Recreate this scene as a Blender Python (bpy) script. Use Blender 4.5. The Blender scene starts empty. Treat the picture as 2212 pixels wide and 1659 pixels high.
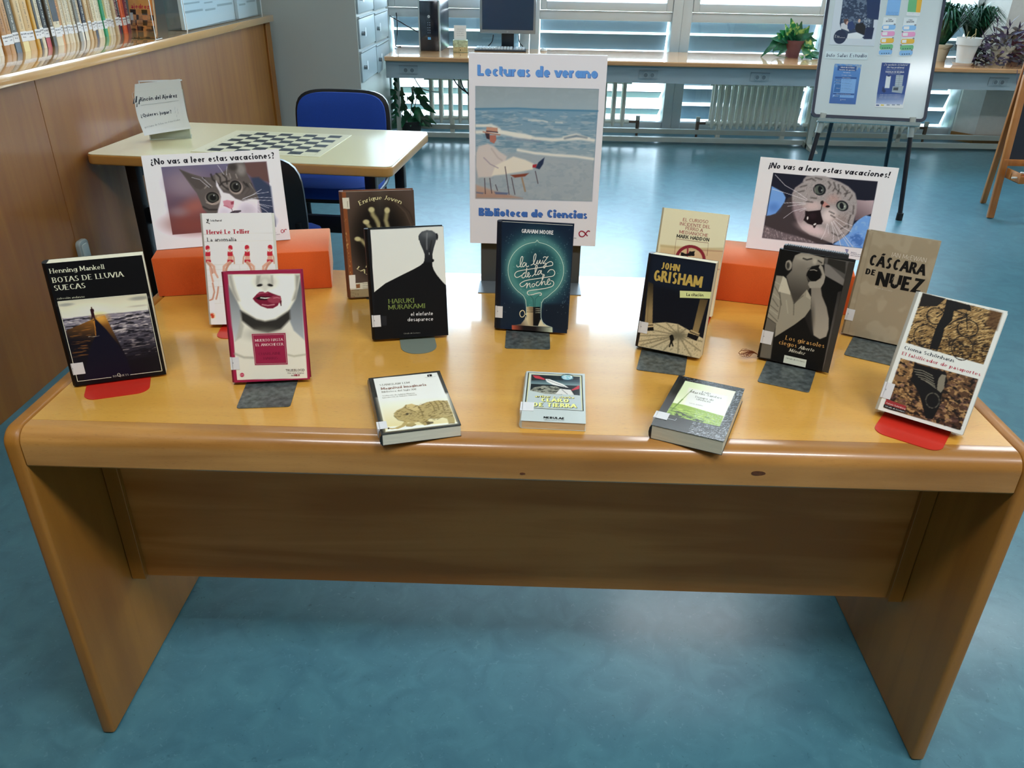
import bpy, math, random
import numpy as np
from mathutils import Matrix, Vector, Euler

C = bpy.context.scene.collection
SC = bpy.context.scene
PI = math.pi

# ------------------------------------------------------------------ camera, world, lights, exposure
def make_camera():
    cd = bpy.data.cameras.new('camera'); co = bpy.data.objects.new('camera', cd); C.objects.link(co)
    r = Vector((0.99952781, 0.02626567, 0.01594602)); u = Vector((-0.02653588, 0.47620547, 0.87893356)); f = Vector((-0.0154922, 0.87894168, -0.47667759))
    m = Matrix(((r.x, u.x, -f.x, 0.00996), (r.y, u.y, -f.y, -1.07936), (r.z, u.z, -f.z, 1.43884), (0, 0, 0, 1)))
    co.matrix_world = m
    cd.sensor_width = 36.0; cd.sensor_fit = 'HORIZONTAL'; cd.lens = 1704.966 * 36.0 / 2212.0
    cd.clip_start = 0.02; cd.clip_end = 200
    SC.camera = co
make_camera()

def make_world():
    w = bpy.data.worlds.new('sky'); SC.world = w; w.use_nodes = True
    nt = w.node_tree; nt.nodes.clear()
    out = nt.nodes.new('ShaderNodeOutputWorld'); bg = nt.nodes.new('ShaderNodeBackground')
    tc = nt.nodes.new('ShaderNodeTexCoord'); sep = nt.nodes.new('ShaderNodeSeparateXYZ'); ramp = nt.nodes.new('ShaderNodeValToRGB')
    nt.links.new(tc.outputs['Generated'], sep.inputs[0]); nt.links.new(sep.outputs['Z'], ramp.inputs[0])
    e = ramp.color_ramp.elements
    e[0].position = 0.0; e[0].color = (0.82, 0.93, 1.0, 1); e[1].position = 0.6; e[1].color = (0.62, 0.80, 1.0, 1)
    nt.links.new(ramp.outputs[0], bg.inputs[0]); bg.inputs[1].default_value = SKY
    nt.links.new(bg.outputs[0], out.inputs[0])
SKY = 12.0
make_world()

def area_light(name, loc, size, power, color, rot=(0, 0, 0)):
    ld = bpy.data.lights.new(name, 'AREA'); ld.shape = 'RECTANGLE'; ld.size = size[0]; ld.size_y = size[1]; ld.energy = power; ld.color = color
    o = bpy.data.objects.new(name, ld); C.objects.link(o); o.location = loc; o.rotation_euler = rot
    return o
WARM = (0.94, 0.97, 1.0)
# ceiling lamps presumed behind the camera; counter and window ones are added unseen fill
for i, (lx, ly, p) in enumerate([(-0.7, -1.25, 34), (1.2, -1.25, 50), (3.4, -1.25, 60), (-1.0, 2.6, 14), (1.4, 4.0, 26), (3.9, 4.0, 26)]):
    area_light('ceiling_and_fill_light', (lx, ly, 3.55), (1.1, 0.5), p, WARM)

SC.view_settings.view_transform = 'Standard'; SC.view_settings.look = 'None'
SC.view_settings.gamma = 1.0; SC.view_settings.use_curve_mapping = False
SC.view_settings.exposure = 0.2
try:
    SC.cycles.max_bounces = 8; SC.cycles.diffuse_bounces = 4; SC.cycles.glossy_bounces = 4; SC.cycles.transparent_max_bounces = 12
    SC.cycles.caustics_reflective = False; SC.cycles.caustics_refractive = False
    SC.cycles.sample_clamp_indirect = 6.0; SC.cycles.use_denoising = True
except Exception:
    pass

# ------------------------------------------------------------------ materials
def lin(h):
    if isinstance(h, str):
        c = [int(h[i:i + 2], 16) / 255 for i in (0, 2, 4)]
    else:
        c = h
    return tuple((x / 12.92 if x <= 0.04045 else ((x + 0.055) / 1.055) ** 2.4) for x in c) + (1.0,)

_M = {}
def mat(name, color='808080', rough=0.5, metal=0.0, coat=0.0, noise=0.0, nscale=40, bump=0.0, emit=None, spec=0.5, coat_rough=0.1, stretch=None):
    key = (name, color, rough, metal, coat, noise, nscale, bump)
    if key in _M: return _M[key]
    m = bpy.data.materials.new(name); m.use_nodes = True; nt = m.node_tree; b = nt.nodes['Principled BSDF']
    b.inputs['Base Color'].default_value = lin(color); b.inputs['Roughness'].default_value = rough; b.inputs['Metallic'].default_value = metal
    b.inputs['Coat Weight'].default_value = coat; b.inputs['Coat Roughness'].default_value = coat_rough
    b.inputs['Specular IOR Level'].default_value = spec
    if noise > 0 or bump > 0:
        tc = nt.nodes.new('ShaderNodeTexCoord'); mp = nt.nodes.new('ShaderNodeMapping'); nz = nt.nodes.new('ShaderNodeTexNoise')
        nz.inputs['Scale'].default_value = nscale; nz.inputs['Detail'].default_value = 6
        if stretch: mp.inputs['Scale'].default_value = stretch
        nt.links.new(tc.outputs['Object'], mp.inputs[0]); nt.links.new(mp.outputs[0], nz.inputs['Vector'])
        if noise > 0:
            mx = nt.nodes.new('ShaderNodeMix'); mx.data_type = 'RGBA'; c = lin(color)
            mx.inputs[6].default_value = tuple(max(0, x * (1 - noise)) for x in c[:3]) + (1,)
            mx.inputs[7].default_value = tuple(min(1, x * (1 + noise)) for x in c[:3]) + (1,)
            rp = nt.nodes.new('ShaderNodeMapRange'); rp.inputs[1].default_value = 0.3; rp.inputs[2].default_value = 0.7
            nt.links.new(nz.outputs[0], rp.inputs[0]); nt.links.new(rp.outputs[0], mx.inputs[0]); nt.links.new(mx.outputs[2], b.inputs['Base Color'])
        if bump > 0:
            bp = nt.nodes.new('ShaderNodeBump'); bp.inputs['Strength'].default_value = bump; bp.inputs['Distance'].default_value = 0.002
            nt.links.new(nz.outputs[0], bp.inputs['Height']); nt.links.new(bp.outputs[0], b.inputs['Normal'])
    if emit:
        b.inputs['Emission Color'].default_value = lin(emit[0]); b.inputs['Emission Strength'].default_value = emit[1]
    _M[key] = m
    return m

def wood(name, c0, c1, axis=0, rough=0.28, coat=0.25, fleck=0.35, scale=1.0, figure=0.5, coat_rough=0.12):
    """beech: faint figure stretched along the grain axis, short darker pores"""
    key = (name, c0, c1, axis)
    if key in _M: return _M[key]
    m = bpy.data.materials.new(name); m.use_nodes = True; nt = m.node_tree; b = nt.nodes['Principled BSDF']; L = nt.links
    tc = nt.nodes.new('ShaderNodeTexCoord')
    def mapping(along, across):
        mp = nt.nodes.new('ShaderNodeMapping'); s = [across * scale] * 3; s[axis] = along * scale
        mp.inputs['Scale'].default_value = s; L.new(tc.outputs['Object'], mp.inputs[0]); return mp
    n1 = nt.nodes.new('ShaderNodeTexNoise'); n1.inputs['Scale'].default_value = 1.0; n1.inputs['Detail'].default_value = 5; n1.inputs['Distortion'].default_value = 0.6
    L.new(mapping(1.2, 16).outputs[0], n1.inputs['Vector'])
    n2 = nt.nodes.new('ShaderNodeTexNoise'); n2.inputs['Scale'].default_value = 1.0; n2.inputs['Detail'].default_value = 2
    L.new(mapping(90, 700).outputs[0], n2.inputs['Vector'])
    n3 = nt.nodes.new('ShaderNodeTexNoise'); n3.inputs['Scale'].default_value = 2.2; n3.inputs['Detail'].default_value = 3
    L.new(tc.outputs['Object'], n3.inputs['Vector'])
    mx = nt.nodes.new('ShaderNodeMix'); mx.data_type = 'RGBA'; mx.inputs[6].default_value = lin(c0); mx.inputs[7].default_value = lin(c1)
    r1 = nt.nodes.new('ShaderNodeMapRange'); r1.inputs[1].default_value = 0.5 - 0.25 / max(figure, .05) * .5; r1.inputs[2].default_value = 0.5 + 0.25 / max(figure, .05) * .5
    ad = nt.nodes.new('ShaderNodeMath'); ad.operation = 'ADD'; ml = nt.nodes.new('ShaderNodeMath'); ml.operation = 'MULTIPLY_ADD'
    ml.inputs[1].default_value = 0.6; ml.inputs[2].default_value = -0.3
    L.new(n3.outputs[0], ml.inputs[0]); L.new(n1.outputs[0], ad.inputs[0]); L.new(ml.outputs[0], ad.inputs[1])
    L.new(ad.outputs[0], r1.inputs[0]); L.new(r1.outputs[0], mx.inputs[0])
    rf = nt.nodes.new('ShaderNodeMapRange'); rf.inputs[1].default_value = 0.60; rf.inputs[2].default_value = 0.72; rf.inputs[3].default_value = 0.0; rf.inputs[4].default_value = fleck
    L.new(n2.outputs[0], rf.inputs[0])
    mx2 = nt.nodes.new('ShaderNodeMix'); mx2.data_type = 'RGBA'; mx2.inputs[7].default_value = tuple(x * .45 for x in lin(c0)[:3]) + (1,)
    L.new(rf.outputs[0], mx2.inputs[0]); L.new(mx.outputs[2], mx2.inputs[6]); L.new(mx2.outputs[2], b.inputs['Base Color'])
    b.inputs['Roughness'].default_value = rough; b.inputs['Coat Weight'].default_value = coat; b.inputs['Coat Roughness'].default_value = coat_rough
    _M[key] = m
    return m

def vcol_mat(name, rough=0.4, coat=0.0, gain=1.0):
    key = (name, rough, coat, gain)
    if key in _M: return _M[key]
    m = bpy.data.materials.new(name); m.use_nodes = True; nt = m.node_tree; b = nt.nodes['Principled BSDF']
    a = nt.nodes.new('ShaderNodeAttribute'); a.attribute_name = 'Col'
    nt.links.new(a.outputs['Color'], b.inputs['Base Color']); b.inputs['Roughness'].default_value = rough; b.inputs['Specular IOR Level'].default_value = .25
    b.inputs['Coat Weight'].default_value = coat; b.inputs['Coat Roughness'].default_value = 0.12
    _M[key] = m
    return m

def glass_mat(name='window_glass', tint=(0.93, 0.98, 1.0), refl=0.08):
    if name in _M: return _M[name]
    m = bpy.data.materials.new(name); m.use_nodes = True; nt = m.node_tree; nt.nodes.clear()
    o = nt.nodes.new('ShaderNodeOutputMaterial'); t = nt.nodes.new('ShaderNodeBsdfTransparent'); g = nt.nodes.new('ShaderNodeBsdfGlossy'); mx = nt.nodes.new('ShaderNodeMixShader'); f = nt.nodes.new('ShaderNodeFresnel')
    t.inputs[0].default_value = tint + (1,); g.inputs['Roughness'].default_value = 0.02; ge = nt.nodes.new('ShaderNodeNewGeometry'); mr = nt.nodes.new('ShaderNodeMapRange'); mr.inputs[3].default_value = 1.45; mr.inputs[4].default_value = 1 / 1.45; nt.links.new(ge.outputs['Backfacing'], mr.inputs[0]); nt.links.new(mr.outputs[0], f.inputs[0])
    nt.links.new(f.outputs[0], mx.inputs[0]); nt.links.new(t.outputs[0], mx.inputs[1]); nt.links.new(g.outputs[0], mx.inputs[2]); nt.links.new(mx.outputs[0], o.inputs[0])
    _M[name] = m
    return m

# ------------------------------------------------------------------ mesh builder
class MB:
    def __init__(s): s.v = []; s.f = []
    def add(s, vs, fs):
        n = len(s.v); s.v += [tuple(p) for p in vs]; s.f += [tuple(i + n for i in f) for f in fs]; return s
    def box(s, x0, x1, y0, y1, z0, z1, M=None):
        vs = [Vector((x, y, z)) for z in (z0, z1) for y in (y0, y1) for x in (x0, x1)]
        if M: vs = [M @ p for p in vs]
        return s.add(vs, [(0, 2, 3, 1), (4, 5, 7, 6), (0, 1, 5, 4), (2, 6, 7, 3), (0, 4, 6, 2), (1, 3, 7, 5)])
    def prism(s, poly, h0, h1, fr=None):
        """poly: 2-D outline; fr(a,b,h) -> 3-D"""
        fr = fr or (lambda a, b, h: (a, b, h)); n = len(poly)
        vs = [fr(a, b, h0) for a, b in poly] + [fr(a, b, h1) for a, b in poly]
        fs = [tuple(range(n))[::-1], tuple(range(n, 2 * n))] + [(i, (i + 1) % n, n + (i + 1) % n, n + i) for i in range(n)]
        return s.add(vs, fs)
    def tube(s, path, r, n=8, cap=True):
        path = [Vector(p) for p in path]; m = len(path); rs = r if isinstance(r, (list, tuple)) else [r] * m
        rings = []; up = None
        for i, p in enumerate(path):
            d = (path[min(i + 1, m - 1)] - path[max(i - 1, 0)]); d = d.normalized() if d.length > 1e-9 else Vector((0, 0, 1))
            if up is None: up = d.orthogonal().normalized()
            a = (up - d * up.dot(d)); a = a.normalized() if a.length > 1e-6 else d.orthogonal().normalized(); up = a; b = d.cross(a)
            rings.append([p + (a * math.cos(2 * PI * k / n) + b * math.sin(2 * PI * k / n)) * rs[i] for k in range(n)])
        vs = [q for ring in rings for q in ring]
        fs = [(i * n + k, i * n + (k + 1) % n, (i + 1) * n + (k + 1) % n, (i + 1) * n + k) for i in range(m - 1) for k in range(n)]
        if cap: fs += [tuple(range(n))[::-1], tuple(range((m - 1) * n, m * n))]
        return s.add(vs, fs)
    def lathe(s, prof, c=(0, 0, 0), n=24):
        vs = [(c[0] + r * math.cos(2 * PI * k / n), c[1] + r * math.sin(2 * PI * k / n), c[2] + z) for r, z in prof for k in range(n)]
        m = len(prof); fs = [(i * n + k, i * n + (k + 1) % n, (i + 1) * n + (k + 1) % n, (i + 1) * n + k) for i in range(m - 1) for k in range(n)]
        fs += [tuple(range(n))[::-1], tuple(range((m - 1) * n, m * n))]
        return s.add(vs, fs)
    def build(s, name, m, parent=None, smooth=None, bevel=0, seg=2, loc=None, rot=None):
        me = bpy.data.meshes.new(name); me.from_pydata(s.v, [], s.f); me.validate(); me.update()
        if bevel:
            import bmesh
            bm = bmesh.new(); bm.from_mesh(me); bmesh.ops.recalc_face_normals(bm, faces=bm.faces)
            es = [e for e in bm.edges if len(e.link_faces) == 2 and e.calc_face_angle(0) > 0.6]
            bmesh.ops.bevel(bm, geom=es, offset=bevel, segments=seg, affect='EDGES', profile=0.5, clamp_overlap=True)
            bm.to_mesh(me); bm.free(); smooth = smooth or 40
        if smooth:
            me.shade_smooth()
            try: me.set_sharp_from_angle(angle=math.radians(smooth))
            except Exception: pass
        me.materials.append(m)
        o = bpy.data.objects.new(name, me); C.objects.link(o)
        if parent is not None: o.parent = parent
        if loc is not None: o.location = loc
        if rot is not None: o.rotation_euler = rot
        return o

def box(name, x0, x1, y0, y1, z0, z1, m, parent=None, bevel=0, seg=2, M=None):
    return MB().box(x0, x1, y0, y1, z0, z1, M).build(name, m, parent, bevel=bevel, seg=seg)
def empty(name, loc=(0, 0, 0), rot=(0, 0, 0)):
    o = bpy.data.objects.new(name, None); C.objects.link(o); o.location = loc; o.rotation_euler = rot; o.empty_display_size = 0.05
    return o
def tag(o, label=None, cat=None, group=None, kind=None):
    if label: o['label'] = label
    if cat: o['category'] = cat
    if group: o['group'] = group
    if kind: o['kind'] = kind
    return o
def struct(o): o['kind'] = 'structure'; return o
def rrect(x0, y0, x1, y1, r, n=5, corners=(1, 1, 1, 1)):
    """rounded rectangle outline, corners order: bl, br, tr, tl"""
    out = []
    for (cx, cy, a0, k) in ((x0, y0, PI, 0), (x1, y0, 1.5 * PI, 1), (x1, y1, 0, 2), (x0, y1, .5 * PI, 3)):
        if not corners[k]: out.append((cx, cy)); continue
        sx = r if cx == x0 else -r; sy = r if cy == y0 else -r
        for i in range(n + 1):
            a = a0 + i * PI / 2 / n; out.append((cx + sx + r * math.cos(a), cy + sy + r * math.sin(a)))
    return out
def copy_tree(o, parent=None):
    c = o.copy(); C.objects.link(c)
    if parent is not None: c.parent = parent
    for ch in list(o.children): copy_tree(ch, c)
    return c
def smoothpath(pts, k=4):
    P = [Vector(p) for p in pts]; out = []
    for i in range(len(P) - 1):
        p0, p1, p2, p3 = P[max(i - 1, 0)], P[i], P[i + 1], P[min(i + 2, len(P) - 1)]
        for j in range(k):
            t = j / k
            out.append(0.5 * ((2 * p1) + (-p0 + p2) * t + (2 * p0 - 5 * p1 + 4 * p2 - p3) * t * t + (-p0 + 3 * p1 - 3 * p2 + p3) * t ** 3))
    out.append(P[-1]); return out
# ------------------------------------------------------------------ lettering: a stroke alphabet drawn with a broad pen
FONT = {
'A':(70,'L 0 0 35 100 L 35 100 70 0 L 13 36 57 36'),'B':(60,'L 8 0 8 100 L 8 100 30 100 A 30 76 24 24 90 -90 L 8 52 32 52 A 30 26 27 26 90 -90 L 8 0 30 0'),
'C':(70,'A 38 50 34 50 45 315'),'D':(74,'L 8 0 8 100 L 8 100 30 100 A 30 50 38 50 90 -90 L 8 0 30 0'),'E':(58,'L 8 0 8 100 L 8 100 52 100 L 8 52 44 52 L 8 0 54 0'),
'F':(54,'L 8 0 8 100 L 8 100 50 100 L 8 52 42 52'),'G':(76,'A 38 50 34 50 45 315 L 68 8 68 45 L 46 45 68 45'),'H':(74,'L 8 0 8 100 L 66 0 66 100 L 8 52 66 52'),
'I':(26,'L 13 0 13 100'),'J':(44,'L 32 100 32 22 A 16 22 16 22 0 -150'),'K':(68,'L 8 0 8 100 L 8 40 60 100 L 26 60 66 0'),'L':(54,'L 8 0 8 100 L 8 0 52 0'),
'M':(88,'L 8 0 8 100 L 8 100 44 18 L 44 18 80 100 L 80 100 80 0'),'N':(76,'L 8 0 8 100 L 8 100 68 0 L 68 0 68 100'),'O':(80,'A 40 50 36 50 0 360'),
'P':(58,'L 8 0 8 100 L 8 100 30 100 A 30 73 25 27 90 -90 L 8 46 30 46'),'Q':(80,'A 40 50 36 50 0 360 L 48 22 76 -14'),'R':(64,'L 8 0 8 100 L 8 100 30 100 A 30 74 25 26 90 -90 L 8 48 30 48 L 32 48 62 0'),
'S':(56,'A 29 75 22 25 30 270 A 29 25 24 25 90 -150'),'T':(64,'L 32 0 32 100 L 2 100 62 100'),'U':(74,'L 8 100 8 32 A 37 32 29 32 180 360 L 66 32 66 100'),
'V':(70,'L 0 100 35 0 L 35 0 70 100'),'W':(100,'L 0 100 26 0 L 26 0 50 100 L 50 100 74 0 L 74 0 100 100'),'X':(68,'L 2 0 64 100 L 4 100 66 0'),'Y':(66,'L 0 100 33 48 L 33 48 66 100 L 33 0 33 48'),'Z':(62,'L 4 100 58 100 L 58 100 4 0 L 4 0 60 0'),
'a':(54,'L 44 0 44 42 A 26 42 18 22 0 150 A 25 18 19 18 0 360'),'@':(68,'A 30 32 26 32 0 360 L 57 0 57 64'),
'b':(66,'L 8 0 8 100 A 35 32 26 32 0 360'),'c':(54,'A 32 32 26 32 45 315'),'d':(68,'A 31 32 26 32 0 360 L 58 0 58 100'),'e':(62,'A 31 32 26 32 0 318 L 6 34 57 34'),
'f':(36,'L 16 0 16 80 A 32 80 16 20 180 80 L 4 62 32 62'),'g':(66,'A 31 32 26 32 0 360 L 58 64 58 -8 A 32 -8 26 20 0 -150'),'h':(62,'L 8 0 8 100 A 31 40 23 24 180 0 L 54 40 54 0'),
'i':(24,'L 12 0 12 64 D 12 88'),'j':(24,'L 14 64 14 -12 A 2 -12 12 16 0 -90 D 14 88'),'k':(54,'L 8 0 8 100 L 8 26 46 64 L 22 38 50 0'),'l':(24,'L 12 0 12 100'),
'm':(94,'L 8 0 8 64 A 28 42 20 22 180 0 L 48 42 48 0 A 67 42 19 22 180 0 L 86 42 86 0'),'n':(62,'L 8 0 8 64 A 31 40 23 24 180 0 L 54 40 54 0'),'o':(64,'A 32 32 27 32 0 360'),
'p':(66,'L 8 64 8 -28 A 35 32 26 32 0 360'),'q':(66,'A 31 32 26 32 0 360 L 58 64 58 -28'),'r':(42,'L 8 0 8 64 A 30 42 22 22 180 70'),
's':(46,'A 24 47 16 17 30 270 A 24 15 18 15 90 -150'),'t':(38,'L 16 88 16 14 A 30 14 14 14 180 290 L 4 62 34 62'),'u':(62,'L 8 64 8 24 A 31 24 23 24 180 360 L 54 64 54 0'),
'v':(54,'L 2 64 27 0 L 27 0 52 64'),'w':(80,'L 0 64 20 0 L 20 0 40 64 L 40 64 60 0 L 60 0 80 64'),'x':(52,'L 4 0 48 64 L 4 64 50 0'),'y':(54,'L 2 64 28 2 L 52 64 18 -28'),'z':(50,'L 4 64 46 64 L 46 64 4 0 L 4 0 48 0'),
'.':(22,'D 11 4'),',':(22,'L 12 6 6 -16'),'-':(36,'L 4 32 32 32'),'!':(26,'L 13 32 13 100 D 13 5'),'¡':(26,'L 13 64 13 -22 D 13 80'),'?':(54,'A 27 74 22 26 160 -70 L 30 50 26 30 D 26 5'),
'¿':(54,'D 28 74 L 28 50 24 30 A 27 6 22 26 110 340'),' ':(30,''),':':(22,'D 11 6 D 11 56'),'1':(40,'L 24 0 24 100 L 24 100 8 84'),'2':(56,'A 28 72 22 28 150 -40 L 45 54 6 0 L 6 0 52 0'),'3':(56,'A 27 75 20 25 150 -90 A 27 26 24 26 90 -150'),'4':(58,'L 42 0 42 100 L 42 100 4 30 L 4 30 56 30'),'5':(56,'L 46 100 12 100 L 12 100 10 56 A 26 31 24 31 110 -150'),
"'":(16,'L 8 100 8 76')}
ACC = {'é':('e','/'),'á':('a','/'),'í':('í0','/'),'ó':('o','/'),'ú':('u','/'),'Á':('A','/'),'ö':('o',':'),'ñ':('n','~')}
FONT['í0'] = (24, 'L 12 0 12 64')
def glyph(ch, geo=False):
    if ch in ACC:
        b, k = ACC[ch]; w, s = glyph(b, geo); top = 104 if b.isupper() else 70; cx = w / 2
        s = s + (' L %g %g %g %g' % (cx - 4, top + 4, cx + 9, top + 22) if k == '/' else (' D %g %g D %g %g' % (cx - 11, 84, cx + 11, 84) if k == ':' else ' L %g 80 %g 84' % (cx - 14, cx + 14)))
        return w, s
    if geo and ch == 'a': ch = '@'
    return FONT.get(ch, FONT['-'])
def strokes(text, wx, wy, serif=0.0, geo=False, space=6.0):
    """quads (in 1/100 em) and total width"""
    V = []; F = []; x = 0.0; Z = []; lay = 0
    def seg(p, q):
        dx, dy = q[0] - p[0], q[1] - p[1]; L = math.hypot(dx, dy) or 1e-6
        w = math.hypot(wx * dy / L, wy * dx / L) / 2; nx, ny = -dy / L * w, dx / L * w
        if abs(dy) > abs(dx) * .5: nx, ny = (-w * L / dy, 0.0)
        n = len(V); V.extend([(p[0] + nx, p[1] + ny), (p[0] - nx, p[1] - ny), (q[0] - nx, q[1] - ny), (q[0] + nx, q[1] + ny)]); F.append((n, n + 1, n + 2, n + 3))
    for ch in text:
        w, s = glyph(ch, geo); t = s.split(); i = 0; lay = 0 if lay > 7 else 8
        while i < len(t):
            k = t[i]; lay += 1; Z.extend([lay] * (len(V) - len(Z)))
            if k == 'L':
                x0, y0, x1, y1 = map(float, t[i + 1:i + 5]); i += 5
                e0 = wy / 2 if y0 in (0, 100, 64) and abs(x1 - x0) > abs(y1 - y0) else 0
                iy0 = wy / 2 * (1 if y0 == 0 else -1 if y0 in (100, 64) else 0) if abs(y1 - y0) < 1e-6 else 0
                seg((x + x0, y0 + iy0), (x + x1, y1 + iy0))
                if serif and abs(y1 - y0) > abs(x1 - x0) * 1.2:
                    for (a, b) in ((x0, y0), (x1, y1)):
                        if b in (0.0, 100.0, 64.0, -28.0):
                            if b == 0.0 and ch in 'VvWwyM' and a != x0: pass
                            h = wy * .8; yy = b + (h / 2 if b <= 0 else -h / 2); sw = wx / 2 + serif
                            l = sw if not (b in (100.0, 64.0) and ch in 'bdhklmnpruijfía' and b > 0) else sw; r = sw if not (b in (100.0, 64.0) and ch in 'bdhklmnprij') else wx / 2
                            n = len(V); V.extend([(x + a - l, yy + h / 2), (x + a - l, yy - h / 2), (x + a + r, yy - h / 2), (x + a + r, yy + h / 2)]); F.append((n, n + 1, n + 2, n + 3))
            elif k == 'A':
                cx, cy, rx, ry, a0, a1 = map(float, t[i + 1:i + 7]); i += 7
                N = max(5, int(abs(a1 - a0) / 24)); ring = []
                for j in range(N + 1):
                    a = math.radians(a0 + (a1 - a0) * j / N); ca, sa = math.cos(a), math.sin(a)
                    ring.append(((x + cx + (rx + 0) * ca, cy + ry * sa), (x + cx + (rx - wx) * ca, cy + (ry - wy) * sa)) if rx > wx and ry > wy else ((x + cx + (rx + wx * .1) * ca, cy + (ry + wy * .1) * sa), (x + cx + max(rx - wx, 1) * ca, cy + max(ry - wy, 1) * sa)))
                n = len(V)
                for o_, i_ in ring: V.extend([o_, i_])
                F.extend([(n + 2 * j, n + 2 * j + 1, n + 2 * j + 3, n + 2 * j + 2) for j in range(N)])
            elif k == 'D':
                cx, cy = float(t[i + 1]), float(t[i + 2]); i += 3; r = max(wx, wy) * .62; n = len(V)
                V.extend([(x + cx + r * math.cos(PI / 4 * j), cy + r * math.sin(PI / 4 * j)) for j in range(8)]); F.append(tuple(range(n, n + 8)))
        Z.extend([lay + 1] * (len(V) - len(Z)))
        x += w + space
    return [(a, b, z) for (a, b), z in zip(V, Z)], F, x - space
STY = {'serif': (15, 6, 7, False), 'serifb': (22, 9, 8, False), 'sans': (11, 10, 0, False), 'sansb': (19, 17, 0, False), 'geo': (20, 17, 0, True), 'geox': (27, 22, 0, True), 'heavy': (27, 19, 0, False), 'thin': (8, 7, 0, False)}
def ink(col, rough=.5):
    m = mat('ink', col, rough, spec=.3)
    if 'g' not in m: m['g'] = 1; m.node_tree.nodes['Principled BSDF'].inputs['Base Color'].default_value = tuple(min(.88, x * 1.3) for x in lin(col)[:3]) + (1,)
    return m
class Letters:
    """flat printed lettering gathered by colour, in the print's own millimetres"""
    def __init__(s): s.g = {}; s.up = None; s.run = 0; s.last = None
    def grp(s, color):
        if color != s.last: s.run += 1; s.last = color
        return s.g.setdefault((s.run, color), ([], []))
    def text(s, txt, style, color, x0, y0, x1, y1, h, slant=0.0, arc=0.0):
        wx, wy, sf, geo = STY[style]; V, F, W = strokes(txt, wx, wy, sf, geo, {'geox': 9.0, 'geo': 8.0, 'heavy': 15.0, 'sansb': 9.0}.get(style, 8.0 if sf else 6.0))
        dx, dy = x1 - x0, y1 - y0; L = math.hypot(dx, dy); ux, uy = dx / L, dy / L; kx = L / W; ky = h / 100
        vs, fs = s.grp(color); n = len(vs)
        for (a, b, z) in V:
            A = a * kx + slant * b * ky; B = b * ky
            if arc:
                t = min(max(A / L, 0), 1); B += arc * 4 * t * (1 - t); tilt = arc * 4 * (1 - 2 * t) / L; A -= b * ky * tilt
            vs.append((x0 + ux * A - uy * B, y0 + uy * A + ux * B, z * .008))
        fs.extend([tuple(i + n for i in f) for f in F])
    def stroke(s, pts, w, color, closed=False, smooth=False):
        if smooth: pts = [(p.x, p.y) for p in smoothpath([(a, b, 0) for a, b in pts], 4)]
        if closed: pts = list(pts) + [pts[0]]
        vs, fs = s.grp(color); n = len(vs); m = len(pts)
        for i, p in enumerate(pts):
            a = pts[max(i - 1, 0)]; b = pts[min(i + 1, m - 1)]
            if closed and i in (0, m - 1): a, b = pts[m - 2], pts[1]
            dx, dy = b[0] - a[0], b[1] - a[1]; L = math.hypot(dx, dy) or 1e-6
            vs.append((p[0] - dy / L * w / 2, p[1] + dx / L * w / 2)); vs.append((p[0] + dy / L * w / 2, p[1] - dx / L * w / 2))
        fs.extend([(n + 2 * i, n + 2 * i + 1, n + 2 * i + 3, n + 2 * i + 2) for i in range(m - 1)])
    def poly(s, pts, color):
        vs, fs = s.grp(color); n = len(vs); vs.extend(pts); fs.append(tuple(range(n, n + len(pts))))
    def build(s, fr, parent, name='lettering', rough=0.5):
        for k, ((_, col), (vs, fs)) in enumerate(s.g.items()):
            f0 = Vector(fr(0, 0)); nr = (Vector(fr(5, 0)) - f0).cross(Vector(fr(0, 5)) - f0).normalized() * .001; up = s.up(k) if s.up else nr * (.03 * k)
            b = MB(); b.v = [tuple(Vector(fr(q[0], q[1])) + up + nr * (q[2] if len(q) > 2 else 0)) for q in vs]; b.f = fs
            b.build(name, ink(col, rough), parent)

# ------------------------------------------------------------------ printed pictures: colours held by the points of a fine grid
def srgb2lin(a): return np.where(a <= 0.04045, a / 12.92, ((a + 0.055) / 1.055) ** 2.4)
def hexc(h): return np.array([int(h[i:i + 2], 16) / 255 for i in (0, 2, 4)])
def vnoise(X, Y, seed):
    def hsh(i, j):
        n = (i.astype(np.int64) * 374761393 + j.astype(np.int64) * 668265263 + seed * 974711) & 0x7fffffff
        n = ((n ^ (n >> 13)) * 1274126177) & 0x7fffffff
        return ((n ^ (n >> 16)) & 0xffff) / 65535.0
    i = np.floor(X); j = np.floor(Y); fx = X - i; fy = Y - j; fx = fx * fx * (3 - 2 * fx); fy = fy * fy * (3 - 2 * fy)
    return (hsh(i, j) * (1 - fx) + hsh(i + 1, j) * fx) * (1 - fy) + (hsh(i, j + 1) * (1 - fx) + hsh(i + 1, j + 1) * fx) * fy
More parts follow.
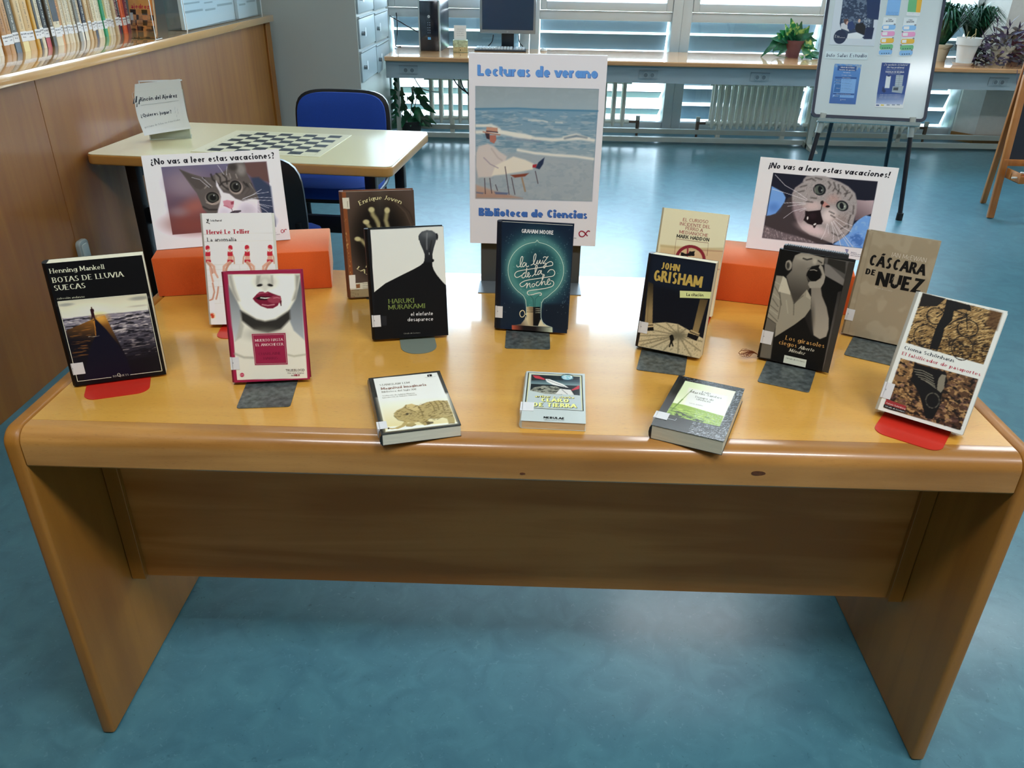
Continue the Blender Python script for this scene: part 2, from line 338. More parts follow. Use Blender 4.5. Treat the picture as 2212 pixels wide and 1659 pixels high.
class Pic:
    def __init__(s, w, h, res=1.0):
        s.w, s.h = w, h; s.nx = int(round(w / res)) + 1; s.ny = int(round(h / res)) + 1
        s.X, s.Y = np.meshgrid(np.linspace(0, w, s.nx), np.linspace(0, h, s.ny)); s.c = np.ones((s.ny, s.nx, 3)) * .8
    def blend(s, m, col): s.c = s.c * (1 - m[..., None]) + col * m[..., None]
    def sub(s, x0, y0, x1, y1, pad):
        i0 = np.searchsorted(s.X[0], x0 - pad); i1 = np.searchsorted(s.X[0], x1 + pad); j0 = np.searchsorted(s.Y[:, 0], y0 - pad); j1 = np.searchsorted(s.Y[:, 0], y1 + pad)
        return slice(max(j0, 0), max(j1, 0)), slice(max(i0, 0), max(i1, 0))
    def mask(s, pts, soft):
        P = np.array(pts, float); sl = s.sub(P[:, 0].min(), P[:, 1].min(), P[:, 0].max(), P[:, 1].max(), soft + .5)
        X, Y = s.X[sl], s.Y[sl]; d = np.full(X.shape, 1e9); ins = np.zeros(X.shape, bool)
        for k in range(len(P)):
            a = P[k]; b = P[(k + 1) % len(P)]; ex, ey = b - a; L2 = ex * ex + ey * ey + 1e-9
            t = np.clip(((X - a[0]) * ex + (Y - a[1]) * ey) / L2, 0, 1); d = np.minimum(d, (X - a[0] - t * ex) ** 2 + (Y - a[1] - t * ey) ** 2)
            if abs(ey) > 1e-9:
                c = ((a[1] > Y) != (b[1] > Y)) & (X < (Y - a[1]) / ey * ex + a[0]); ins ^= c
        d = np.sqrt(d) * np.where(ins, 1, -1)
        return sl, np.clip(d / (2 * max(soft, .25)) + .5, 0, 1)
    def run(s, ops):
        for k, o in enumerate(ops):
            t = o[0]
            if t == 'fill': s.c[:] = hexc(o[1])
            elif t == 'p':          # polygon: colour, softness, alpha, points
                sl, m = s.mask(o[4], o[2]); m = m * o[3]; s.c[sl] = s.c[sl] * (1 - m[..., None]) + hexc(o[1]) * m[..., None]
            elif t == 'g':          # gradient in polygon: c0, c1, softness, p0, p1, points
                sl, m = s.mask(o[6], o[3]); (ax, ay), (bx, by) = o[4], o[5]; q = np.clip(((s.X[sl] - ax) * (bx - ax) + (s.Y[sl] - ay) * (by - ay)) / ((bx - ax) ** 2 + (by - ay) ** 2), 0, 1)[..., None]
                s.c[sl] = s.c[sl] * (1 - m[..., None]) + (hexc(o[1]) * (1 - q) + hexc(o[2]) * q) * m[..., None]
            elif t == 'e':          # ellipse: colour, softness(0..1 of radius), alpha, cx, cy, rx, ry, rot
                _, col, so, al, cx, cy, rx, ry, ro = o; R = max(rx, ry) * (1 + so); sl = s.sub(cx - R, cy - R, cx + R, cy + R, 1); X, Y = s.X[sl] - cx, s.Y[sl] - cy
                u = (X * math.cos(ro) + Y * math.sin(ro)) / rx; v = (-X * math.sin(ro) + Y * math.cos(ro)) / ry; d = np.sqrt(u * u + v * v)
                so2 = max(so, .6 / max(rx, .1)); m = np.clip((1 + so2 - d) / (2 * so2), 0, 1); m = m * m * (3 - 2 * m) * al; s.c[sl] = s.c[sl] * (1 - m[..., None]) + hexc(col) * m[..., None]
            elif t == 'l':          # line: colour, width, softness, alpha, points
                _, col, w, so, al, pts = o; P = np.array(pts, float); sl = s.sub(P[:, 0].min(), P[:, 1].min(), P[:, 0].max(), P[:, 1].max(), w + so); X, Y = s.X[sl], s.Y[sl]; d = np.full(X.shape, 1e9)
                for a, b in zip(P[:-1], P[1:]):
                    ex, ey = b - a; tt = np.clip(((X - a[0]) * ex + (Y - a[1]) * ey) / (ex * ex + ey * ey + 1e-9), 0, 1); d = np.minimum(d, np.hypot(X - a[0] - tt * ex, Y - a[1] - tt * ey))
                m = np.clip((w / 2 - d) / (2 * max(so, .3)) + .5, 0, 1) * al; s.c[sl] = s.c[sl] * (1 - m[..., None]) + hexc(col) * m[..., None]
            elif t == 'n':          # noise in polygon: colour, amount, sx, sy, rot, threshold, points
                _, col, am, sx, sy, ro, th, pts = o; sl, m = s.mask(pts, .8); X, Y = s.X[sl], s.Y[sl]
                u = (X * math.cos(ro) + Y * math.sin(ro)) / sx; v = (-X * math.sin(ro) + Y * math.cos(ro)) / sy
                nz = vnoise(u, v, k + 3) * .65 + vnoise(u * 2.1 + 7, v * 2.1 + 3, k + 9) * .35; m = m * np.clip((nz - th) / .15, 0, 1) * am
                s.c[sl] = s.c[sl] * (1 - m[..., None]) + hexc(col) * m[..., None]
    def build(s, fr, parent, name='printed_picture', rough=0.35, coat=0.0, gain=1.25):
        n = s.nx * s.ny; co = np.array([fr(0, 0), fr(1, 0), fr(0, 1)], float); o = co[0]; ax = co[1] - o; ay = co[2] - o
        P = o + s.X.reshape(-1, 1) * ax + s.Y.reshape(-1, 1) * ay
        me = bpy.data.meshes.new(name); q = (s.nx - 1) * (s.ny - 1); idx = (np.arange(s.ny - 1)[:, None] * s.nx + np.arange(s.nx - 1)[None]).ravel()
        F = np.stack([idx, idx + 1, idx + 1 + s.nx, idx + s.nx], 1).astype(np.int32)
        me.vertices.add(n); me.vertices.foreach_set('co', P.astype(np.float32).ravel()); me.loops.add(4 * q); me.loops.foreach_set('vertex_index', F.ravel())
        me.polygons.add(q); me.polygons.foreach_set('loop_start', (np.arange(q) * 4).astype(np.int32)); me.update(calc_edges=True)
        a = me.color_attributes.new('Col', 'FLOAT_COLOR', 'POINT'); L = np.clip(srgb2lin(np.clip(s.c, 0, 1)) * gain, 0, .88).reshape(-1, 3)
        a.data.foreach_set('color', np.concatenate([L, np.ones((n, 1))], 1).astype(np.float32).ravel())
        me.materials.append(vcol_mat('printed_paper', rough, coat)); ob = bpy.data.objects.new(name, me); C.objects.link(ob); ob.parent = parent
        return ob
def print_art(key, w, h, fr0, parent, rough=0.35, coat=0.0, gain=1.25, res=1.0, picname='printed_picture', name='lettering'):
    """fr0(x_mm, y_mm, lift_mm) -> parent's coordinates"""
    ops, texts = ART[key]
    if ops: p = Pic(w, h, res); p.run(ops); p.build(lambda a, b: fr0(a, b, .12), parent, picname, rough, coat, gain)
    Lt = Letters()
    for t in texts:
        if t[0] == 't': Lt.text(*t[1:])
        elif t[0] == 's': Lt.stroke(*t[1:])
        elif t[0] == 'f': Lt.poly(t[1], t[2])
    nrm = Vector(fr0(0, 0, 1)) - Vector(fr0(0, 0, 0)); Lt.up = lambda k: nrm * (.05 * k)
    if Lt.g: Lt.build(lambda a, b: fr0(a, b, .3), parent, name, rough)
# ------------------------------------------------------------------ what is printed on covers, signs and papers (millimetres on each sheet)
ART = {
'mankell': ([('fill','07070a'),('g','c9c4aa','e2dfc6',.27,(71.93,160.53),(71.64,126.35),[(5.02,159.27),(146,157.36),(144.66,127.18),(5.48,128.7)]),('e','8f8f86',.6,.8,16.36,152.27,11.28,2.59,-.0),('e','86867e',.6,.8,133.24,150.32,15.13,3.39,-.0),('e','a5a294',.8,.7,129.01,136.47,15.18,1.53,-.0),('e','efe9cc',.9,.7,56.99,135.87,24.47,11.43,-.12),('g','8d8792','0a0a14',.27,(66.29,132.78),(73.47,32.78),[(5.48,128.7),(144.66,127.18),(145.76,7.88),(4.28,8.68)]),('n','d8d0cc',.75,9,1.6,0,.55,[(5.48,128.7),(144.66,127.18),(144.32,83.5),(5.35,102.2)]),('n','0a0a14',.85,11,2.2,0,.5,[(5.07,126.85),(144.26,124.9),(145,11.77),(76.7,13.72),(6.17,105.96)]),('n','c0b4b0',.6,12,1.8,0,.63,[(78.15,125.52),(145.26,122.83),(143.36,43.13),(90.51,40.51)]),('g','9a6424','0b0a14',.27,(67.64,123.01),(54.33,73.89),[(6.17,105.96),(51.41,120.86),(72.45,126.25),(92.39,41.26),(94.8,7.85),(4.28,8.68)]),('n','b8742c',.5,14,1.5,0,.6,[(10.14,101.56),(49.13,113.82),(33.93,56.79),(6.17,52.78)]),('e','e0a84c',.9,.75,64.01,121.55,11.47,8.65,-.13),('p','0a0a1c',.71,1,[(50.91,118.42),(54.82,118.88),(50.11,90.29),(36.35,68.45),(13.48,7.87),(94.61,6.83),(91.54,41.38),(82.42,69.98),(69.59,99.44),(56.53,121.55)]),('l','c9842f',1.24,.36,.9,[(53.22,116.77),(52.75,105.59),(50.79,91.18)]),('l','c8b8a0',.71,.18,1,[(39.14,89.82),(47.35,89.09),(56.15,89.47)]),('p','2a1018',.18,1,[(51.35,138.86),(52.62,140.22),(56.55,140.11),(57.62,137.31),(56.61,134.01),(56.36,126.38),(56.55,119.23),(54.41,119.32),(53.46,126.75),(52.45,121.88),(50.52,122.13),(51.27,128.95),(51.46,134.65)]),('e','3a2018',.05,1,54.45,141.89,1.13,1.7,-.12)],
[('s',[(5.02,159.27),(146,157.36)],.89,'dcdcc0',False,False),('s',[(146,157.36),(145.76,7.88)],.89,'dcdcc0',False,False),('s',[(145.76,7.88),(91.4,8.37)],.89,'dcdcc0',False,False),('s',[(59.69,8.42),(4.28,8.68)],.89,'dcdcc0',False,False),('s',[(4.28,8.68),(5.02,159.27)],.89,'dcdcc0',False,False),('t','Henning Mankell','serif','d8d8bc',4.39,209.31,89.05,208.87,8.29,0,.0),('t','BOTAS DE LLUVIA','serif','d8d8bc',4.9,192.79,115.73,192.16,9.12,0,.0),('t','SUECAS','serif','d8d8bc',4.28,178.79,53.28,178.58,9.18,0,.0),('t','colección andanzas','serif','b8b8a0',4.58,163.04,47.99,161.91,3.52,.2,.0),('t','TUS','serif','a8a898',62.01,7.86,69.63,7.73,3.49,0,.0),('t','Q','serif','c8c8b0',69.97,7.68,75.53,7.66,7,0,.0),('t','UETS','serif','a8a898',75.87,7.61,89.16,7.66,3.5,0,.0)]),
'anomalia': ([('fill','dbd8d0'),('l','c2bfb8',.58,.29,1,[(-.8,124.17),(139,124.89)]),('l','c2bfb8',.58,.29,1,[(-1.67,114.11),(138.34,114.47)]),('l','c2bfb8',.58,.29,1,[(-2.66,102.57),(137.57,102.53)]),('l','c2bfb8',.58,.29,1,[(-3.66,91),(136.81,90.54)]),('l','c2bfb8',.58,.29,1,[(-4.66,79.38),(136.04,78.51)]),('l','c2bfb8',.58,.29,1,[(-5.66,67.71),(135.26,66.43)]),('l','c2bfb8',.58,.29,1,[(-6.67,56.01),(134.49,54.31)]),('l','c2bfb8',.58,.29,1,[(-7.68,44.26),(133.71,42.14)]),('l','c8c5be',.58,.29,1,[(7.51,123.49),(7.91,44.64)]),('l','c8c5be',.58,.29,1,[(21.52,123.33),(22.13,44.19)]),('l','c8c5be',.58,.29,1,[(37.05,123.14),(37.88,43.68)]),('l','c8c5be',.58,.29,1,[(51.27,122.97),(52.32,43.22)]),('l','c8c5be',.58,.29,1,[(67.04,122.78),(68.31,42.71)]),('l','c8c5be',.58,.29,1,[(82.93,122.59),(84.44,42.19)]),('l','c8c5be',.58,.29,1,[(98.95,122.4),(100.7,41.67)]),('l','c8c5be',.58,.29,1,[(113.62,122.22),(115.59,41.19)]),('l','c8c5be',.58,.29,1,[(128.4,122.04),(130.6,40.71)]),('l','b9b6b0',.58,.29,1,[(-.41,186.38),(139.45,187.23)]),('l','b9b6b0',.58,.29,1,[(-1.15,171.45),(139.36,172.06)]),('l','b98a74',2.62,.44,1,[(2.74,149.31),(-2.55,139.37),(-4.72,127.08)]),('p','c99a84',.44,1,[(1.2,150.75),(10.09,150.7),(9.52,140.7),(9.63,132.1),(-1.5,132.21),(.9,140.77)]),('p','b02434',.44,1,[(1.33,152.17),(3.35,149.88),(7.79,149.86),(10.21,152.13),(10.42,144.7),(9.34,141.85),(.44,141.91),(-.14,144.77)]),('p','b02434',.44,1,[(-1.31,134.5),(9.82,134.39),(10.6,130.36),(3.66,127.56),(-1.75,129.34)]),('l','c99a84',4.94,.58,1,[(3.86,129.86),(10.21,125.77),(15.38,120.51),(14.98,108.94)]),('l','b98670',4.36,.58,1,[(2.65,128.72),(7.23,123.5),(9.97,116.25),(10.36,107.57)]),('l','c99a84',2.33,.29,1,[(5.64,150.72),(5.96,154.42)]),('e','c99a84',.05,1,7.87,157.26,2.5,3.42,-.0),('e','b02434',.05,1,5.89,160.11,4.16,3.7,-.0),('e','b02434',.05,1,3.48,157.85,2.21,3.14,-.01),('l','b98a74',2.62,.44,1,[(53.02,149.04),(56.79,138.89),(56.97,126.4)]),('p','c99a84',.44,1,[(45.75,150.52),(54.83,150.47),(54.34,140.36),(54.52,131.66),(43.13,131.77),(45.52,140.43)]),('p','b02434',.44,1,[(45.86,151.96),(47.95,149.64),(52.49,149.62),(54.95,151.91),(55.22,144.4),(54.14,141.52),(45.04,141.59),(44.42,144.48)]),('p','b02434',.44,1,[(43.31,134.08),(54.7,133.98),(55.53,129.9),(48.45,127.07),(42.9,128.87)]),('l','c99a84',4.94,.58,1,[(48.63,129.39),(41.49,125.41),(35.4,120.26),(33.9,108.65)]),('l','b98670',4.36,.58,1,[(49.68,128.22),(44.15,123.05),(40.16,115.83),(38.33,107.12)]),('l','c99a84',2.33,.29,1,[(50.29,150.5),(50.58,154.24)]),('e','c99a84',.05,1,49.1,157.12,2.56,3.46,-.0),('e','b02434',.05,1,51.6,159.99,4.26,3.75,-.0),('e','b02434',.05,1,53.69,157.68,2.27,3.17,-.0),('l','b98a74',2.62,.44,1,[(81.95,148.88),(76.59,138.73),(74.51,126.2)]),('p','c99a84',.44,1,[(80.33,150.34),(89.58,150.3),(89.13,140.09),(89.37,131.31),(77.78,131.43),(80.16,140.16)]),('p','b02434',.44,1,[(80.44,151.79),(82.57,149.46),(87.2,149.43),(89.68,151.75),(90,144.17),(88.92,141.26),(79.67,141.33),(79.02,144.25)]),('p','b02434',.44,1,[(77.95,133.76),(89.54,133.66),(90.41,129.55),(83.23,126.69),(77.57,128.51)]),('l','c99a84',4.94,.58,1,[(83.4,129.03),(90.07,124.85),(95.52,119.49),(95.27,107.68)]),('l','b98670',4.36,.58,1,[(82.15,127.87),(86.99,122.54),(89.96,115.14),(90.49,106.28)]),('l','c99a84',2.33,.29,1,[(84.95,150.32),(85.22,154.1)]),('e','c99a84',.05,1,87.17,156.99,2.6,3.49,-.0),('e','b02434',.05,1,85.07,159.9,4.33,3.78,-.0),('e','b02434',.05,1,82.59,157.59,2.31,3.2,-.0),('l','b98a74',2.62,.44,1,[(133.4,148.6),(137.48,138.25),(137.85,125.5)]),('p','c99a84',.44,1,[(125.81,150.11),(135.27,150.06),(134.9,139.74),(135.22,130.86),(123.36,130.98),(125.72,139.81)]),('p','b02434',.44,1,[(125.91,151.58),(128.12,149.22),(132.85,149.19),(135.37,151.53),(135.76,143.87),(134.68,140.93),(125.21,141),(124.52,143.95)]),('p','b02434',.44,1,[(123.52,133.34),(135.37,133.23),(136.29,129.07),(128.97,126.19),(123.16,128.03)]),('l','c99a84',4.94,.58,1,[(129.13,128.56),(121.75,124.49),(115.48,119.24),(114.09,107.39)]),('l','b98670',4.36,.58,1,[(130.23,127.36),(124.55,122.09),(120.5,114.72),(118.72,105.83)]),('l','c99a84',2.33,.29,1,[(130.54,150.09),(130.79,153.91)]),('e','c99a84',.05,1,129.21,156.85,2.66,3.53,-.0),('e','b02434',.05,1,131.76,159.77,4.44,3.82,-.0),('e','b02434',.05,1,133.97,157.42,2.37,3.24,-.0),('l','c99a84',3.78,.58,1,[(15.42,117.62),(17.83,106),(21.16,98.37)]),('l','c99a84',3.78,.58,1,[(7.58,117.73),(8.6,103.25),(10.87,90.12)]),('l','b98670',3.2,.58,1,[(9.99,86.34),(11.86,68.13),(7.24,53.54),(.78,50.78)]),('l','b98670',3.2,.58,1,[(20.63,78.2),(18.13,65.02),(14.32,53.32)]),('e','b03a24',.3,1,3.74,18.63,5.12,5.39,-.04),('n','e8c8a0',.8,3,3,0,.5,[(-1.47,24.19),(10.45,23.74),(9.51,12.42),(-2.43,12.9)])],
[('t','Hervé Le Tellier','serifb','a3182e',6.76,186.4,92.8,187.04,8.84,0,.0),('t','La anomalía','serif','242424',6.33,171.73,64.75,172.03,7.71,0,.0),('t','Seix Barral','serifb','3a3a3a',15.55,211.99,38.31,212.23,3.65,0,.0),('s',[(8.27,216.93),(10.28,214.72),(12.62,216.42),(10.04,211.93),(7.65,209.67),(10.95,209.71),(14.62,207.5)],1.16,'222222',False,True),('s',[(12.17,217.53),(9.63,213.6),(13.39,212.52)],.87,'222222',False,True),('f',[(-.16,49.63),(10.62,49.89),(10.05,25.85),(-.81,25.35)],'e6e4de')]),
'muerto': ([('fill','8c1c3c'),('p','cfcbbb',.25,1,[(7.31,196.26),(132.12,194.45),(130.89,2.15),(5.45,4.84)]),('g','6f7272','b0b3b2',1.53,(13.4,169.12),(9.58,80.6),[(6.3,179.14),(18.64,149.06),(24.19,131.26),(19.83,98.23),(7.86,75.49),(5.3,106.49)]),('g','55595a','9a9fa2',1.53,(130.86,176.76),(117.22,75.72),[(131.91,184.35),(121.25,148.86),(107.83,128.61),(108.04,107.78),(113.24,91.8),(130.57,73.77),(132.68,166.53)]),('p','e3dfce',2.54,1,[(13.92,193.72),(129.42,191.97),(126.02,169.22),(117.45,148.96),(104.54,128.71),(79.44,114.03),(64.26,111.99),(47.3,116.46),(28.06,133.67),(18.88,151.56),(11.98,174.09)]),('p','8f8b80',3.05,.8,[(7.5,195.77),(14.12,195.68),(18.17,169.01),(23.45,148.93),(18.64,149.06),(11.01,164.21)]),('p','77746a',2.54,.8,[(131.94,191.93),(123.64,192.06),(122.55,166.75),(114.74,146.46),(121.25,148.86)]),('p','2a2824',2.29,1,[(23.03,131.8),(49.6,114.58),(64.13,110.44),(83.15,113.38),(108.88,129.09),(108.68,112.98),(90.55,95.36),(67.32,88.99),(42.99,95.99),(23.72,113.47)]),('e','908c80',.8,.6,59.56,86.19,30.19,10.48,-.04),('p','9c998c',2.04,.8,[(21.77,118.64),(26.41,103.11),(19.58,82.74),(9.2,76.73),(15.93,95.81)]),('e','a8a498',.7,.8,70.21,181.67,17.21,11.29,-.02),('p','8a877c',1.53,.7,[(56.57,193.08),(63.85,192.97),(58.68,175.64),(54.17,176.98)]),('p','9a978a',1.27,.7,[(80.96,192.71),(84.89,192.65),(84.54,176.39),(80.74,175.21)]),('e','1c1a18',.3,1,60.63,175.6,5.45,2.22,.19),('e','1c1a18',.3,1,78.27,175.26,5.36,2.29,-.24),('e','cac6b6',.6,1,70.06,179.92,5.39,6.02,-.02),('e','b9b5a6',.9,.6,69.03,167.91,3.94,3.02,-.02),('p','6d142c',.51,1,[(46.08,152.1),(53.59,159.46),(58.85,163.61),(65.03,164.23),(68.52,161.88),(73.63,164.03),(83.16,159.51),(95.23,154.65),(94.42,138.04),(91.92,144.52),(88.92,138.2),(79.77,133.35),(69.83,133.65),(59.1,138.32),(49.96,146.19)]),('p','1c0408',.51,1,[(51.03,152.73),(60.64,156.02),(69.15,154.79),(79.77,154.53),(79.93,150.46),(67.4,148.76),(56.39,149.56)]),('l','e8dccb',1.78,.51,1,[(60.39,153.24),(67.68,152.04),(77.62,152.55)]),('p','8a3444',1.02,1,[(71.27,150.68),(82.89,156.22),(94.02,155.19),(96.08,149.52),(93.07,143.21),(81.75,142.25),(73.27,145.04)]),('l','d8a0a4',1.02,.76,.7,[(82.54,151.91),(88.83,152.77),(93.24,151.64)]),('l','d8a8a4',1.78,.76,.8,[(61.78,140.78),(71.52,138.97),(82.82,140.17)]),('l','b05a68',1.53,.76,.8,[(56.09,160.16),(64.82,161.71),(73.4,161.26)]),('p','4c0c1c',.38,1,[(93.13,147.05),(96.13,146.96),(95.36,137.24),(93.4,137.81)]),('l','8d8a7c',3.05,2.04,.8,[(5.7,53.42),(21.05,46.02),(40.86,44.41)]),('l','96937f',2.54,1.78,.8,[(98.36,47.73),(109.76,44.43),(130.25,46.59)])],
[('f',[(37.93,89.2),(98.93,88.71),(98.21,28.83),(38.58,30.14)],'c8b4ac'),('f',[(38.6,88.4),(98.11,87.95),(97.5,29.68),(39.41,30.89)],'8a1c3c'),('f',[(40.41,86.5),(96.17,85.92),(95.84,31.68),(40.82,32.68)],'b8a49c'),('f',[(40.85,85.96),(95.62,85.42),(95.37,32.25),(41.37,33.18)],'8a1c3c'),('t','MUERTO HASTA','serif','dcc0bc',43.49,73.83,92.68,73.92,4.74,0,.0),('t','EL ANOCHECER','serif','dcc0bc',44.01,65.66,92.79,65.41,4.76,0,.0),('t','CHARLAINE','serif','6e1430',47.56,49.09,87.39,48.85,4.53,0,.0),('t','HARRIS','serif','6e1430',55.63,40.4,81.08,40.33,4.56,0,.0),('t','TRUEBLOOD','sans','4a3238',92.87,16.63,126.82,15.93,4.37,0,.0),('t','Una serie original','sans','55484a',95.66,12.36,125.18,11.36,2.74,0,.0),('t','de','sans','55484a',101.81,7.59,106,7.6,3.01,0,.0),('t','HBO','heavy','8a1c3c',107.02,7.26,117.51,7.15,3.57,0,.0),('f',[(18.76,13.65),(18.21,11.9),(16.98,10.55),(15.35,9.91),(13.66,10.1),(12.26,11.09),(11.43,12.65),(11.37,14.48),(12.07,16.18),(13.39,17.4),(15.05,17.89),(16.72,17.54),(18.03,16.43),(18.72,14.78)],'b03a54'),('t','punto','sans','e8c8c8',12.23,13.26,17.72,13.18,1.88,0,.0)]),
'joven': ([('fill','4c3e36'),('e','33291f',.35,.9,81.22,137.75,72.58,100.46,-.03),('e','120f0d',.35,1,75.62,128.11,55.68,82.9,-.03),('l','5a4a40',1.95,1.46,.6,[(113.32,213.6),(135.46,189.4),(146.8,160.26)]),('l','2a211c',1.95,1.46,.7,[(120.59,215.78),(145.02,189.16),(152.07,167.38)]),('l','6a675c',21.95,12.2,.25,[(82.14,237.64),(79.51,190.8)]),('l','5d563c',10.73,2.44,1,[(61.12,197.89),(63.7,186.45),(69.64,177.95),(73.61,168.25),(76.59,154.91)]),('l','8f8760',6.65,2.2,1,[(61.12,197.89),(63.7,186.45),(69.64,177.95),(73.61,168.25),(76.59,154.91)]),('l','5d563c',10.24,2.44,1,[(95.31,195.15),(92.96,183.32),(90.79,173.8),(94.75,156.83)]),('l','8f8760',6.35,2.2,1,[(95.31,195.15),(92.96,183.32),(90.79,173.8),(94.75,156.83)]),('l','5d563c',8.78,2.44,1,[(48.04,170.61),(55.27,157.91)]),('l','8f8760',5.44,2.2,1,[(48.04,170.61),(55.27,157.91)]),('l','5d563c',8.29,2.44,1,[(26.07,134.44),(35.38,131.24),(43.45,119.21),(49.82,109.13)]),('l','8f8760',5.14,2.2,1,[(26.07,134.44),(35.38,131.24),(43.45,119.21),(49.82,109.13)]),('e','b3ab7e',.35,1,61.16,198.36,6.62,5.68,-.02),('e','b3ab7e',.35,1,95.36,195.86,5.94,6.42,-.02),('e','b3ab7e',.35,1,47.67,171.82,7.13,5.29,-.03),('e','b3ab7e',.35,1,26.12,134.93,6.7,4.9,-.03),('l','1c1814',1.71,.98,1,[(82.49,183.59),(78.65,159.69)]),('p','7a4526',.37,1,[(.03,238.76),(8.43,239.04),(10.51,.91),(-.01,-.0)]),('n','c0a060',.7,2.2,4,0,.66,[(.18,185.69),(5.59,185.55),(7.33,45.04),(1.22,45.25)]),('p','c6c2ae',.24,1,[(-.4,225.59),(14.37,226.18),(14.25,201.41),(.04,202.69)]),('p','bdb9a4',.24,1,[(.06,33.49),(48.36,35.91),(48.51,20.38),(1.1,18.98)]),('p','7a5030',.24,1,[(14.64,31.42),(23.33,32.15),(22.95,22.6),(14.99,22.11)]),('p','8a7b5c',.37,1,[(1.27,18.2),(47.72,19.89),(46.9,1.65),(.61,1.28)]),('n','5a4c38',.5,3,3,0,.5,[(1.27,18.2),(19.63,18.83),(17.98,1.16),(.61,1.28)]),('p','d0ccc0',.29,1,[(.29,53.19),(14.52,53.47),(13.59,22.94),(.18,22.12)])],
[('t','Una novela de','sans','55503c',29.95,31.66,45.56,32.14,2.32,0,.0),('t','intriga y','sans','55503c',29.46,26.25,45.09,26.73,2.33,0,.0),('t','nunca antes','sans','55503c',29.04,21.6,44.69,22.08,2.33,0,.0),('t','Enrique Joven','serif','cfc896',36.76,207.91,126.23,208.11,8.94,.15,11.71),('t','LAS','serif','c8c090',18.74,67.04,44.19,50.42,8.12,.1,.0),('t','E','serif','c8c090',39.05,69.92,45.3,68.7,7.58,.2,.0),('t','Autores','sans','55503c',9.61,218.38,9.25,205.52,2.11,0,.0)]),
'murakami': ([('fill','06080c'),('p','cbcdc5',.22,1,[(6.6,221.72),(150.35,222.85),(150.91,103.78),(143.37,112.01),(132.82,125.87),(126.72,137.19),(124.3,146.08),(124.39,155.93),(108.59,156.44),(106.59,152.15),(99.72,146.94),(85.09,139.82),(54.95,126.77),(28.28,114.76),(5.17,98.25)]),('g','43474a','14161a',.33,(118.76,212.87),(116.51,152.91),[(99.63,202.72),(101.31,209),(106.98,214.14),(116.81,216.69),(127.54,215.24),(134.85,209.4),(136,201.94),(132.83,191.34),(128.99,180.71),(125.46,167.85),(125.49,155.89),(126.86,152.57),(108.4,153.18),(110.15,168.31),(107.6,176.99),(102.74,189.94)]),('e','62676a',.8,.6,118.52,208.66,10.84,6.35,-.02),('l','85888a',2.19,1.32,.7,[(117.13,210.8),(115.65,196.01),(115.12,178.93)]),('l','0c0d10',1.32,1.1,.8,[(125.42,195.79),(121.22,178.77),(119.19,161.53)]),('l','b0b4b4',.88,.44,1,[(119.32,171.92),(119.32,168.03)]),('p','1c1e22',.22,1,[(134.88,210.03),(137.67,209.13),(139.16,204),(138.02,198.7),(135.62,194.49),(135.02,199.84)]),('p','0a0b0e',.22,1,[(99.55,204.83),(100.81,207.96),(100.97,196.35),(99.81,198.49)]),('e','0a0c10',.05,1,125.5,156.11,2.86,3.06,-.04),('p','0e1014',.22,1,[(.02,223.26),(6.2,221.73),(4.54,98.28),(3.73,51.46),(-4.84,51.97)]),('p','1a1c20',.22,1,[(15.63,48.93),(26.27,48.75),(25.79,28.85),(14.85,28.87)])],
[('t','HARUKI','serif','66763c',31.9,73.32,84.08,72.34,9.45,0,.0),('t','MURAKAMI','serif','66763c',30.93,60.97,105.73,60.18,9.54,0,.0),('t','el elefante','sans','e0e0d8',75,45.37,120.73,44.5,7.84,0,.0),('t','desaparece','sans','e0e0d8',67.8,34.49,120.57,32.82,7.89,0,.0),('t','Círculo de Lectores','serif','8a8a80',58.63,8.27,92.48,7.82,2.83,.15,.0)]),
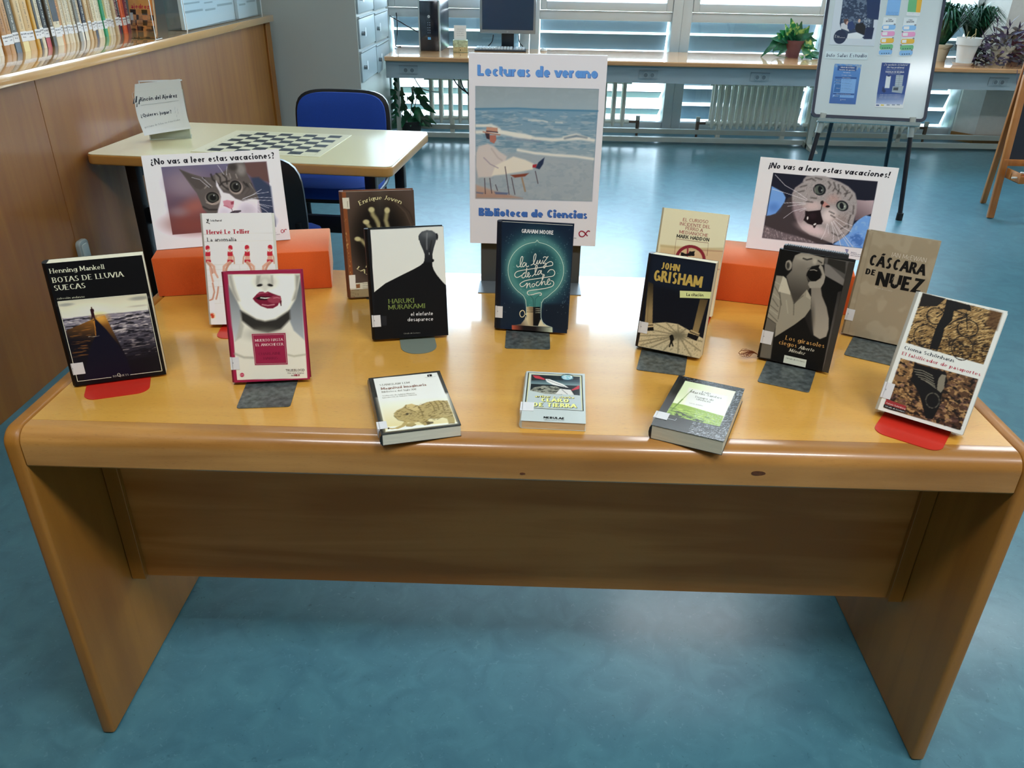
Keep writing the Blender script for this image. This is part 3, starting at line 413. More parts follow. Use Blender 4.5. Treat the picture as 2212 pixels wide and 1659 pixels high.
'moore': ([('fill','0b1c30'),('e','3c7a7a',.45,.8,78.17,132.83,64.16,72.08,.06),('e','7fb8a8',.22,.75,78.17,132.83,58.35,61.93,.06),('e','2b6464',.25,1,78.26,130.86,51.6,52.87,.06),('e','13303e',.8,.9,83.55,142.99,29.16,35.54,.06),('e','5e9a90',.4,.8,76.16,68.61,16.86,22.44,.07),('p','33706c',2.76,.8,[(59.87,77.66),(94.46,79.99),(92.19,53.39),(61.55,51.26)]),('p','102030',3.16,.9,[(-.35,53.12),(55.72,57),(60.89,28.51),(49.47,11.01),(33.46,5.65),(.92,5.37)]),('p','0b1826',3.16,.9,[(97.44,59.89),(148.69,63.43),(150.52,1.71),(109.79,13.33),(95.88,31.01)]),('e','b8d8d0',.2,.78,146.16,121.76,.5,.51,.06),('e','b8d8d0',.2,.37,111.38,92.22,.51,.52,.06),('e','b8d8d0',.2,.39,141.56,216.49,.49,.48,.06),('e','b8d8d0',.2,.36,71.28,74.53,.51,.53,.06),('e','b8d8d0',.2,.34,135.91,41.1,.52,.53,.08),('e','b8d8d0',.2,.46,88.28,213.02,.5,.49,.06),('e','b8d8d0',.2,.49,14.75,37.55,.53,.53,.07),('e','b8d8d0',.2,.73,146.24,78.34,.51,.52,.06),('e','b8d8d0',.2,.58,28.43,198.19,.51,.5,.04),('e','b8d8d0',.2,.47,31.75,80.35,.52,.53,.08),('e','b8d8d0',.2,.54,86.29,46.17,.51,.53,.08),('e','b8d8d0',.2,.55,19.6,183.11,.5,.5,.06),('e','b8d8d0',.2,.47,83.18,101.32,.51,.52,.06),('e','b8d8d0',.2,.59,99.16,145.69,.51,.5,.06),('e','b8d8d0',.2,.46,113.89,185.01,.5,.5,.06),('e','b8d8d0',.2,.39,80.41,92.18,.51,.52,.06),('e','b8d8d0',.2,.74,87.48,103.91,.51,.52,.06),('e','b8d8d0',.2,.36,59.65,99.78,.52,.52,.08),('e','b8d8d0',.2,.76,75.58,182.15,.5,.5,.04),('e','b8d8d0',.2,.48,71.25,65.12,.52,.52,.08),('e','b8d8d0',.2,.43,135.7,146.55,.5,.51,.06),('e','b8d8d0',.2,.72,91.96,63.72,.52,.53,.06),('e','b8d8d0',.2,.58,88.69,199.95,.5,.49,.06),('e','b8d8d0',.2,.74,43.14,81.26,.52,.53,.06),('e','b8d8d0',.2,.29,81.49,107.4,.51,.52,.06),('e','b8d8d0',.2,.59,81.17,191.78,.5,.5,.06),('e','b8d8d0',.2,.28,60.75,75.96,.52,.53,.08),('e','b8d8d0',.2,.53,22.89,88.85,.52,.53,.06),('e','b8d8d0',.2,.52,91.88,64.03,.51,.52,.08),('e','b8d8d0',.2,.76,123.27,126.94,.5,.51,.06),('e','b8d8d0',.2,.45,99.36,189.43,.5,.5,.06),('e','b8d8d0',.2,.35,129.58,155.84,.5,.5,.06),('e','b8d8d0',.2,.59,73.66,144.85,.51,.51,.06),('e','b8d8d0',.2,.48,67.47,167.87,.51,.51,.06),('e','b8d8d0',.2,.79,69.95,51.59,.52,.53,.08),('e','b8d8d0',.2,.65,92.63,200.44,.5,.5,.06),('e','b8d8d0',.2,.44,107.36,68.37,.52,.53,.08),('e','b8d8d0',.2,.32,14.99,101.56,.52,.52,.06),('e','b8d8d0',.2,.47,118.83,74.98,.51,.52,.08),('e','b8d8d0',.2,.77,138.79,187.38,.49,.5,.04),('e','b8d8d0',.2,.66,75.64,77.85,.51,.53,.06),('e','b8d8d0',.2,.27,153.07,44.21,.51,.53,.08),('e','b8d8d0',.2,.27,8.32,113.62,.52,.52,.06),('e','b8d8d0',.2,.62,101.54,121.12,.5,.52,.06),('e','b8d8d0',.2,.77,68.22,165.87,.5,.5,.06),('e','b8d8d0',.2,.3,106.73,214.52,.49,.49,.04),('e','b8d8d0',.2,.47,95.59,164.77,.5,.5,.06),('e','b8d8d0',.2,.76,117.61,154.43,.5,.51,.06),('e','b8d8d0',.2,.35,110.78,118.64,.5,.51,.06),('e','b8d8d0',.2,.79,67.45,77.31,.52,.52,.08),('e','b8d8d0',.2,.66,14.5,186.93,.51,.5,.06),('e','b8d8d0',.2,.71,122.39,201.18,.5,.49,.06),('e','b8d8d0',.2,.44,121.7,94.64,.51,.52,.06),('e','b8d8d0',.2,.71,69.41,149.3,.5,.51,.06),('e','b8d8d0',.2,.76,52.34,156.03,.51,.5,.08),('e','b8d8d0',.2,.69,144.08,44.43,.51,.53,.08),('e','b8d8d0',.2,.56,16.17,194.7,.5,.5,.06),('e','b8d8d0',.2,.6,133.84,59.43,.52,.53,.06),('e','b8d8d0',.2,.37,140.25,191.27,.49,.5,.06),('e','b8d8d0',.2,.42,52.48,167.69,.5,.5,.06),('e','b8d8d0',.2,.27,22.33,144.79,.51,.51,.06),('e','b8d8d0',.2,.49,87.81,44.73,.52,.53,.08),('e','b8d8d0',.2,.76,97.43,106.94,.5,.52,.06),('e','b8d8d0',.2,.43,115.5,69.15,.51,.53,.08),('e','b8d8d0',.2,.47,133.78,185.09,.49,.5,.06),('e','b8d8d0',.2,.74,111.11,157.69,.51,.5,.06),('e','b8d8d0',.2,.38,126.95,188.19,.5,.5,.06),('e','b8d8d0',.2,.44,15.43,55.97,.52,.53,.08),('e','b8d8d0',.2,.32,61.3,165.83,.5,.51,.06),('e','b8d8d0',.2,.56,70.16,172.65,.5,.51,.06),('e','b8d8d0',.2,.77,35.43,121.14,.51,.52,.06),('e','b8d8d0',.2,.28,63.39,41.44,.52,.53,.08),('e','b8d8d0',.2,.78,86.4,108.4,.51,.51,.08),('e','b8d8d0',.2,.67,139.77,127.87,.5,.51,.08),('e','b8d8d0',.2,.77,149.57,87.69,.51,.52,.06),('e','b8d8d0',.2,.61,141.41,133.2,.5,.51,.06),('e','b8d8d0',.2,.73,31.62,134.3,.51,.51,.08),('e','b8d8d0',.2,.32,87.73,165.81,.51,.5,.06),('e','b8d8d0',.2,.38,37.15,189.95,.5,.49,.06),('e','b8d8d0',.2,.71,58.24,205.46,.5,.5,.06),('e','b8d8d0',.2,.6,65.08,112.9,.51,.51,.08),('e','b8d8d0',.2,.34,22.71,196.5,.5,.49,.06),('e','b8d8d0',.2,.48,144.02,199.7,.49,.49,.06),('e','b8d8d0',.2,.26,133.36,114.26,.51,.51,.08),('e','b8d8d0',.2,.34,133.2,150.07,.5,.51,.06),('e','b8d8d0',.2,.27,55.59,107.43,.51,.52,.06),('e','b8d8d0',.2,.38,100.18,107.43,.51,.52,.06),('e','b8d8d0',.2,.26,65.42,179.61,.5,.5,.06),('e','b8d8d0',.2,.71,90.13,136.48,.51,.51,.06),('e','b8d8d0',.2,.62,34.44,133.84,.51,.51,.06),('e','b8d8d0',.2,.63,14.94,147.91,.51,.51,.06),('e','b8d8d0',.2,.57,40.61,147.94,.51,.5,.08),('e','b8d8d0',.2,.72,68.33,56.26,.52,.53,.08),('e','b8d8d0',.2,.35,125.82,142.12,.51,.51,.06),('e','b8d8d0',.2,.53,97.88,140.04,.5,.51,.06),('e','b8d8d0',.2,.69,104.41,47,.52,.53,.08),('e','b8d8d0',.2,.62,26.23,47.6,.52,.53,.08),('e','b8d8d0',.2,.51,53.98,82.47,.52,.53,.06),('e','b8d8d0',.2,.33,87.93,113.57,.51,.51,.08),('e','b8d8d0',.2,.28,58.02,136.19,.51,.51,.06),('e','b8d8d0',.2,.51,109.09,158.74,.5,.5,.06),('e','b8d8d0',.2,.4,147.03,63.35,.51,.53,.06),('e','b8d8d0',.2,.32,64.6,112.17,.51,.52,.06),('e','b8d8d0',.2,.31,119.4,159.91,.5,.5,.06),('e','b8d8d0',.2,.26,108.51,125.16,.51,.51,.08),('e','b8d8d0',.2,.27,89.87,78.58,.51,.52,.08),('e','b8d8d0',.2,.49,98.95,171.65,.5,.5,.06),('e','b8d8d0',.2,.77,16.49,116.15,.51,.51,.08),('e','b8d8d0',.2,.72,47.17,201.24,.5,.49,.06),('e','b8d8d0',.2,.75,142.76,131.62,.5,.51,.06),('e','b8d8d0',.2,.71,139.83,87.39,.51,.52,.08),('e','b8d8d0',.2,.48,31.59,59.55,.52,.54,.06),('e','b8d8d0',.2,.72,48,112.8,.51,.52,.06),('e','b8d8d0',.2,.41,65.56,199.82,.5,.49,.06),('e','b8d8d0',.2,.78,48.75,88.17,.51,.52,.08),('e','b8d8d0',.2,.64,83.64,170.12,.5,.5,.06),('e','b8d8d0',.2,.61,24.71,200.29,.51,.49,.06),('e','b8d8d0',.2,.29,60.13,133.62,.51,.52,.06),('e','b8d8d0',.2,.79,76.42,106.6,.51,.52,.06),('e','b8d8d0',.2,.52,8.99,118.48,.51,.52,.06),('e','b8d8d0',.2,.52,99.79,62.83,.52,.53,.06),('e','b8d8d0',.2,.69,88.99,126.14,.51,.51,.06),('e','b8d8d0',.2,.65,135.15,161.06,.5,.5,.06),('e','b8d8d0',.2,.69,99.66,149.92,.5,.5,.08),('e','b8d8d0',.2,.56,106.55,129.18,.5,.52,.06),('e','b8d8d0',.2,.6,144.6,104.89,.5,.52,.06),('e','b8d8d0',.2,.73,63.36,73.52,.51,.52,.08),('e','b8d8d0',.2,.62,49.66,155.19,.5,.51,.06),('e','b8d8d0',.2,.41,45.02,197.96,.5,.5,.06),('e','b8d8d0',.2,.57,106.94,127.26,.51,.51,.08),('e','b8d8d0',.2,.78,97.03,120.79,.51,.51,.06),('e','b8d8d0',.2,.63,128.04,44.29,.52,.53,.06),('e','b8d8d0',.2,.77,124.52,83.28,.51,.53,.06),('e','b8d8d0',.2,.26,54.1,155.81,.51,.5,.06),('e','b8d8d0',.2,.51,18.31,36.86,.52,.54,.06),('e','b8d8d0',.2,.53,21.24,192.02,.51,.49,.06),('e','b8d8d0',.2,.56,103.47,66.61,.51,.53,.06),('e','b8d8d0',.2,.35,55.89,87.96,.52,.52,.06),('e','b8d8d0',.2,.62,51.56,191.5,.5,.5,.06),('e','b8d8d0',.2,.38,83.7,137.13,.51,.51,.06),('e','b8d8d0',.2,.75,126.91,147.49,.5,.51,.06),('e','b8d8d0',.2,.66,46.35,98.97,.51,.52,.06),('e','b8d8d0',.2,.67,28.52,179.44,.51,.5,.06),('e','b8d8d0',.2,.3,18.7,126.05,.52,.52,.06),('e','b8d8d0',.2,.38,148.94,69.53,.5,.53,.06),('e','b8d8d0',.2,.31,130.53,84.39,.51,.52,.06),('e','b8d8d0',.2,.64,45.67,98.08,.51,.52,.08),('e','b8d8d0',.2,.52,53.16,190.19,.51,.5,.06),('e','b8d8d0',.2,.36,116.74,124.57,.51,.51,.06),('e','b8d8d0',.2,.5,51.97,77.28,.52,.52,.08),('e','b8d8d0',.2,.5,132.33,97.45,.47,.48,.06),('e','b8d8d0',.2,.5,141.36,82.41,.47,.48,.06),('e','b8d8d0',.2,.5,136.29,66.58,.48,.48,.08),('e','b8d8d0',.2,.5,140.41,111.43,.47,.47,.06),('e','b8d8d0',.2,.5,138.56,112.82,.47,.47,.06),('e','b8d8d0',.2,.5,134.68,149.26,.46,.47,.07),('e','b8d8d0',.2,.5,138.44,56.8,.47,.49,.06),('e','b8d8d0',.2,.5,120.7,131.03,.46,.48,.04),('e','b8d8d0',.2,.5,132.3,159.5,.46,.46,.07),('e','b8d8d0',.2,.5,117.18,149.44,.47,.47,.06),('e','b8d8d0',.2,.5,136.38,67.78,.48,.48,.08),('e','b8d8d0',.2,.5,121.33,92.84,.47,.48,.06),('e','b8d8d0',.2,.5,142.36,70.68,.47,.48,.06),('e','b8d8d0',.2,.5,134.64,127.63,.46,.48,.07),('e','b8d8d0',.2,.5,141.63,68.96,.47,.49,.06),('e','b8d8d0',.2,.5,133.85,99.31,.46,.47,.09),('e','b8d8d0',.2,.5,141.68,151.6,.46,.46,.07),('e','b8d8d0',.2,.5,135.74,168.45,.46,.46,.07),('e','b8d8d0',.2,.5,135.69,141.62,.46,.46,.07),('e','b8d8d0',.2,.5,138.03,112.36,.47,.48,.06),('e','b8d8d0',.2,.5,131.99,97.2,.47,.48,.06),('e','b8d8d0',.2,.5,129.63,86.87,.47,.48,.06),('e','b8d8d0',.2,.5,140.04,82.34,.47,.48,.06),('e','b8d8d0',.2,.5,138.31,164.11,.46,.46,.07),('e','b8d8d0',.2,.5,138.98,69.41,.47,.48,.06),('e','b8d8d0',.2,.5,135.65,128.69,.47,.47,.06),('e','b8d8d0',.2,.5,143.26,111.64,.46,.47,.07),('e','b8d8d0',.2,.5,122.27,182.7,.46,.46,.07),('e','b8d8d0',.2,.5,135.76,180.3,.46,.46,.07),('e','b8d8d0',.2,.5,121.23,179.72,.46,.46,.04),('e','b8d8d0',.2,.5,128.48,133.64,.47,.47,.04),('e','b8d8d0',.2,.5,134.68,98.97,.47,.48,.06),('e','b8d8d0',.2,.5,136.15,64.32,.47,.49,.06),('e','b8d8d0',.2,.5,133.17,155.7,.46,.47,.07),('e','b8d8d0',.2,.5,137.98,75.18,.47,.49,.06),('e','b8d8d0',.2,.5,137.57,63.71,.47,.49,.06),('e','b8d8d0',.2,.5,140.64,66.51,.47,.49,.06),('e','b8d8d0',.2,.5,139.56,83.53,.47,.48,.06),('e','b8d8d0',.2,.5,134.23,183.48,.46,.46,.07),('e','b8d8d0',.2,.5,135.45,165.71,.46,.47,.04),('e','b8d8d0',.2,.5,124.7,170.3,.46,.46,.07),('e','b8d8d0',.2,.5,139.87,66.92,.47,.49,.06),('e','b8d8d0',.2,.5,138.17,92.75,.47,.48,.06),('e','b8d8d0',.2,.5,141.42,109.62,.46,.48,.07),('e','b8d8d0',.2,.5,126.74,178.06,.46,.46,.07),('e','b8d8d0',.2,.5,135.71,101.86,.47,.48,.06),('e','b8d8d0',.2,.5,137.51,55.8,.47,.48,.09),('e','b8d8d0',.2,.5,136.25,65.55,.48,.49,.06),('e','b8d8d0',.2,.5,134.47,83.27,.47,.48,.09),('e','b8d8d0',.2,.5,150.57,125.26,.46,.47,.07),('e','b8d8d0',.2,.5,131.37,92.56,.47,.48,.06),('e','b8d8d0',.2,.5,134.25,173.33,.46,.46,.07),('e','b8d8d0',.2,.5,148.28,96.67,.47,.48,.06),('e','b8d8d0',.2,.5,151.41,76.82,.47,.48,.06),('e','b8d8d0',.2,.5,134.5,139.24,.47,.47,.06),('e','b8d8d0',.2,.5,138.97,108.15,.46,.48,.07),('e','b8d8d0',.2,.5,131.83,149.64,.46,.47,.07),('e','b8d8d0',.2,.5,130.33,98.69,.47,.48,.06),('e','b8d8d0',.2,.5,142.58,99.06,.47,.48,.06),('e','b8d8d0',.2,.5,126.82,138.37,.46,.47,.04),('g','cfc094','8a7458',.2,(61.64,49.21),(76.98,50.28),[(61.54,51.67),(76.87,52.73),(78.75,11.06),(67.65,11.08),(63.63,20.39)]),('p','0c0c0e',.59,1,[(75.9,52.26),(89.81,53.23),(91.39,28.62),(89.66,14.36),(77.74,10.98)]),('l','14100c',1.18,.2,1,[(61.66,48.8),(76.41,49.83)]),('l','a8a890',.99,.2,1,[(81.06,48.51),(90.4,49.17)]),('l','14100c',1.18,.2,1,[(61.83,44.7),(76.59,45.73)]),('l','a8a890',.99,.2,1,[(81.24,44.42),(90.6,45.07)]),('l','14100c',1.18,.2,1,[(62,40.59),(76.77,41.63)]),('l','a8a890',.99,.2,1,[(81.43,40.31),(90.8,40.97)]),('g','6a5340','cfc6a4',.59,(49.55,8.92),(69.17,22.87),[(36.36,9.64),(51.41,13.25),(59.05,24.22),(61.52,32.7),(67.64,11.5),(87.78,11.72),(93.04,27.7),(99.57,17.17),(114.9,11.62)]),('g','b8543c','1a1414',.2,(33.6,1.45),(57.87,3.24),[(32.73,9.16),(69.7,10.4),(70.24,-2.15),(32.91,-2.18)]),('g','1a1414','b8c4a8',.2,(82.04,5.02),(118.23,5.6),[(67.69,10.25),(118.58,10.22),(119,-1.26),(70.24,-2.15)]),('p','08101c',.3,1,[(-.1,224.8),(4.73,224.68),(7.67,-2.57),(-.56,-.22)])],
[('s',[(62.32,32.76),(61.47,53.3),(59.77,65.45),(55.03,74.29),(47.1,80.61),(42.56,83.76),(38.35,87.35),(34.52,91.32),(31.1,95.66),(28.12,100.31),(25.61,105.22),(23.59,110.36),(22.08,115.68),(21.09,121.11),(20.63,126.62),(20.7,132.15),(21.29,137.65),(22.4,143.07),(24.03,148.35),(26.14,153.46),(28.72,158.35),(31.74,162.97),(35.19,167.28),(39.01,171.25),(43.18,174.83),(47.65,178.01),(52.4,180.75),(57.37,183.04),(62.52,184.84),(67.81,186.15),(73.72,187.42),(75.96,189.09),(77.93,192.46)],.99,'b9d0c2',False,False),('s',[(77.93,192.46),(79.81,189.31),(82.4,187.55),(83.51,187.07),(88.83,186.38),(94.06,185.19),(99.14,183.51),(104.04,181.34),(108.71,178.72),(113.1,175.66),(117.19,172.19),(120.93,168.34),(124.29,164.14),(127.24,159.63),(129.75,154.85),(131.8,149.83),(133.37,144.63),(134.45,139.29),(135.01,133.85),(135.06,128.37),(134.59,122.89),(133.61,117.47),(132.12,112.15),(130.13,106.98),(127.65,102.01),(124.72,97.29),(121.35,92.87),(117.58,88.78),(113.44,85.06),(104.57,75.62),(96.93,70.03),(92.98,61.62),(92.49,47.26),(93.29,30.83),(97.38,20.75),(105.74,14.08),(117.95,10.8)],.99,'b9d0c2',False,False),('s',[(38.23,138.82),(38.8,135.81),(41.43,134.45),(45.82,138.53),(49.94,149.4),(50.15,155.45),(48.14,156.84),(46.05,152.19),(45.2,143.05),(46.39,135.52),(48.98,135.38)],1.45,'dcdccc',False,True),('s',[(56.36,143.74),(52.71,144.27),(49.9,138.78),(51.24,135.52),(54.19,137.53),(58.17,143.85),(57.5,138.04),(61.03,136.74),(63.22,138.7)],1.45,'dcdccc',False,True),('s',[(66.95,139.85),(72.08,143.2),(76.11,154.02),(76.93,162.35),(74.91,163.72),(72.91,158.35),(72.63,147.77),(74.41,141.83),(77.4,142.32),(81.04,151.31),(80.14,144.91),(82.61,143.55),(86.1,152.38),(85.83,145.57),(88.57,144.83),(91.53,151.96)],1.45,'dcdccc',False,True),('s',[(92.22,156.21),(94.17,159.04),(99.9,158.19),(102.02,160.72),(96.91,152.29),(91.87,145.03),(97.22,146.27),(98.49,141.81),(95.34,135.85),(93.41,138.16),(97.63,144.03),(106.33,149.85),(111.21,148.35),(111.9,143.86),(107.53,141.32),(78.51,134.49),(45.5,127.07),(36.84,122.69),(34.93,116.43),(39.19,112.55),(47.43,116.46),(56.26,123.93),(52.55,121.7),(49.75,115.54),(52.17,112.15),(56,115.48),(58.68,124.08),(59.16,134.49)],1.45,'dcdccc',False,True),('s',[(58.67,131.72),(57.75,117.12),(59.97,114.96),(64.73,121.1),(63.83,124.41),(61.77,122.75),(62.03,116.63),(64.98,115.28),(68.29,119.33)],1.45,'dcdccc',False,True),('s',[(70.55,116.41),(76.74,123.7),(80.63,137.66),(78.99,140.6),(76.94,135.91),(76.74,123.7),(77.97,119.95),(80.91,121.98)],1.45,'dcdccc',False,True),('s',[(88.4,129.79),(84.51,129.08),(82.06,123.28),(83.68,121.09),(87.24,125.59),(89.55,130.93),(89.3,123.74),(92.95,123.21)],1.45,'dcdccc',False,True),('s',[(102.28,126.86),(106.5,132.45),(113.22,133.33),(117.29,127.81),(114.21,120.75),(102.01,117.36),(64.48,109.1),(52.48,104.46),(46.28,98.63),(49.83,93.9),(56.15,96.49),(61.41,102.41),(60.35,91.02),(62.67,97.85),(66.6,102.29),(67.2,95.36),(69.73,93.51)],1.45,'dcdccc',False,True),('s',[(75.14,102.08),(71.73,100),(71.93,95.36),(74.98,95.56),(77.35,100.37),(74.82,102.36)],1.45,'dcdccc',False,True),('s',[(84.97,106.58),(80.65,104.75),(80.14,99.31),(82.96,97.64),(86.91,100.99),(93.18,112.5),(95.78,121.1),(93.91,122.05),(92.27,115.51),(91.07,99.72),(93.78,106.38),(97.2,107.84),(97.95,102.03),(100.84,101.91),(106.61,110.29),(107.66,113.43),(105.21,114.04),(102.49,108.18),(103.69,102.4),(108.08,102.69),(110.18,105.91)],1.45,'dcdccc',False,True),('s',[(109.18,110.46),(114.22,109.56),(116.31,104.47),(112.4,98.34),(95.68,92.59),(68.48,86.9),(62.53,82.91),(64.27,78.03),(70.41,77.82),(85.48,82.89),(90.98,82.95),(91.78,78.95),(88,78.07)],1.45,'dcdccc',False,True),('s',[(67.2,78.15),(75.12,69.56),(76.89,52.33)],.59,'0e2a30',False,False),('s',[(87.61,78.52),(79.48,69.85),(79.48,52.51)],.59,'0e2a30',False,False),('s',[(58.63,34.56),(56.79,30.29),(51.81,28.9),(48.6,33.85),(49.37,40.11),(54.26,43.55),(57.98,40.72),(59.59,35.67),(62.99,35.91)],1.58,'d4c8a0',False,True),('t','GRAHAM MOORE','sansb','e6e6de',45.57,204.93,110.32,205.01,7.97,0,.0)]),
'grisham': ([('fill','060b16'),('p','0b1626',4.62,.8,[(1.32,186.29),(125.58,187.1),(124.17,135.81),(64.66,126.05),(3.26,132.26)]),('g','262014','8a7650',.46,(5.56,132.63),(11.14,76.95),[(2.02,134.37),(12.76,131.47),(23.03,51.12),(7.47,48.29)]),('l','5a4c34',1.38,.69,.6,[(5.71,123.38),(12.5,50.44)]),('g','4a3c24','84704a',.46,(116.12,118.48),(109.36,53.57),[(107.33,117),(122.45,118.4),(114.94,50.97),(103.12,51.93)]),('p','bcae8a',.46,1,[(.35,1.85),(1.79,31.14),(13.11,46.12),(26.4,54.43),(49.47,60.06),(72.99,60.93),(95.46,52.94),(126.72,41.03),(126.24,.56)]),('l','6a6048',2.08,1.15,.75,[(77.73,39.13),(-.82,10.52)]),('l','6a6048',2.08,1.15,.75,[(77.73,39.13),(-.8,23.14)]),('l','6a6048',2.08,1.15,.75,[(77.73,39.13),(6.74,39.51)]),('l','6a6048',2.08,1.15,.75,[(77.73,39.13),(26.4,54.43)]),('l','6a6048',2.08,1.15,.75,[(77.73,39.13),(49.47,60.06)]),('l','6a6048',2.08,1.15,.75,[(77.73,39.13),(72.99,60.93)]),('l','6a6048',2.08,1.15,.75,[(77.73,39.13),(90.44,54.92)]),('l','6a6048',2.08,1.15,.75,[(77.73,39.13),(110.6,46.52)]),('l','6a6048',2.08,1.15,.75,[(77.73,39.13),(126.21,34.82)]),('l','6a6048',2.08,1.15,.75,[(77.73,39.13),(126.7,15.16)]),('l','6a6048',2.08,1.15,.75,[(77.73,39.13),(108.97,1.64)]),('l','6a6048',2.08,1.15,.75,[(77.73,39.13),(82.3,3.91)]),('l','6a6048',2.08,1.15,.75,[(77.73,39.13),(53.41,3.29)]),('l','6a6048',2.08,1.15,.75,[(77.73,39.13),(26.58,3.12)]),('l','6a6048',2.08,1.15,.75,[(77.73,39.13),(6.7,4.35)]),('e','6a6450',.7,.85,77.85,38.42,14,9.21,.18),('n','6a6048',.5,2,2,0,.62,[(.35,1.85),(13.11,46.12),(72.99,60.93),(125.6,40.82),(126.24,.56)]),('p','b09c74',.46,1,[(11.25,50.7),(23.59,53.92),(26.49,45.61),(13.73,41.79)]),('p','2a2018',.23,1,[(12.84,48.04),(25.22,51.03),(25.46,49.36),(13.11,46.12)]),('p','0a0a0e',.23,1,[(13.12,42.67),(26.42,46.09),(27.47,38.89),(14.55,35.99)]),('p','a8946a',.46,1,[(99.84,54.71),(117.85,50.3),(117.51,44.41),(96.51,46.81)]),('p','2a2018',.23,1,[(98.51,51.56),(117.54,46.85),(117.34,45.35),(97.92,49.51)]),('p','0a0a0e',.23,1,[(95.97,47.19),(117.51,44.41),(114.2,34),(94.75,39.14)]),('p','0c0b0a',.23,1,[(60.27,33.63),(63.69,37.73),(67.39,36.95),(70.47,29.62),(68.07,23.7),(71.87,14.94),(69.69,13.52),(66.2,20.35),(65.18,11.64),(62.68,12.16),(63.73,23.87)]),('l','0c0b0a',1.15,.23,1,[(65.11,18.14),(63.15,12.25)])],
[('t','JOHN','heavy','b0954a',23.89,162.85,59.01,163.29,13.25,0,.0),('t','GRISHAM','heavy','b0954a',11.39,137.7,105.67,138.91,21.91,0,.0),('f',[(66.38,126.79),(126.23,134.33),(126.01,121.07),(68.61,113.28)],'c6cc8c'),('t','La citación','sansb','1e1e1a',80.79,118.79,113.04,123.02,6.11,0,.0)]),
'haddon': ([('fill','d2cba8'),('g','c8b888','c4a47c',2.54,(67.95,149.92),(71.65,127.55),[(3.39,141.08),(142.7,147.43),(132.73,-17.58),(14.83,-21.89)]),('l','a89468',3.56,2.54,.7,[(6.24,138.95),(69.59,140.01),(139.73,149.58)]),('l','9a6a54',2.03,1.02,.7,[(85,139.56),(139.47,143.93)]),('p','cfb48c',3.05,.6,[(83.35,118.89),(142.2,121.7),(135.06,-30.97),(98.61,-35.63)]),('l','9a5a50',2.03,1.02,.7,[(127.19,104.15),(141.36,104.75)]),('l','7a1f2a',6.6,.25,1,[(43.73,113.52),(43.42,118.75),(44.12,123.92),(45.8,128.87),(48.42,133.42),(51.88,137.43),(56.05,140.76),(60.81,143.31),(65.99,144.98),(71.42,145.72),(76.92,145.51),(82.3,144.35),(87.38,142.28),(92,139.36),(95.99,135.7),(99.21,131.41),(101.57,126.64),(102.96,121.54)]),('l','8a3038',3.56,.51,1,[(67.03,116.68),(64.19,141.81)]),('p','14100e',.25,1,[(50.76,130.32),(55.83,130.5),(61.31,128.18),(67.4,130.03),(69.33,135.39),(73.49,134.94),(81.5,137.56),(79.83,133.76),(81.59,126.34),(52.04,122.33)])],
[('t','EL CURIOSO','sans','8c2436',44.28,197.19,98.83,198.58,6.88,0,.0),('t','INCIDENTE DEL','sans','8c2436',38.47,187.95,104.95,188.22,6.89,0,.0),('t','PERRO A','sans','8c2436',52.37,179.93,90.25,179.18,6.92,0,.0),('t','MEDIANOCHE','sans','8c2436',40.5,170.55,103.05,169.89,6.96,0,.0),('t','MARK HADDON','sansb','1c1c1c',36.5,160.73,106.93,160.83,7.48,0,.0),('s',[(37.9,122.96),(36.15,158.17),(106.2,157.7),(108.2,129.95)],.76,'7a3a38',False,False)]),
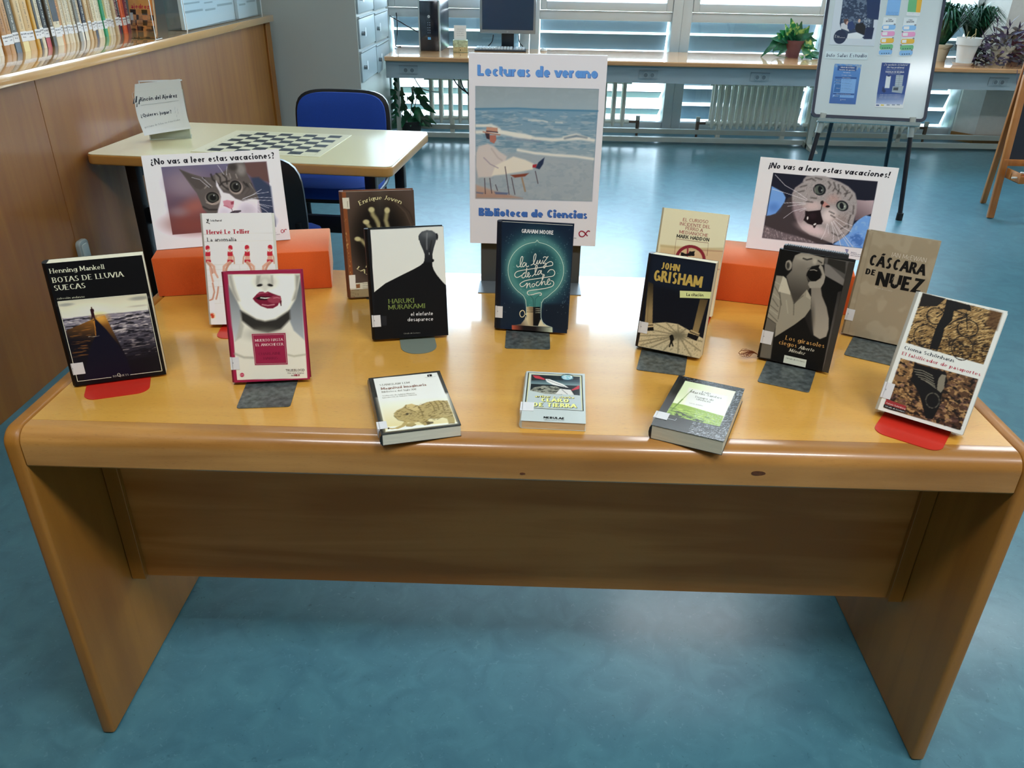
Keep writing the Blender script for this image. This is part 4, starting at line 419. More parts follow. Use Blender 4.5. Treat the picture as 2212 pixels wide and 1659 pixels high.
'girasoles': ([('fill','0b0b0b'),('p','4e4b47',.6,1,[(79.09,215.41),(130.61,215.26),(132.02,166.09),(85.8,183.06)]),('p','25231f',.91,1,[(85.09,214.91),(116.67,213.46),(120.14,191.21),(86.21,204.21)]),('p','716c66',.76,1,[(80.96,203.79),(89.42,202.54),(129.68,175.4),(131.21,165.94),(85.87,182.77)]),('p','0a0a0a',1.21,1,[(86.54,179.9),(131.22,163.69),(117.09,155.1),(125.15,6.83)]),('g','2c2a28','6c665f',.45,(127.27,156.93),(128.72,11.14),[(115.37,156.31),(130.54,163.57),(135.69,2.3),(121.02,1.49)]),('l','8c867c',.76,.45,.7,[(123.57,128.57),(125.87,86.07),(127.94,40.12)]),('l','3a3733',2.11,.91,.7,[(130.02,154.4),(133.83,71.4),(132.45,5.04)]),('p','0a0a0a',.6,1,[(-1.28,210.15),(5.79,218.57),(41.9,218.3),(31.52,206.45),(28.03,195.54),(18.34,171.35),(2.06,167.06)]),('g','8e877a','3c3832',.91,(49.6,209.3),(47.93,136.36),[(26.42,210.05),(36.52,216.74),(50.64,217.48),(79.01,213.95),(80.19,201.04),(71.72,199.66),(59.98,194.8),(54.95,185.04),(54.35,175.93),(58.8,167.61),(66.69,158.31),(60.76,138.7),(44.12,119.05),(33.75,138.48),(18.94,168.4),(26.51,181.81),(24.2,196.41)]),('e','a39b8c',.8,.6,44.21,207.72,11.2,4.06,.16),('l','1a1816',2.42,.91,.9,[(42.22,206.97),(48.99,205.55),(56.87,208.7)]),('l','1a1816',2.11,.91,.9,[(69.26,207.32),(75.59,204.39)]),('e','aaa292',.6,.8,63.41,204.92,3.62,5.23,.16),('e','6d675d',.8,.5,42.83,187.52,8.5,8.9,.16),('l','4a463f',1.51,.91,.7,[(58.92,193.14),(54,189.36)]),('e','8e877a',.15,1,18.97,189.89,6.03,9.81,.16),('e','2c2a26',.5,1,17.95,189.12,2.88,6.53,.16),('l','a39b8c',.91,.6,1,[(13.43,195.42),(18.1,197.66),(22.68,193.18)]),('e','050505',.1,1,66.18,178.69,12.09,9.91,-.19),('l','a8a092',1.36,.45,.9,[(58.74,187.46),(65.48,189.47),(70.76,188.27)]),('l','8a8276',1.21,.6,.6,[(55.79,174.67),(59.88,169.31),(66.38,166.19)]),('p','918a7d',.6,1,[(72.49,195.07),(74.13,201.52),(79.38,197.23),(87.64,180.09),(87.59,168.06),(84.26,157.6),(75.01,153.66),(65.41,154.25),(60.7,160.32),(61.71,166.29),(73.02,168.86),(79.37,175.68),(80.53,183.06),(77.77,188.84)]),('l','3f3b35',.91,.6,.8,[(75,192.83),(81.15,183.46),(80.06,175.8)]),('g','7c756a','948c7e',.91,(68.01,152.41),(113.64,75.39),[(67.51,154.63),(84.37,158.38),(89.58,143.96),(102.11,124.49),(110.61,103.94),(114.63,83.77),(113.69,68.81),(103.44,61.34),(90.96,66.52),(80.82,88.31),(74.7,122.44)]),('e','4c473f',.8,.7,80.91,101.29,4.36,25.56,.19),('p','1e1c1a',1.51,.9,[(66.32,106.49),(76.74,113.3),(89.71,68.75),(78.13,66.34),(67.16,88.83)]),('p','8a8474',.6,1,[(.61,166.81),(13.13,167.71),(33.01,139.91),(44.12,119.05),(59.89,149.41),(72.34,133.01),(74.92,116.14),(68.01,98.75),(52.48,79.31),(21.61,47.74),(18.64,74.96),(-.37,84.47),(-.09,119.59),(.64,135.65)]),('p','b5ae9a',.45,1,[(13.04,168.16),(19.85,163.96),(34.44,135.15),(9.95,137.01)]),('p','9d9684',.45,1,[(60.27,151.03),(71.33,137.52),(71.28,132.5),(61.97,136.58)]),('l','4a463c',1.36,.76,.8,[(33.32,138.4),(43.23,119.68),(47.05,97.88)]),('l','4a463c',1.36,.76,.8,[(13.41,136.37),(19.78,112.05),(20.64,84.49)]),('l','4a463c',1.36,.76,.8,[(.77,146.69),(14.62,130.27),(21.25,112.33)]),('l','4a463c',1.36,.76,.8,[(42.51,119.54),(56.5,137.92)]),('l','4a463c',1.36,.76,.8,[(2.57,121.68),(15.97,108.1)]),('l','4a463c',1.36,.76,.8,[(.51,108.41),(17.09,98.57)]),('l','4a463c',1.36,.76,.8,[(.22,93.66),(20.09,79.41)]),('l','aaa390',1.36,.76,.7,[(.76,154.48),(15.35,149.26)]),('l','aaa390',1.36,.76,.7,[(2.26,131.19),(16.15,122.6)]),('l','aaa390',1.36,.76,.7,[(2.01,100.56),(18.33,92.26)]),('l','aaa390',1.36,.76,.7,[(28.16,123.23),(36.16,99.01)]),('p','5e594f',.6,1,[(-.67,83.58),(18.79,74.16),(19.26,55.76),(19.52,43.88),(23.93,2.98),(1.79,1.9),(-.97,58.36)]),('p','0a0a0a',.91,1,[(21.94,46.1),(51.34,77.42),(68.69,95.65),(87.53,64.97),(106.6,60.68),(113.06,58.72),(120.29,1.32),(22.71,.93),(20.18,38.87)])],
[('t','Los girasoles','serif','b88c50',41.8,47.24,114.74,46.34,8.58,0,.0),('t','ciegos','serif','b88c50',31.17,36.06,65.52,35.77,8.7,0,.0),('t','Alberto','serif','c8c4b0',69.94,34.68,98.22,34.91,6.67,.25,.0),('t','Méndez','serif','c8c4b0',53.22,25.14,82.58,24.91,6.74,.25,.0),('f',[(46.74,16.74),(88.81,16.26),(89.66,1.04),(47.34,1.2)],'c8ccbc'),('t','Círculo de Lectores','serif','44443c',50.41,10.37,86.57,10.17,2.9,.15,.0)]),
'cascara': ([('fill','93866e'),('n','a49880',.5,20,25,0,.5,[(-.1,219.36),(133.56,219.14),(140.65,-.53),(.03,-.03)]),('l','7a6e5a',1.2,1.2,.5,[(8.25,215.4),(10.52,2.52)])],
[('t','IAN McEWAN','thin','c8c2b4',52.7,175.12,117.56,175.1,8.87,0,.0),('t','CÁSCARA','heavy','0c0c0c',15.05,150.78,120.19,148.99,22.32,0,.0),('t','DE','heavy','0c0c0c',14.28,131.6,32.3,131.54,11.73,0,.0),('t','NUEZ','heavy','0c0c0c',38.7,112.74,122.78,113.08,28.81,0,.0),('t','Círculo de Lectores','serif','b8b0a0',37.78,106.69,72.02,105.98,2.85,.15,.0),('s',[(66.13,129.53),(68.77,136.43),(75.05,134.48),(75.35,121.78),(69.05,123.71),(70.29,130.35)],.9,'8f8470',False,True)]),
'cioma': ([('fill','cdcec6'),('g','94764a','5e4420',.17,(46.66,211.28),(109.12,118.25),[(5.93,211.63),(127.79,207.77),(127.83,120.4),(6.32,123.22)]),('n','c8a870',.7,5,1.3,.6,.5,[(5.93,211.63),(127.79,207.77),(127.83,120.4),(6.32,123.22)]),('n','1e140a',.9,5,1.4,.6,.55,[(5.93,211.63),(127.79,207.77),(127.83,120.4),(6.32,123.22)]),('n','140c06',.9,4,2,.3,.55,[(6.53,136.64),(128.38,156.83),(127.83,120.4),(6.32,123.22)]),('p','4a3018',2.41,.8,[(110.24,208.81),(127.79,207.77),(129.07,178.85),(112.54,182.06)]),('p','17120f',.52,1,[(5.93,211.63),(42.17,210.68),(33.27,195.13),(6.97,188.06)]),('l','0c0a08',1.55,.17,1,[(49.69,181.87),(50.32,178.71),(50.23,175.56),(49.43,172.57),(47.93,169.91),(45.84,167.73),(43.25,166.13),(40.3,165.22),(37.15,165.04),(33.96,165.6),(30.92,166.89),(28.19,168.82),(25.92,171.31),(24.24,174.2),(23.23,177.35),(22.96,180.58),(23.44,183.71),(24.64,186.57),(26.5,189),(28.9,190.88),(31.72,192.1),(34.8,192.6),(37.97,192.36),(41.08,191.4),(43.94,189.77),(46.41,187.55),(48.36,184.87),(49.69,181.87)]),('l','0c0a08',1.55,.17,1,[(103.21,174.27),(103.83,171.02),(103.64,167.75),(102.64,164.64),(100.9,161.83),(98.49,159.5),(95.55,157.75),(92.22,156.7),(88.69,156.39),(85.14,156.86),(81.77,158.08),(78.77,159.99),(76.3,162.48),(74.5,165.42),(73.47,168.65),(73.26,171.98),(73.9,175.24),(75.33,178.25),(77.49,180.83),(80.24,182.86),(83.43,184.22),(86.9,184.85),(90.44,184.71),(93.88,183.82),(97.03,182.23),(99.72,180.02),(101.82,177.32),(103.21,174.27)]),('l','1a120a',1.55,.17,.85,[(50.37,146.89),(51.27,142.49),(51.19,138.08),(50.13,133.9),(48.15,130.15),(45.34,127.05),(41.84,124.77),(37.85,123.42),(33.57,123.1),(29.23,123.82),(25.08,125.55),(21.33,128.21),(18.21,131.65),(15.88,135.68),(14.47,140.08),(14.07,144.6),(14.7,149),(16.31,153.03),(18.81,156.47),(22.07,159.13),(25.89,160.88),(30.08,161.63),(34.39,161.34),(38.61,160.05),(42.5,157.81),(45.87,154.76),(48.54,151.05),(50.37,146.89)]),('l','1a120a',1.55,.17,.85,[(105.68,141.58),(106.67,137.12),(106.82,132.69),(106.1,128.5),(104.57,124.8),(102.29,121.76),(99.38,119.57),(96,118.34),(92.32,118.15),(88.54,119.01),(84.88,120.87),(81.52,123.66),(78.66,127.2),(76.46,131.32),(75.04,135.78),(74.47,140.34),(74.79,144.74),(75.98,148.74),(77.97,152.13),(80.65,154.71),(83.86,156.37),(87.43,157),(91.17,156.59),(94.87,155.16),(98.35,152.8),(101.41,149.63),(103.9,145.82),(105.68,141.58)]),('p','0a0908',.34,1,[(43.96,210.31),(80.16,208.98),(85.13,199.43),(73.19,200.4),(59.99,195.53),(62.48,177.37),(55.54,162.47),(57.48,145.85),(56.75,124.23),(44.27,124.14),(42.98,159.36),(46.46,183.01),(45.67,196.04)]),('l','0c0a08',1.55,.17,1,[(59.99,195.53),(80.48,192.81)]),('l','0c0a08',1.55,.17,1,[(80.48,192.81),(63.31,174.75),(60.08,169.26)]),('l','0c0a08',1.38,.17,1,[(78.63,196.09),(88.21,169.62)]),('l','0c0a08',1.38,.17,1,[(47.13,188.83),(38.92,177.44)]),('g','7a5a36','3a2418',.17,(16.64,88.08),(125.79,15.18),[(7.43,95.41),(128.54,94.91),(129.4,6.42),(7.21,5.48)]),('n','b08a58',.8,5,3,-.2,.52,[(7.43,95.41),(128.54,94.91),(129.4,6.42),(7.21,5.48)]),('n','160d08',.95,6,3.4,-.2,.52,[(7.43,95.41),(128.54,94.91),(129.4,6.42),(7.21,5.48)]),('n','6a4a48',.5,7,5,.2,.6,[(7.43,95.41),(128.54,94.91),(129.4,6.42),(7.21,5.48)]),('p','0a0808',.52,1,[(29.98,93.86),(79.51,92.63),(87.61,77.76),(85.07,67.34),(86.29,50.29),(88.49,35.44),(85.26,10.81),(74.58,9.11),(64.37,27.46),(50.57,48.73),(34.33,63.53)]),('l','6e695a',1.38,.26,1,[(32.34,83.71),(46.08,84.77),(62.88,80.95)]),('l','6e695a',1.38,.26,1,[(34.96,79.93),(49.1,80.76),(65.86,76.98)]),('l','6e695a',1.38,.26,1,[(38.28,76.18),(52.12,76.76),(67.27,72.54)]),('l','6e695a',1.38,.26,1,[(42.82,73),(55.13,72.77),(69.94,68.49)]),('l','6e695a',1.38,.26,1,[(47.97,70.61),(57.85,69.68),(71.69,65.14)]),('l','6e695a',1.38,.26,1,[(55.48,68.96),(62.14,67.08),(74.07,61.98)]),('p','766f5e',.34,1,[(72.86,79.09),(75.25,87.53),(81.96,87.59),(83.33,76.46),(85.63,65.59),(83.27,57.1),(76.18,60.7),(74.13,69.78)]),('l','5e5a4c',2.07,.34,.8,[(85.22,44.11),(85.9,40.76),(85.82,37.42),(84.99,34.34),(83.47,31.75),(81.36,29.83),(78.83,28.74),(76.04,28.55),(73.22,29.28),(70.57,30.89),(68.29,33.26),(66.56,36.21),(65.5,39.51),(65.19,42.92),(65.67,46.19),(66.88,49.06),(68.74,51.33),(71.1,52.83),(73.79,53.44),(76.61,53.13),(79.35,51.93),(81.81,49.93),(83.81,47.27),(85.2,44.15)]),('n','0a0808',.7,2,2,0,.5,[(58.52,51.24),(83.48,59.1),(92.48,30.91),(67.66,22.61)])],
[('t','Cioma Schönhaus','serif','1c2634',7.09,112.37,86.44,111.64,5.8,0,.0),('t','El falsificador de pasaportes','serif','a0263c',6.84,101.8,129.42,100.59,5.73,0,.0),('f',[(7.72,21.4),(40.33,19.51),(41.68,11.92),(7,12.58)],'8c2a2c'),('t','Galaxia Gutenberg','sans','dccac4',9.12,14.1,40.89,13.26,2.69,0,.0),('f',[(6.67,11.86),(41.95,11.61),(42.48,7.15),(6.79,6.78)],'101010'),('t','Círculo de Lectores','serif','dcdcd4',9.09,8.36,41.26,8.15,2.32,.15,.0)]),
'lem': ([('fill','24201b'),('p','e4e1d2',.27,1,[(8.5,194.53),(124.95,192.72),(125.49,6.91),(8.55,8.02)]),('g','e4e1d2','cfc088',5.41,(65.27,106.68),(54.97,11.37),[(7.57,121.75),(130.77,109.93),(125.49,6.91),(8.55,8.02)]),('p','ece8da',2.16,.9,[(14.71,22.13),(88.37,13.18),(126.17,10.36),(125.49,6.91),(8.55,8.02)]),('p','9c8850',.81,1,[(63.57,37.98),(74.26,40.68),(82.78,21.9),(81.87,14.19),(72.53,12.38),(66.76,22.54)]),('p','9c8850',.81,1,[(105.96,49.18),(124.22,44.36),(124.45,21.82),(121.92,7.86),(112.2,9),(112.56,24.98),(103.08,33.05)]),('p','9c8850',.81,1,[(42.38,25.44),(57.02,25.14),(59.51,17.28),(51.66,13.68),(42.93,16.36)]),('p','a8925a',1.08,1,[(28.44,62.13),(34.71,71.78),(45.95,78.37),(51.81,86.5),(65.83,84.38),(72.69,79.07),(89.45,87.61),(107.33,89.68),(124.11,84.89),(125.02,36.58),(110.62,32.91),(98.41,27.99),(82.38,32.99),(72.97,20.89),(64.53,26.03),(53.22,24.35),(43.25,31.7),(35.05,38.96),(28.23,50.3)]),('l','a8925a',6.49,.81,1,[(46.25,33.44),(37.91,19.48),(28.24,14.98)]),('l','a8925a',3.52,.54,1,[(28.24,14.98),(19.19,14.59),(13.78,17.44)]),('p','bda66c',1.08,1,[(51.81,86.5),(62.59,88.36),(69.93,79.8),(72.31,61.86),(66.57,57.69),(59.75,68.99),(51.17,75.08)]),('n','4c3c1c',.55,5,1.6,.3,.55,[(28.44,62.13),(45.95,78.37),(89.45,87.61),(124.11,84.89),(123.65,29.46),(72.97,20.89),(28.23,50.3)]),('l','5c4a22',1.62,.81,.7,[(101.26,88.48),(105.28,72.45),(104.52,57.19)]),('l','5c4a22',1.62,.81,.7,[(109,88.05),(113.36,74.25),(112.51,58.92)]),('l','5c4a22',1.62,.81,.7,[(116.48,86.09),(120.58,74.32),(120.56,60.66)]),('l','5c4a22',1.62,.81,.7,[(93.3,87.39),(97.25,70.67),(96.56,55.46)]),('l','5c4a22',1.62,.81,.7,[(72.4,77.2),(75.02,57.35),(74.55,42.47)]),('l','5c4a22',1.62,.81,.7,[(43.34,32.4),(33.27,39.44),(27.88,54.83)]),('l','5c4a22',1.62,.81,.7,[(52.73,86.26),(49.6,77.41),(54.29,70.43),(65.66,57.93)]),('l','5c4a22',1.62,.81,.7,[(102.86,42.45),(109.61,48.22),(123.87,42.55)]),('l','5c4a22',1.62,.81,.7,[(71.2,21.36),(84.17,32.51),(100.96,31.75)]),('e','3c2e14',.4,1,49.94,55.69,2.43,3.63,-.25),('p','3c3018',.81,.8,[(76.2,23.66),(87.89,21.27),(87.95,16.18),(77.28,13.26)]),('p','2a2010',.54,1,[(14.15,20.51),(15.96,17.56),(13.72,13.95),(12.5,15.68)]),('l','5c4a22',1.35,.54,1,[(43.08,17.39),(51.76,14.36),(58.74,18.21)]),('l','5c4a22',1.35,.54,1,[(111.97,9.78),(121.51,8.69)])],
[('t','STANISLAW LEM','serif','6e6a5e',16.11,164.28,69.74,161.91,6.25,0,.0),('t','Magnitud imaginaria','serifb','8a6a5e',17.51,148.86,97.51,146.63,8.64,0,.0),('t','Biblioteca del Siglo XXI','serif','6e6a5e',17.09,138.27,77.52,134.96,5.66,0,.0),('t','Traducción de Jadwiga Maurizio','serif','7e7a6e',16.55,125.02,73.45,122.38,3.57,0,.0),('t','Introducción de Roberto Valencia','serif','7e7a6e',16.12,117.92,75.64,116.09,3.54,0,.0),('f',[(105.77,187.26),(114.06,187.38),(113.55,179.47),(105.1,179.41)],'101010'),('t','i','serifb','e0e0d8',108.08,179.98,109.53,180.06,5.2,0,.0),('s',[(100.09,177.6),(119.58,176.15)],.54,'8a867a',False,False)]),
'clarke': ([('fill','b4bcb8'),('g','c4c8b8','a8b4b8',.28,(55.86,178.27),(59.18,42.17),[(4.63,173.43),(103.01,171.77),(104.68,42.06),(5.01,43.63)]),('p','161a1e',.28,1,[(9.81,167.82),(99.97,167.21),(99.21,95.84),(10.66,105.46)]),('g','2c3c44','7c9494',.84,(56.56,149.56),(57.03,130.26),[(10.24,143.88),(99.74,156.3),(99.48,131.98),(10.31,130.87)]),('p','8d8c7c',.84,1,[(10.25,105.44),(16.95,117.62),(34.87,126.79),(57.15,125.19),(71.33,114.38),(67.7,95.7),(38.06,95.72)]),('n','24241e',.9,4,1.8,0,.5,[(10.25,105.44),(16.95,117.62),(34.87,126.79),(57.15,125.19),(71.33,114.38),(67.7,95.7)]),('p','dcd8d0',.42,1,[(35.96,152.33),(44.21,151.92),(69,135.22),(79.55,122.38),(71.17,124.37),(50.96,130.74),(39.44,141.21)]),('p','b2303c',.56,1,[(12.09,164.35),(24.1,163.19),(36.4,151.48),(34.05,148.29),(17.22,153.94)]),('l','2a2a30',1.12,.28,1,[(40.21,148.64),(73.16,124.91)]),('p','cfccc4',.42,1,[(55.87,96.93),(64.33,117.25),(83.17,115.13),(89.15,97.16)]),('l','6a6a64',1.4,.28,1,[(67.37,114.12),(77.45,98.39)]),('p','b2303c',.56,1,[(83.57,114.33),(97.31,133.53),(98.89,131.95),(98.48,120.25),(87.12,113.33)]),('e','1a3a48',.05,1,76.69,162.9,12.19,13.07,.05),('e','7ab0bc',.1,1,76.28,163.31,10.16,10.47,.05),('n','f0f4f0',.9,3,1.5,0,.5,[(66.36,169.86),(84.76,170.82),(86.87,157.76),(68.67,154.58)])],
[('s',[(4.16,174.32),(103.41,172.23),(105.05,41.71),(4.64,43.22)],2.24,'22221a',True,False),('s',[(5.82,171.23),(101.79,169.5),(103.2,44.18),(6.46,45.68)],1.12,'cfc878',True,False),('t','arthur c. clarke','geox','26241a',20.18,80.68,90.56,82.49,7.61,0,.0),('t','arthur c. clarke','sansb','d8d080',19.75,81.46,90.17,83.25,7.62,0,.0),('t','CLARO','heavy','1c1c14',32.32,65.62,81.46,66.54,12.6,0,.0),('t','DE TIERRA','heavy','1c1c14',19.45,47.85,93.68,49.45,13.48,0,.0),('t','CLARO','heavy','ded684',31.3,66.72,80.5,67.63,12.62,0,.0),('t','DE TIERRA','heavy','ded684',18.42,48.93,92.74,50.51,13.5,0,.0),('t','NEBULAE','heavy','141414',38.22,9.91,72.96,9.65,6.55,0,.0),('t','edhasa ciencia ficcion','sans','2c2c2c',38.45,4.1,73.03,4.97,2.88,0,.0)]),
'santos': ([('fill','191b1d'),('g','d0dcb0','e6eccc',.31,(16.43,133.33),(100.71,95.11),[(15.48,177.53),(106.4,176.5),(103.95,42.24),(13.69,43.27)]),('p','e9ecd8',3.06,.8,[(28.48,153.76),(96.25,151.13),(100.46,85.72),(58.12,86.61),(33.4,90.62)]),('p','83a03c',.61,1,[(14.59,87.61),(32.67,89.11),(60.46,85.7),(82.29,82.69),(103.62,80.16),(103.95,42.24),(14.01,44.11)]),('n','46641c',.7,8,2,-.2,.5,[(13.73,72.75),(84.95,69.97),(103.95,42.24),(14.01,44.11)]),('n','c4d86c',.6,9,1.2,.2,.55,[(15.69,83.22),(84.07,74.19),(99.52,49.15),(17.01,59.87)]),('n','1a2414',.95,6,3,0,.42,[(15.8,47.65),(28.79,64.83),(55.18,52.79),(77.05,48.49),(72.71,39.94),(15.47,40.56)]),('l','557424',2.14,.46,1,[(18.49,60.49),(23.46,86.46),(27.14,107.57)]),('l','557424',1.07,.31,1,[(27.14,107.57),(32.31,137.32),(34.99,149.96)]),('p','191b1d',.61,1,[(12.71,42.86),(104.68,43.65),(114.06,16.51),(16.83,2.77)]),('n','b8c0c8',.75,3,.9,.7,.55,[(106.77,175.63),(119.26,193.57),(119.26,-.0),(60.27,-4.57),(59.94,41.21),(103.95,42.24)]),('n','c8ccd0',.5,2,.8,.7,.6,[(53.19,118.4),(107.63,170.91),(104.48,44.66),(59.47,43.26)]),('n','a0a8b0',.6,4,1,.3,.6,[(4.92,195),(119.26,193.57),(106.6,176.58),(15.48,177.53)]),('p','2a2d30',.46,.7,[(-.0,193.57),(5.28,193.5),(4.85,-.14),(-.0,-.0)])],
[('t','Luis','serif','6c6c60',52.75,145.24,68.29,145.59,6.68,0,.0),('t','Martín-Santos','serif','6c6c60',33.24,137.19,88.85,136.67,8.04,0,.0),('t','Tiempo de','serif','74746a',44.54,122.73,77.82,123.74,6.98,0,.0),('t','silencio','serif','74746a',47.99,115.25,73.98,115.32,6.91,0,.0),('t','Edición definitiva','serif','84847a',41.01,97.67,64.13,98.19,2.71,0,.0),('s',[(11.54,30.85),(32.93,30.85),(33.58,36.78)],.61,'c8d0d4',False,False)]),
'sign_left': ([('fill','e2e2e7'),('g','64607a','63383a',.16,(116.3,185.54),(108.07,32.37),[(37.98,182.67),(266.95,182.39),(267.83,32.74),(38.46,31.63)]),('e','8f7f88',.9,.8,84.74,142.46,40.13,27.38,-.06),('e','57495a',.9,.6,65.16,97.03,23.09,14.56,-.06),('e','a05c4c',.9,.75,95.16,90.29,37.02,17.28,.29),('e','7c4036',.9,.8,82.92,52.11,51.47,21.25,-.07),('e','8f848e',.9,.5,59.55,81.25,18.46,9.72,-.07),('p','5e423c',2.23,.95,[(216.45,182.46),(266.93,182.22),(267.44,135.47),(230.43,147.33),(218.04,161)]),('p','2c3850',2.87,.95,[(227.25,147.5),(245.03,148.16),(269.25,125.52),(267.88,33.07),(231.59,45.23),(236.53,101.13)]),('e','16203a',.8,.7,248.19,47.43,19.47,13.34,-.07),('p','57504c',1.12,1,[(74.68,176.19),(97.57,164.95),(120.97,155.69),(138.67,153.93),(151.56,161.29),(167.66,163.66),(176.46,169.65),(182.07,180.64),(199.09,183.33),(218.03,182.38),(218.84,160.96),(226.3,141.03),(232.52,117.79),(238.14,101.03),(241.39,67.81),(237.86,54.77),(128.69,63.7),(112.99,84.29),(108.49,105.65),(104.56,120.43),(96.02,135.41),(86.5,153.57)]),('p','4a4340',1.28,.9,[(75.3,175.21),(97.2,162.58),(119.61,146.93),(123.82,133.82),(113.53,127.96),(103.22,131.78),(94.45,145.12)]),('e','8a8580',.6,.8,207.92,168.01,10,12.78,.12),('e','36312e',.6,.9,191.31,173.72,9.45,8.1,-.05),('p','7a726c',2.55,.8,[(149.76,159.77),(167.41,162.06),(181.63,151.6),(181.02,137.05),(166.5,124.89),(154.95,132.04),(149.11,145.3)]),('l','262220',3.51,1.44,.85,[(141.21,160.23),(143.37,148.84),(154.37,138.55)]),('l','262220',3.51,1.44,.85,[(153.12,161.2),(159.7,152.79),(159.55,141.49)]),('l','262220',3.51,1.44,.85,[(160.62,138.2),(165.91,131.42),(174.35,124.44)]),('l','262220',3.51,1.44,.85,[(166.93,158.86),(173.54,150.42),(173.16,137.49)]),('l','262220',3.51,1.44,.85,[(209.93,138.68),(216.43,128.53),(203.15,114.6)]),('l','262220',3.51,1.44,.85,[(215.8,135.09),(221.83,121.68),(210.36,109.27)]),('l','262220',3.51,1.44,.85,[(225.34,134.56),(229.33,117.97),(214.89,107.36)]),('l','262220',3.51,1.44,.85,[(123.69,153.14),(131.51,143.06),(136.24,133.11)]),('l','262220',3.51,1.44,.85,[(153.39,132.13),(164.24,141.23),(178.85,143.66)]),('l','262220',3.51,1.44,.85,[(113.74,89.12),(125.19,81.88),(143.93,80.68)]),('l','a8a099',2.23,1.28,.7,[(126.29,149.78),(134.12,139.69),(139.35,132.93)]),('l','a8a099',2.23,1.28,.7,[(181.27,159.71),(182.96,149.91)]),('l','a8a099',2.23,1.28,.7,[(195.19,157.35),(197.14,149.14)]),('l','a8a099',2.23,1.28,.7,[(150.67,145.22),(152.32,135.43),(158.17,122.13)]),('l','a8a099',2.23,1.28,.7,[(128.72,135.15),(123.32,130.62)]),('l','a8a099',2.23,1.28,.7,[(223.75,134.65),(232.04,114.54)]),('p','dad6df',1.44,1,[(149.89,145.26),(153.12,138.62),(155.49,130.39),(162.38,118.63),(176.04,114.57),(187.08,103.31),(203.66,96.56),(220.31,100.47),(232.97,98.87),(238.22,96.08),(238.1,56.42),(166.13,59.57),(141.7,66.11),(144.47,79.01),(150.61,93.31),(155.42,109.3),(153.48,122.4),(148.95,134)]),('p','57504c',1.91,.8,[(176.04,114.57),(187.08,103.31),(202.07,96.66),(220.31,100.47),(237.01,104.39),(233,121.04),(214.84,128.62),(199.73,113.17)]),('e','b0a8b4',.8,.7,209.83,73.16,17.62,14.88,-.07),('e','c2bac6',.8,.6,158.64,73.19,11.06,9.85,-.07),('p','a39aa6',1.28,.7,[(236.06,97.86),(241.39,67.81),(236.49,56.52),(230.78,61.87)]),('p','c28390',.96,1,[(158.65,99.33),(167.66,101.22),(179.91,98.02),(182.75,97.85),(179.53,84.95),(174.73,79.52),(165.88,84.18),(159.34,88.19)]),('p','8a3444',.8,.9,[(175.12,95.87),(182.43,97.87),(181.33,90.57),(175.53,90.12)]),('l','a05464',1.28,.64,1,[(158.7,89.21),(165.53,87.15),(169.82,83.93)]),('l','6a4450',1.28,.64,1,[(174.97,81.15),(176.36,74.5)]),('l','241c24',2.87,.96,1,[(166.33,66.12),(173.62,72.21),(181.18,74.68),(193.91,74.18)]),('p','2a2028',1.28,.8,[(167.11,66.07),(177.82,73.58),(193.79,73.37),(181.35,65.13),(172.7,60.77)]),('e','b7a89c',.15,.75,137.68,106.79,16.61,14.66,-.06),('e','141212',.1,1,137.2,108.77,14.41,12.7,-.06),('e','45483f',.15,1,137.46,108.43,10.66,9.4,-.06),('e','0a0a0a',.3,1,137.91,108.24,7.19,6.61,-.06),('e','d8dcdc',.4,.8,140.75,113.42,1.41,1.62,-.06),('e','b7a89c',.15,.75,191.31,128.34,15.21,15.68,-.06),('e','141212',.1,1,190.81,130.32,12.99,13.71,-.06),('e','4a4a42',.15,1,191.08,129.98,9.61,10.15,-.06),('e','0a0a0a',.3,1,191.53,129.79,6.49,7.13,-.06),('e','d8dcdc',.4,.8,194.38,135,1.42,1.64,-.06),('l','c4b4a4',1.12,.64,.8,[(121.45,98.37),(133.29,93.58),(147.68,100.01)]),('l','dcdce4',.8,.32,.85,[(202.8,101.53),(231.45,110.47),(262.58,113.07)]),('l','dcdce4',.8,.32,.85,[(202.32,98.28),(236.77,102.76),(267.21,100.09)]),('l','dcdce4',.8,.32,.85,[(203.66,96.56),(237.42,96.13),(266.27,93.54)]),('l','dcdce4',.8,.32,.85,[(228.45,90.1),(244.01,85.83),(267.49,79.39)]),('l','dcdce4',.8,.32,.85,[(235.51,83.06),(251.53,70.46),(261.18,58.21)]),('l','dcdce4',.8,.32,.85,[(237.59,86.23),(258.94,76.62)]),('l','dcdce4',.8,.32,.85,[(200.97,100.01),(224.7,108.41),(247.4,120.2)]),('l','dcdce4',.8,.32,.85,[(206.6,94.74),(221.82,88.87),(240.91,64.52)]),('l','dcdce4',.8,.32,.85,[(175.3,156.8),(175.73,164.85),(178.68,175.98)]),('l','dcdce4',.8,.32,.85,[(169.27,158.73),(163.94,170.29),(158.39,180.22)]),('l','dcdce4',.8,.32,.85,[(99.27,156.07),(115.47,150.38),(124.81,140.21),(133.66,131.64)]),('l','dcdce4',.8,.32,.85,[(120.85,154.9),(129.95,143.14),(137.26,134.67)]),('l','dcdce4',.8,.32,.85,[(129.43,68.56),(144.51,74.11)])],
[('t','¿No vas a leer estas vacaciones?','geo','14141e',16.73,188.01,286.98,188.89,13.81,0,.0),('s',[(292.71,23.45),(289.23,24.54),(285.69,20.59),(282.21,16.97),(279.3,18.52),(279.4,22.71),(282.6,24.33),(285.25,22.13),(286.98,17.97)],1.44,'a31c3a',False,True),('t','Biblioteca','sansb','4a4450',263.58,17.97,268.16,17.81,1.33,0,.0),('t','Zaragoza','sansb','4a4450',262.94,13.49,275.3,13.6,1.52,0,.0)]),
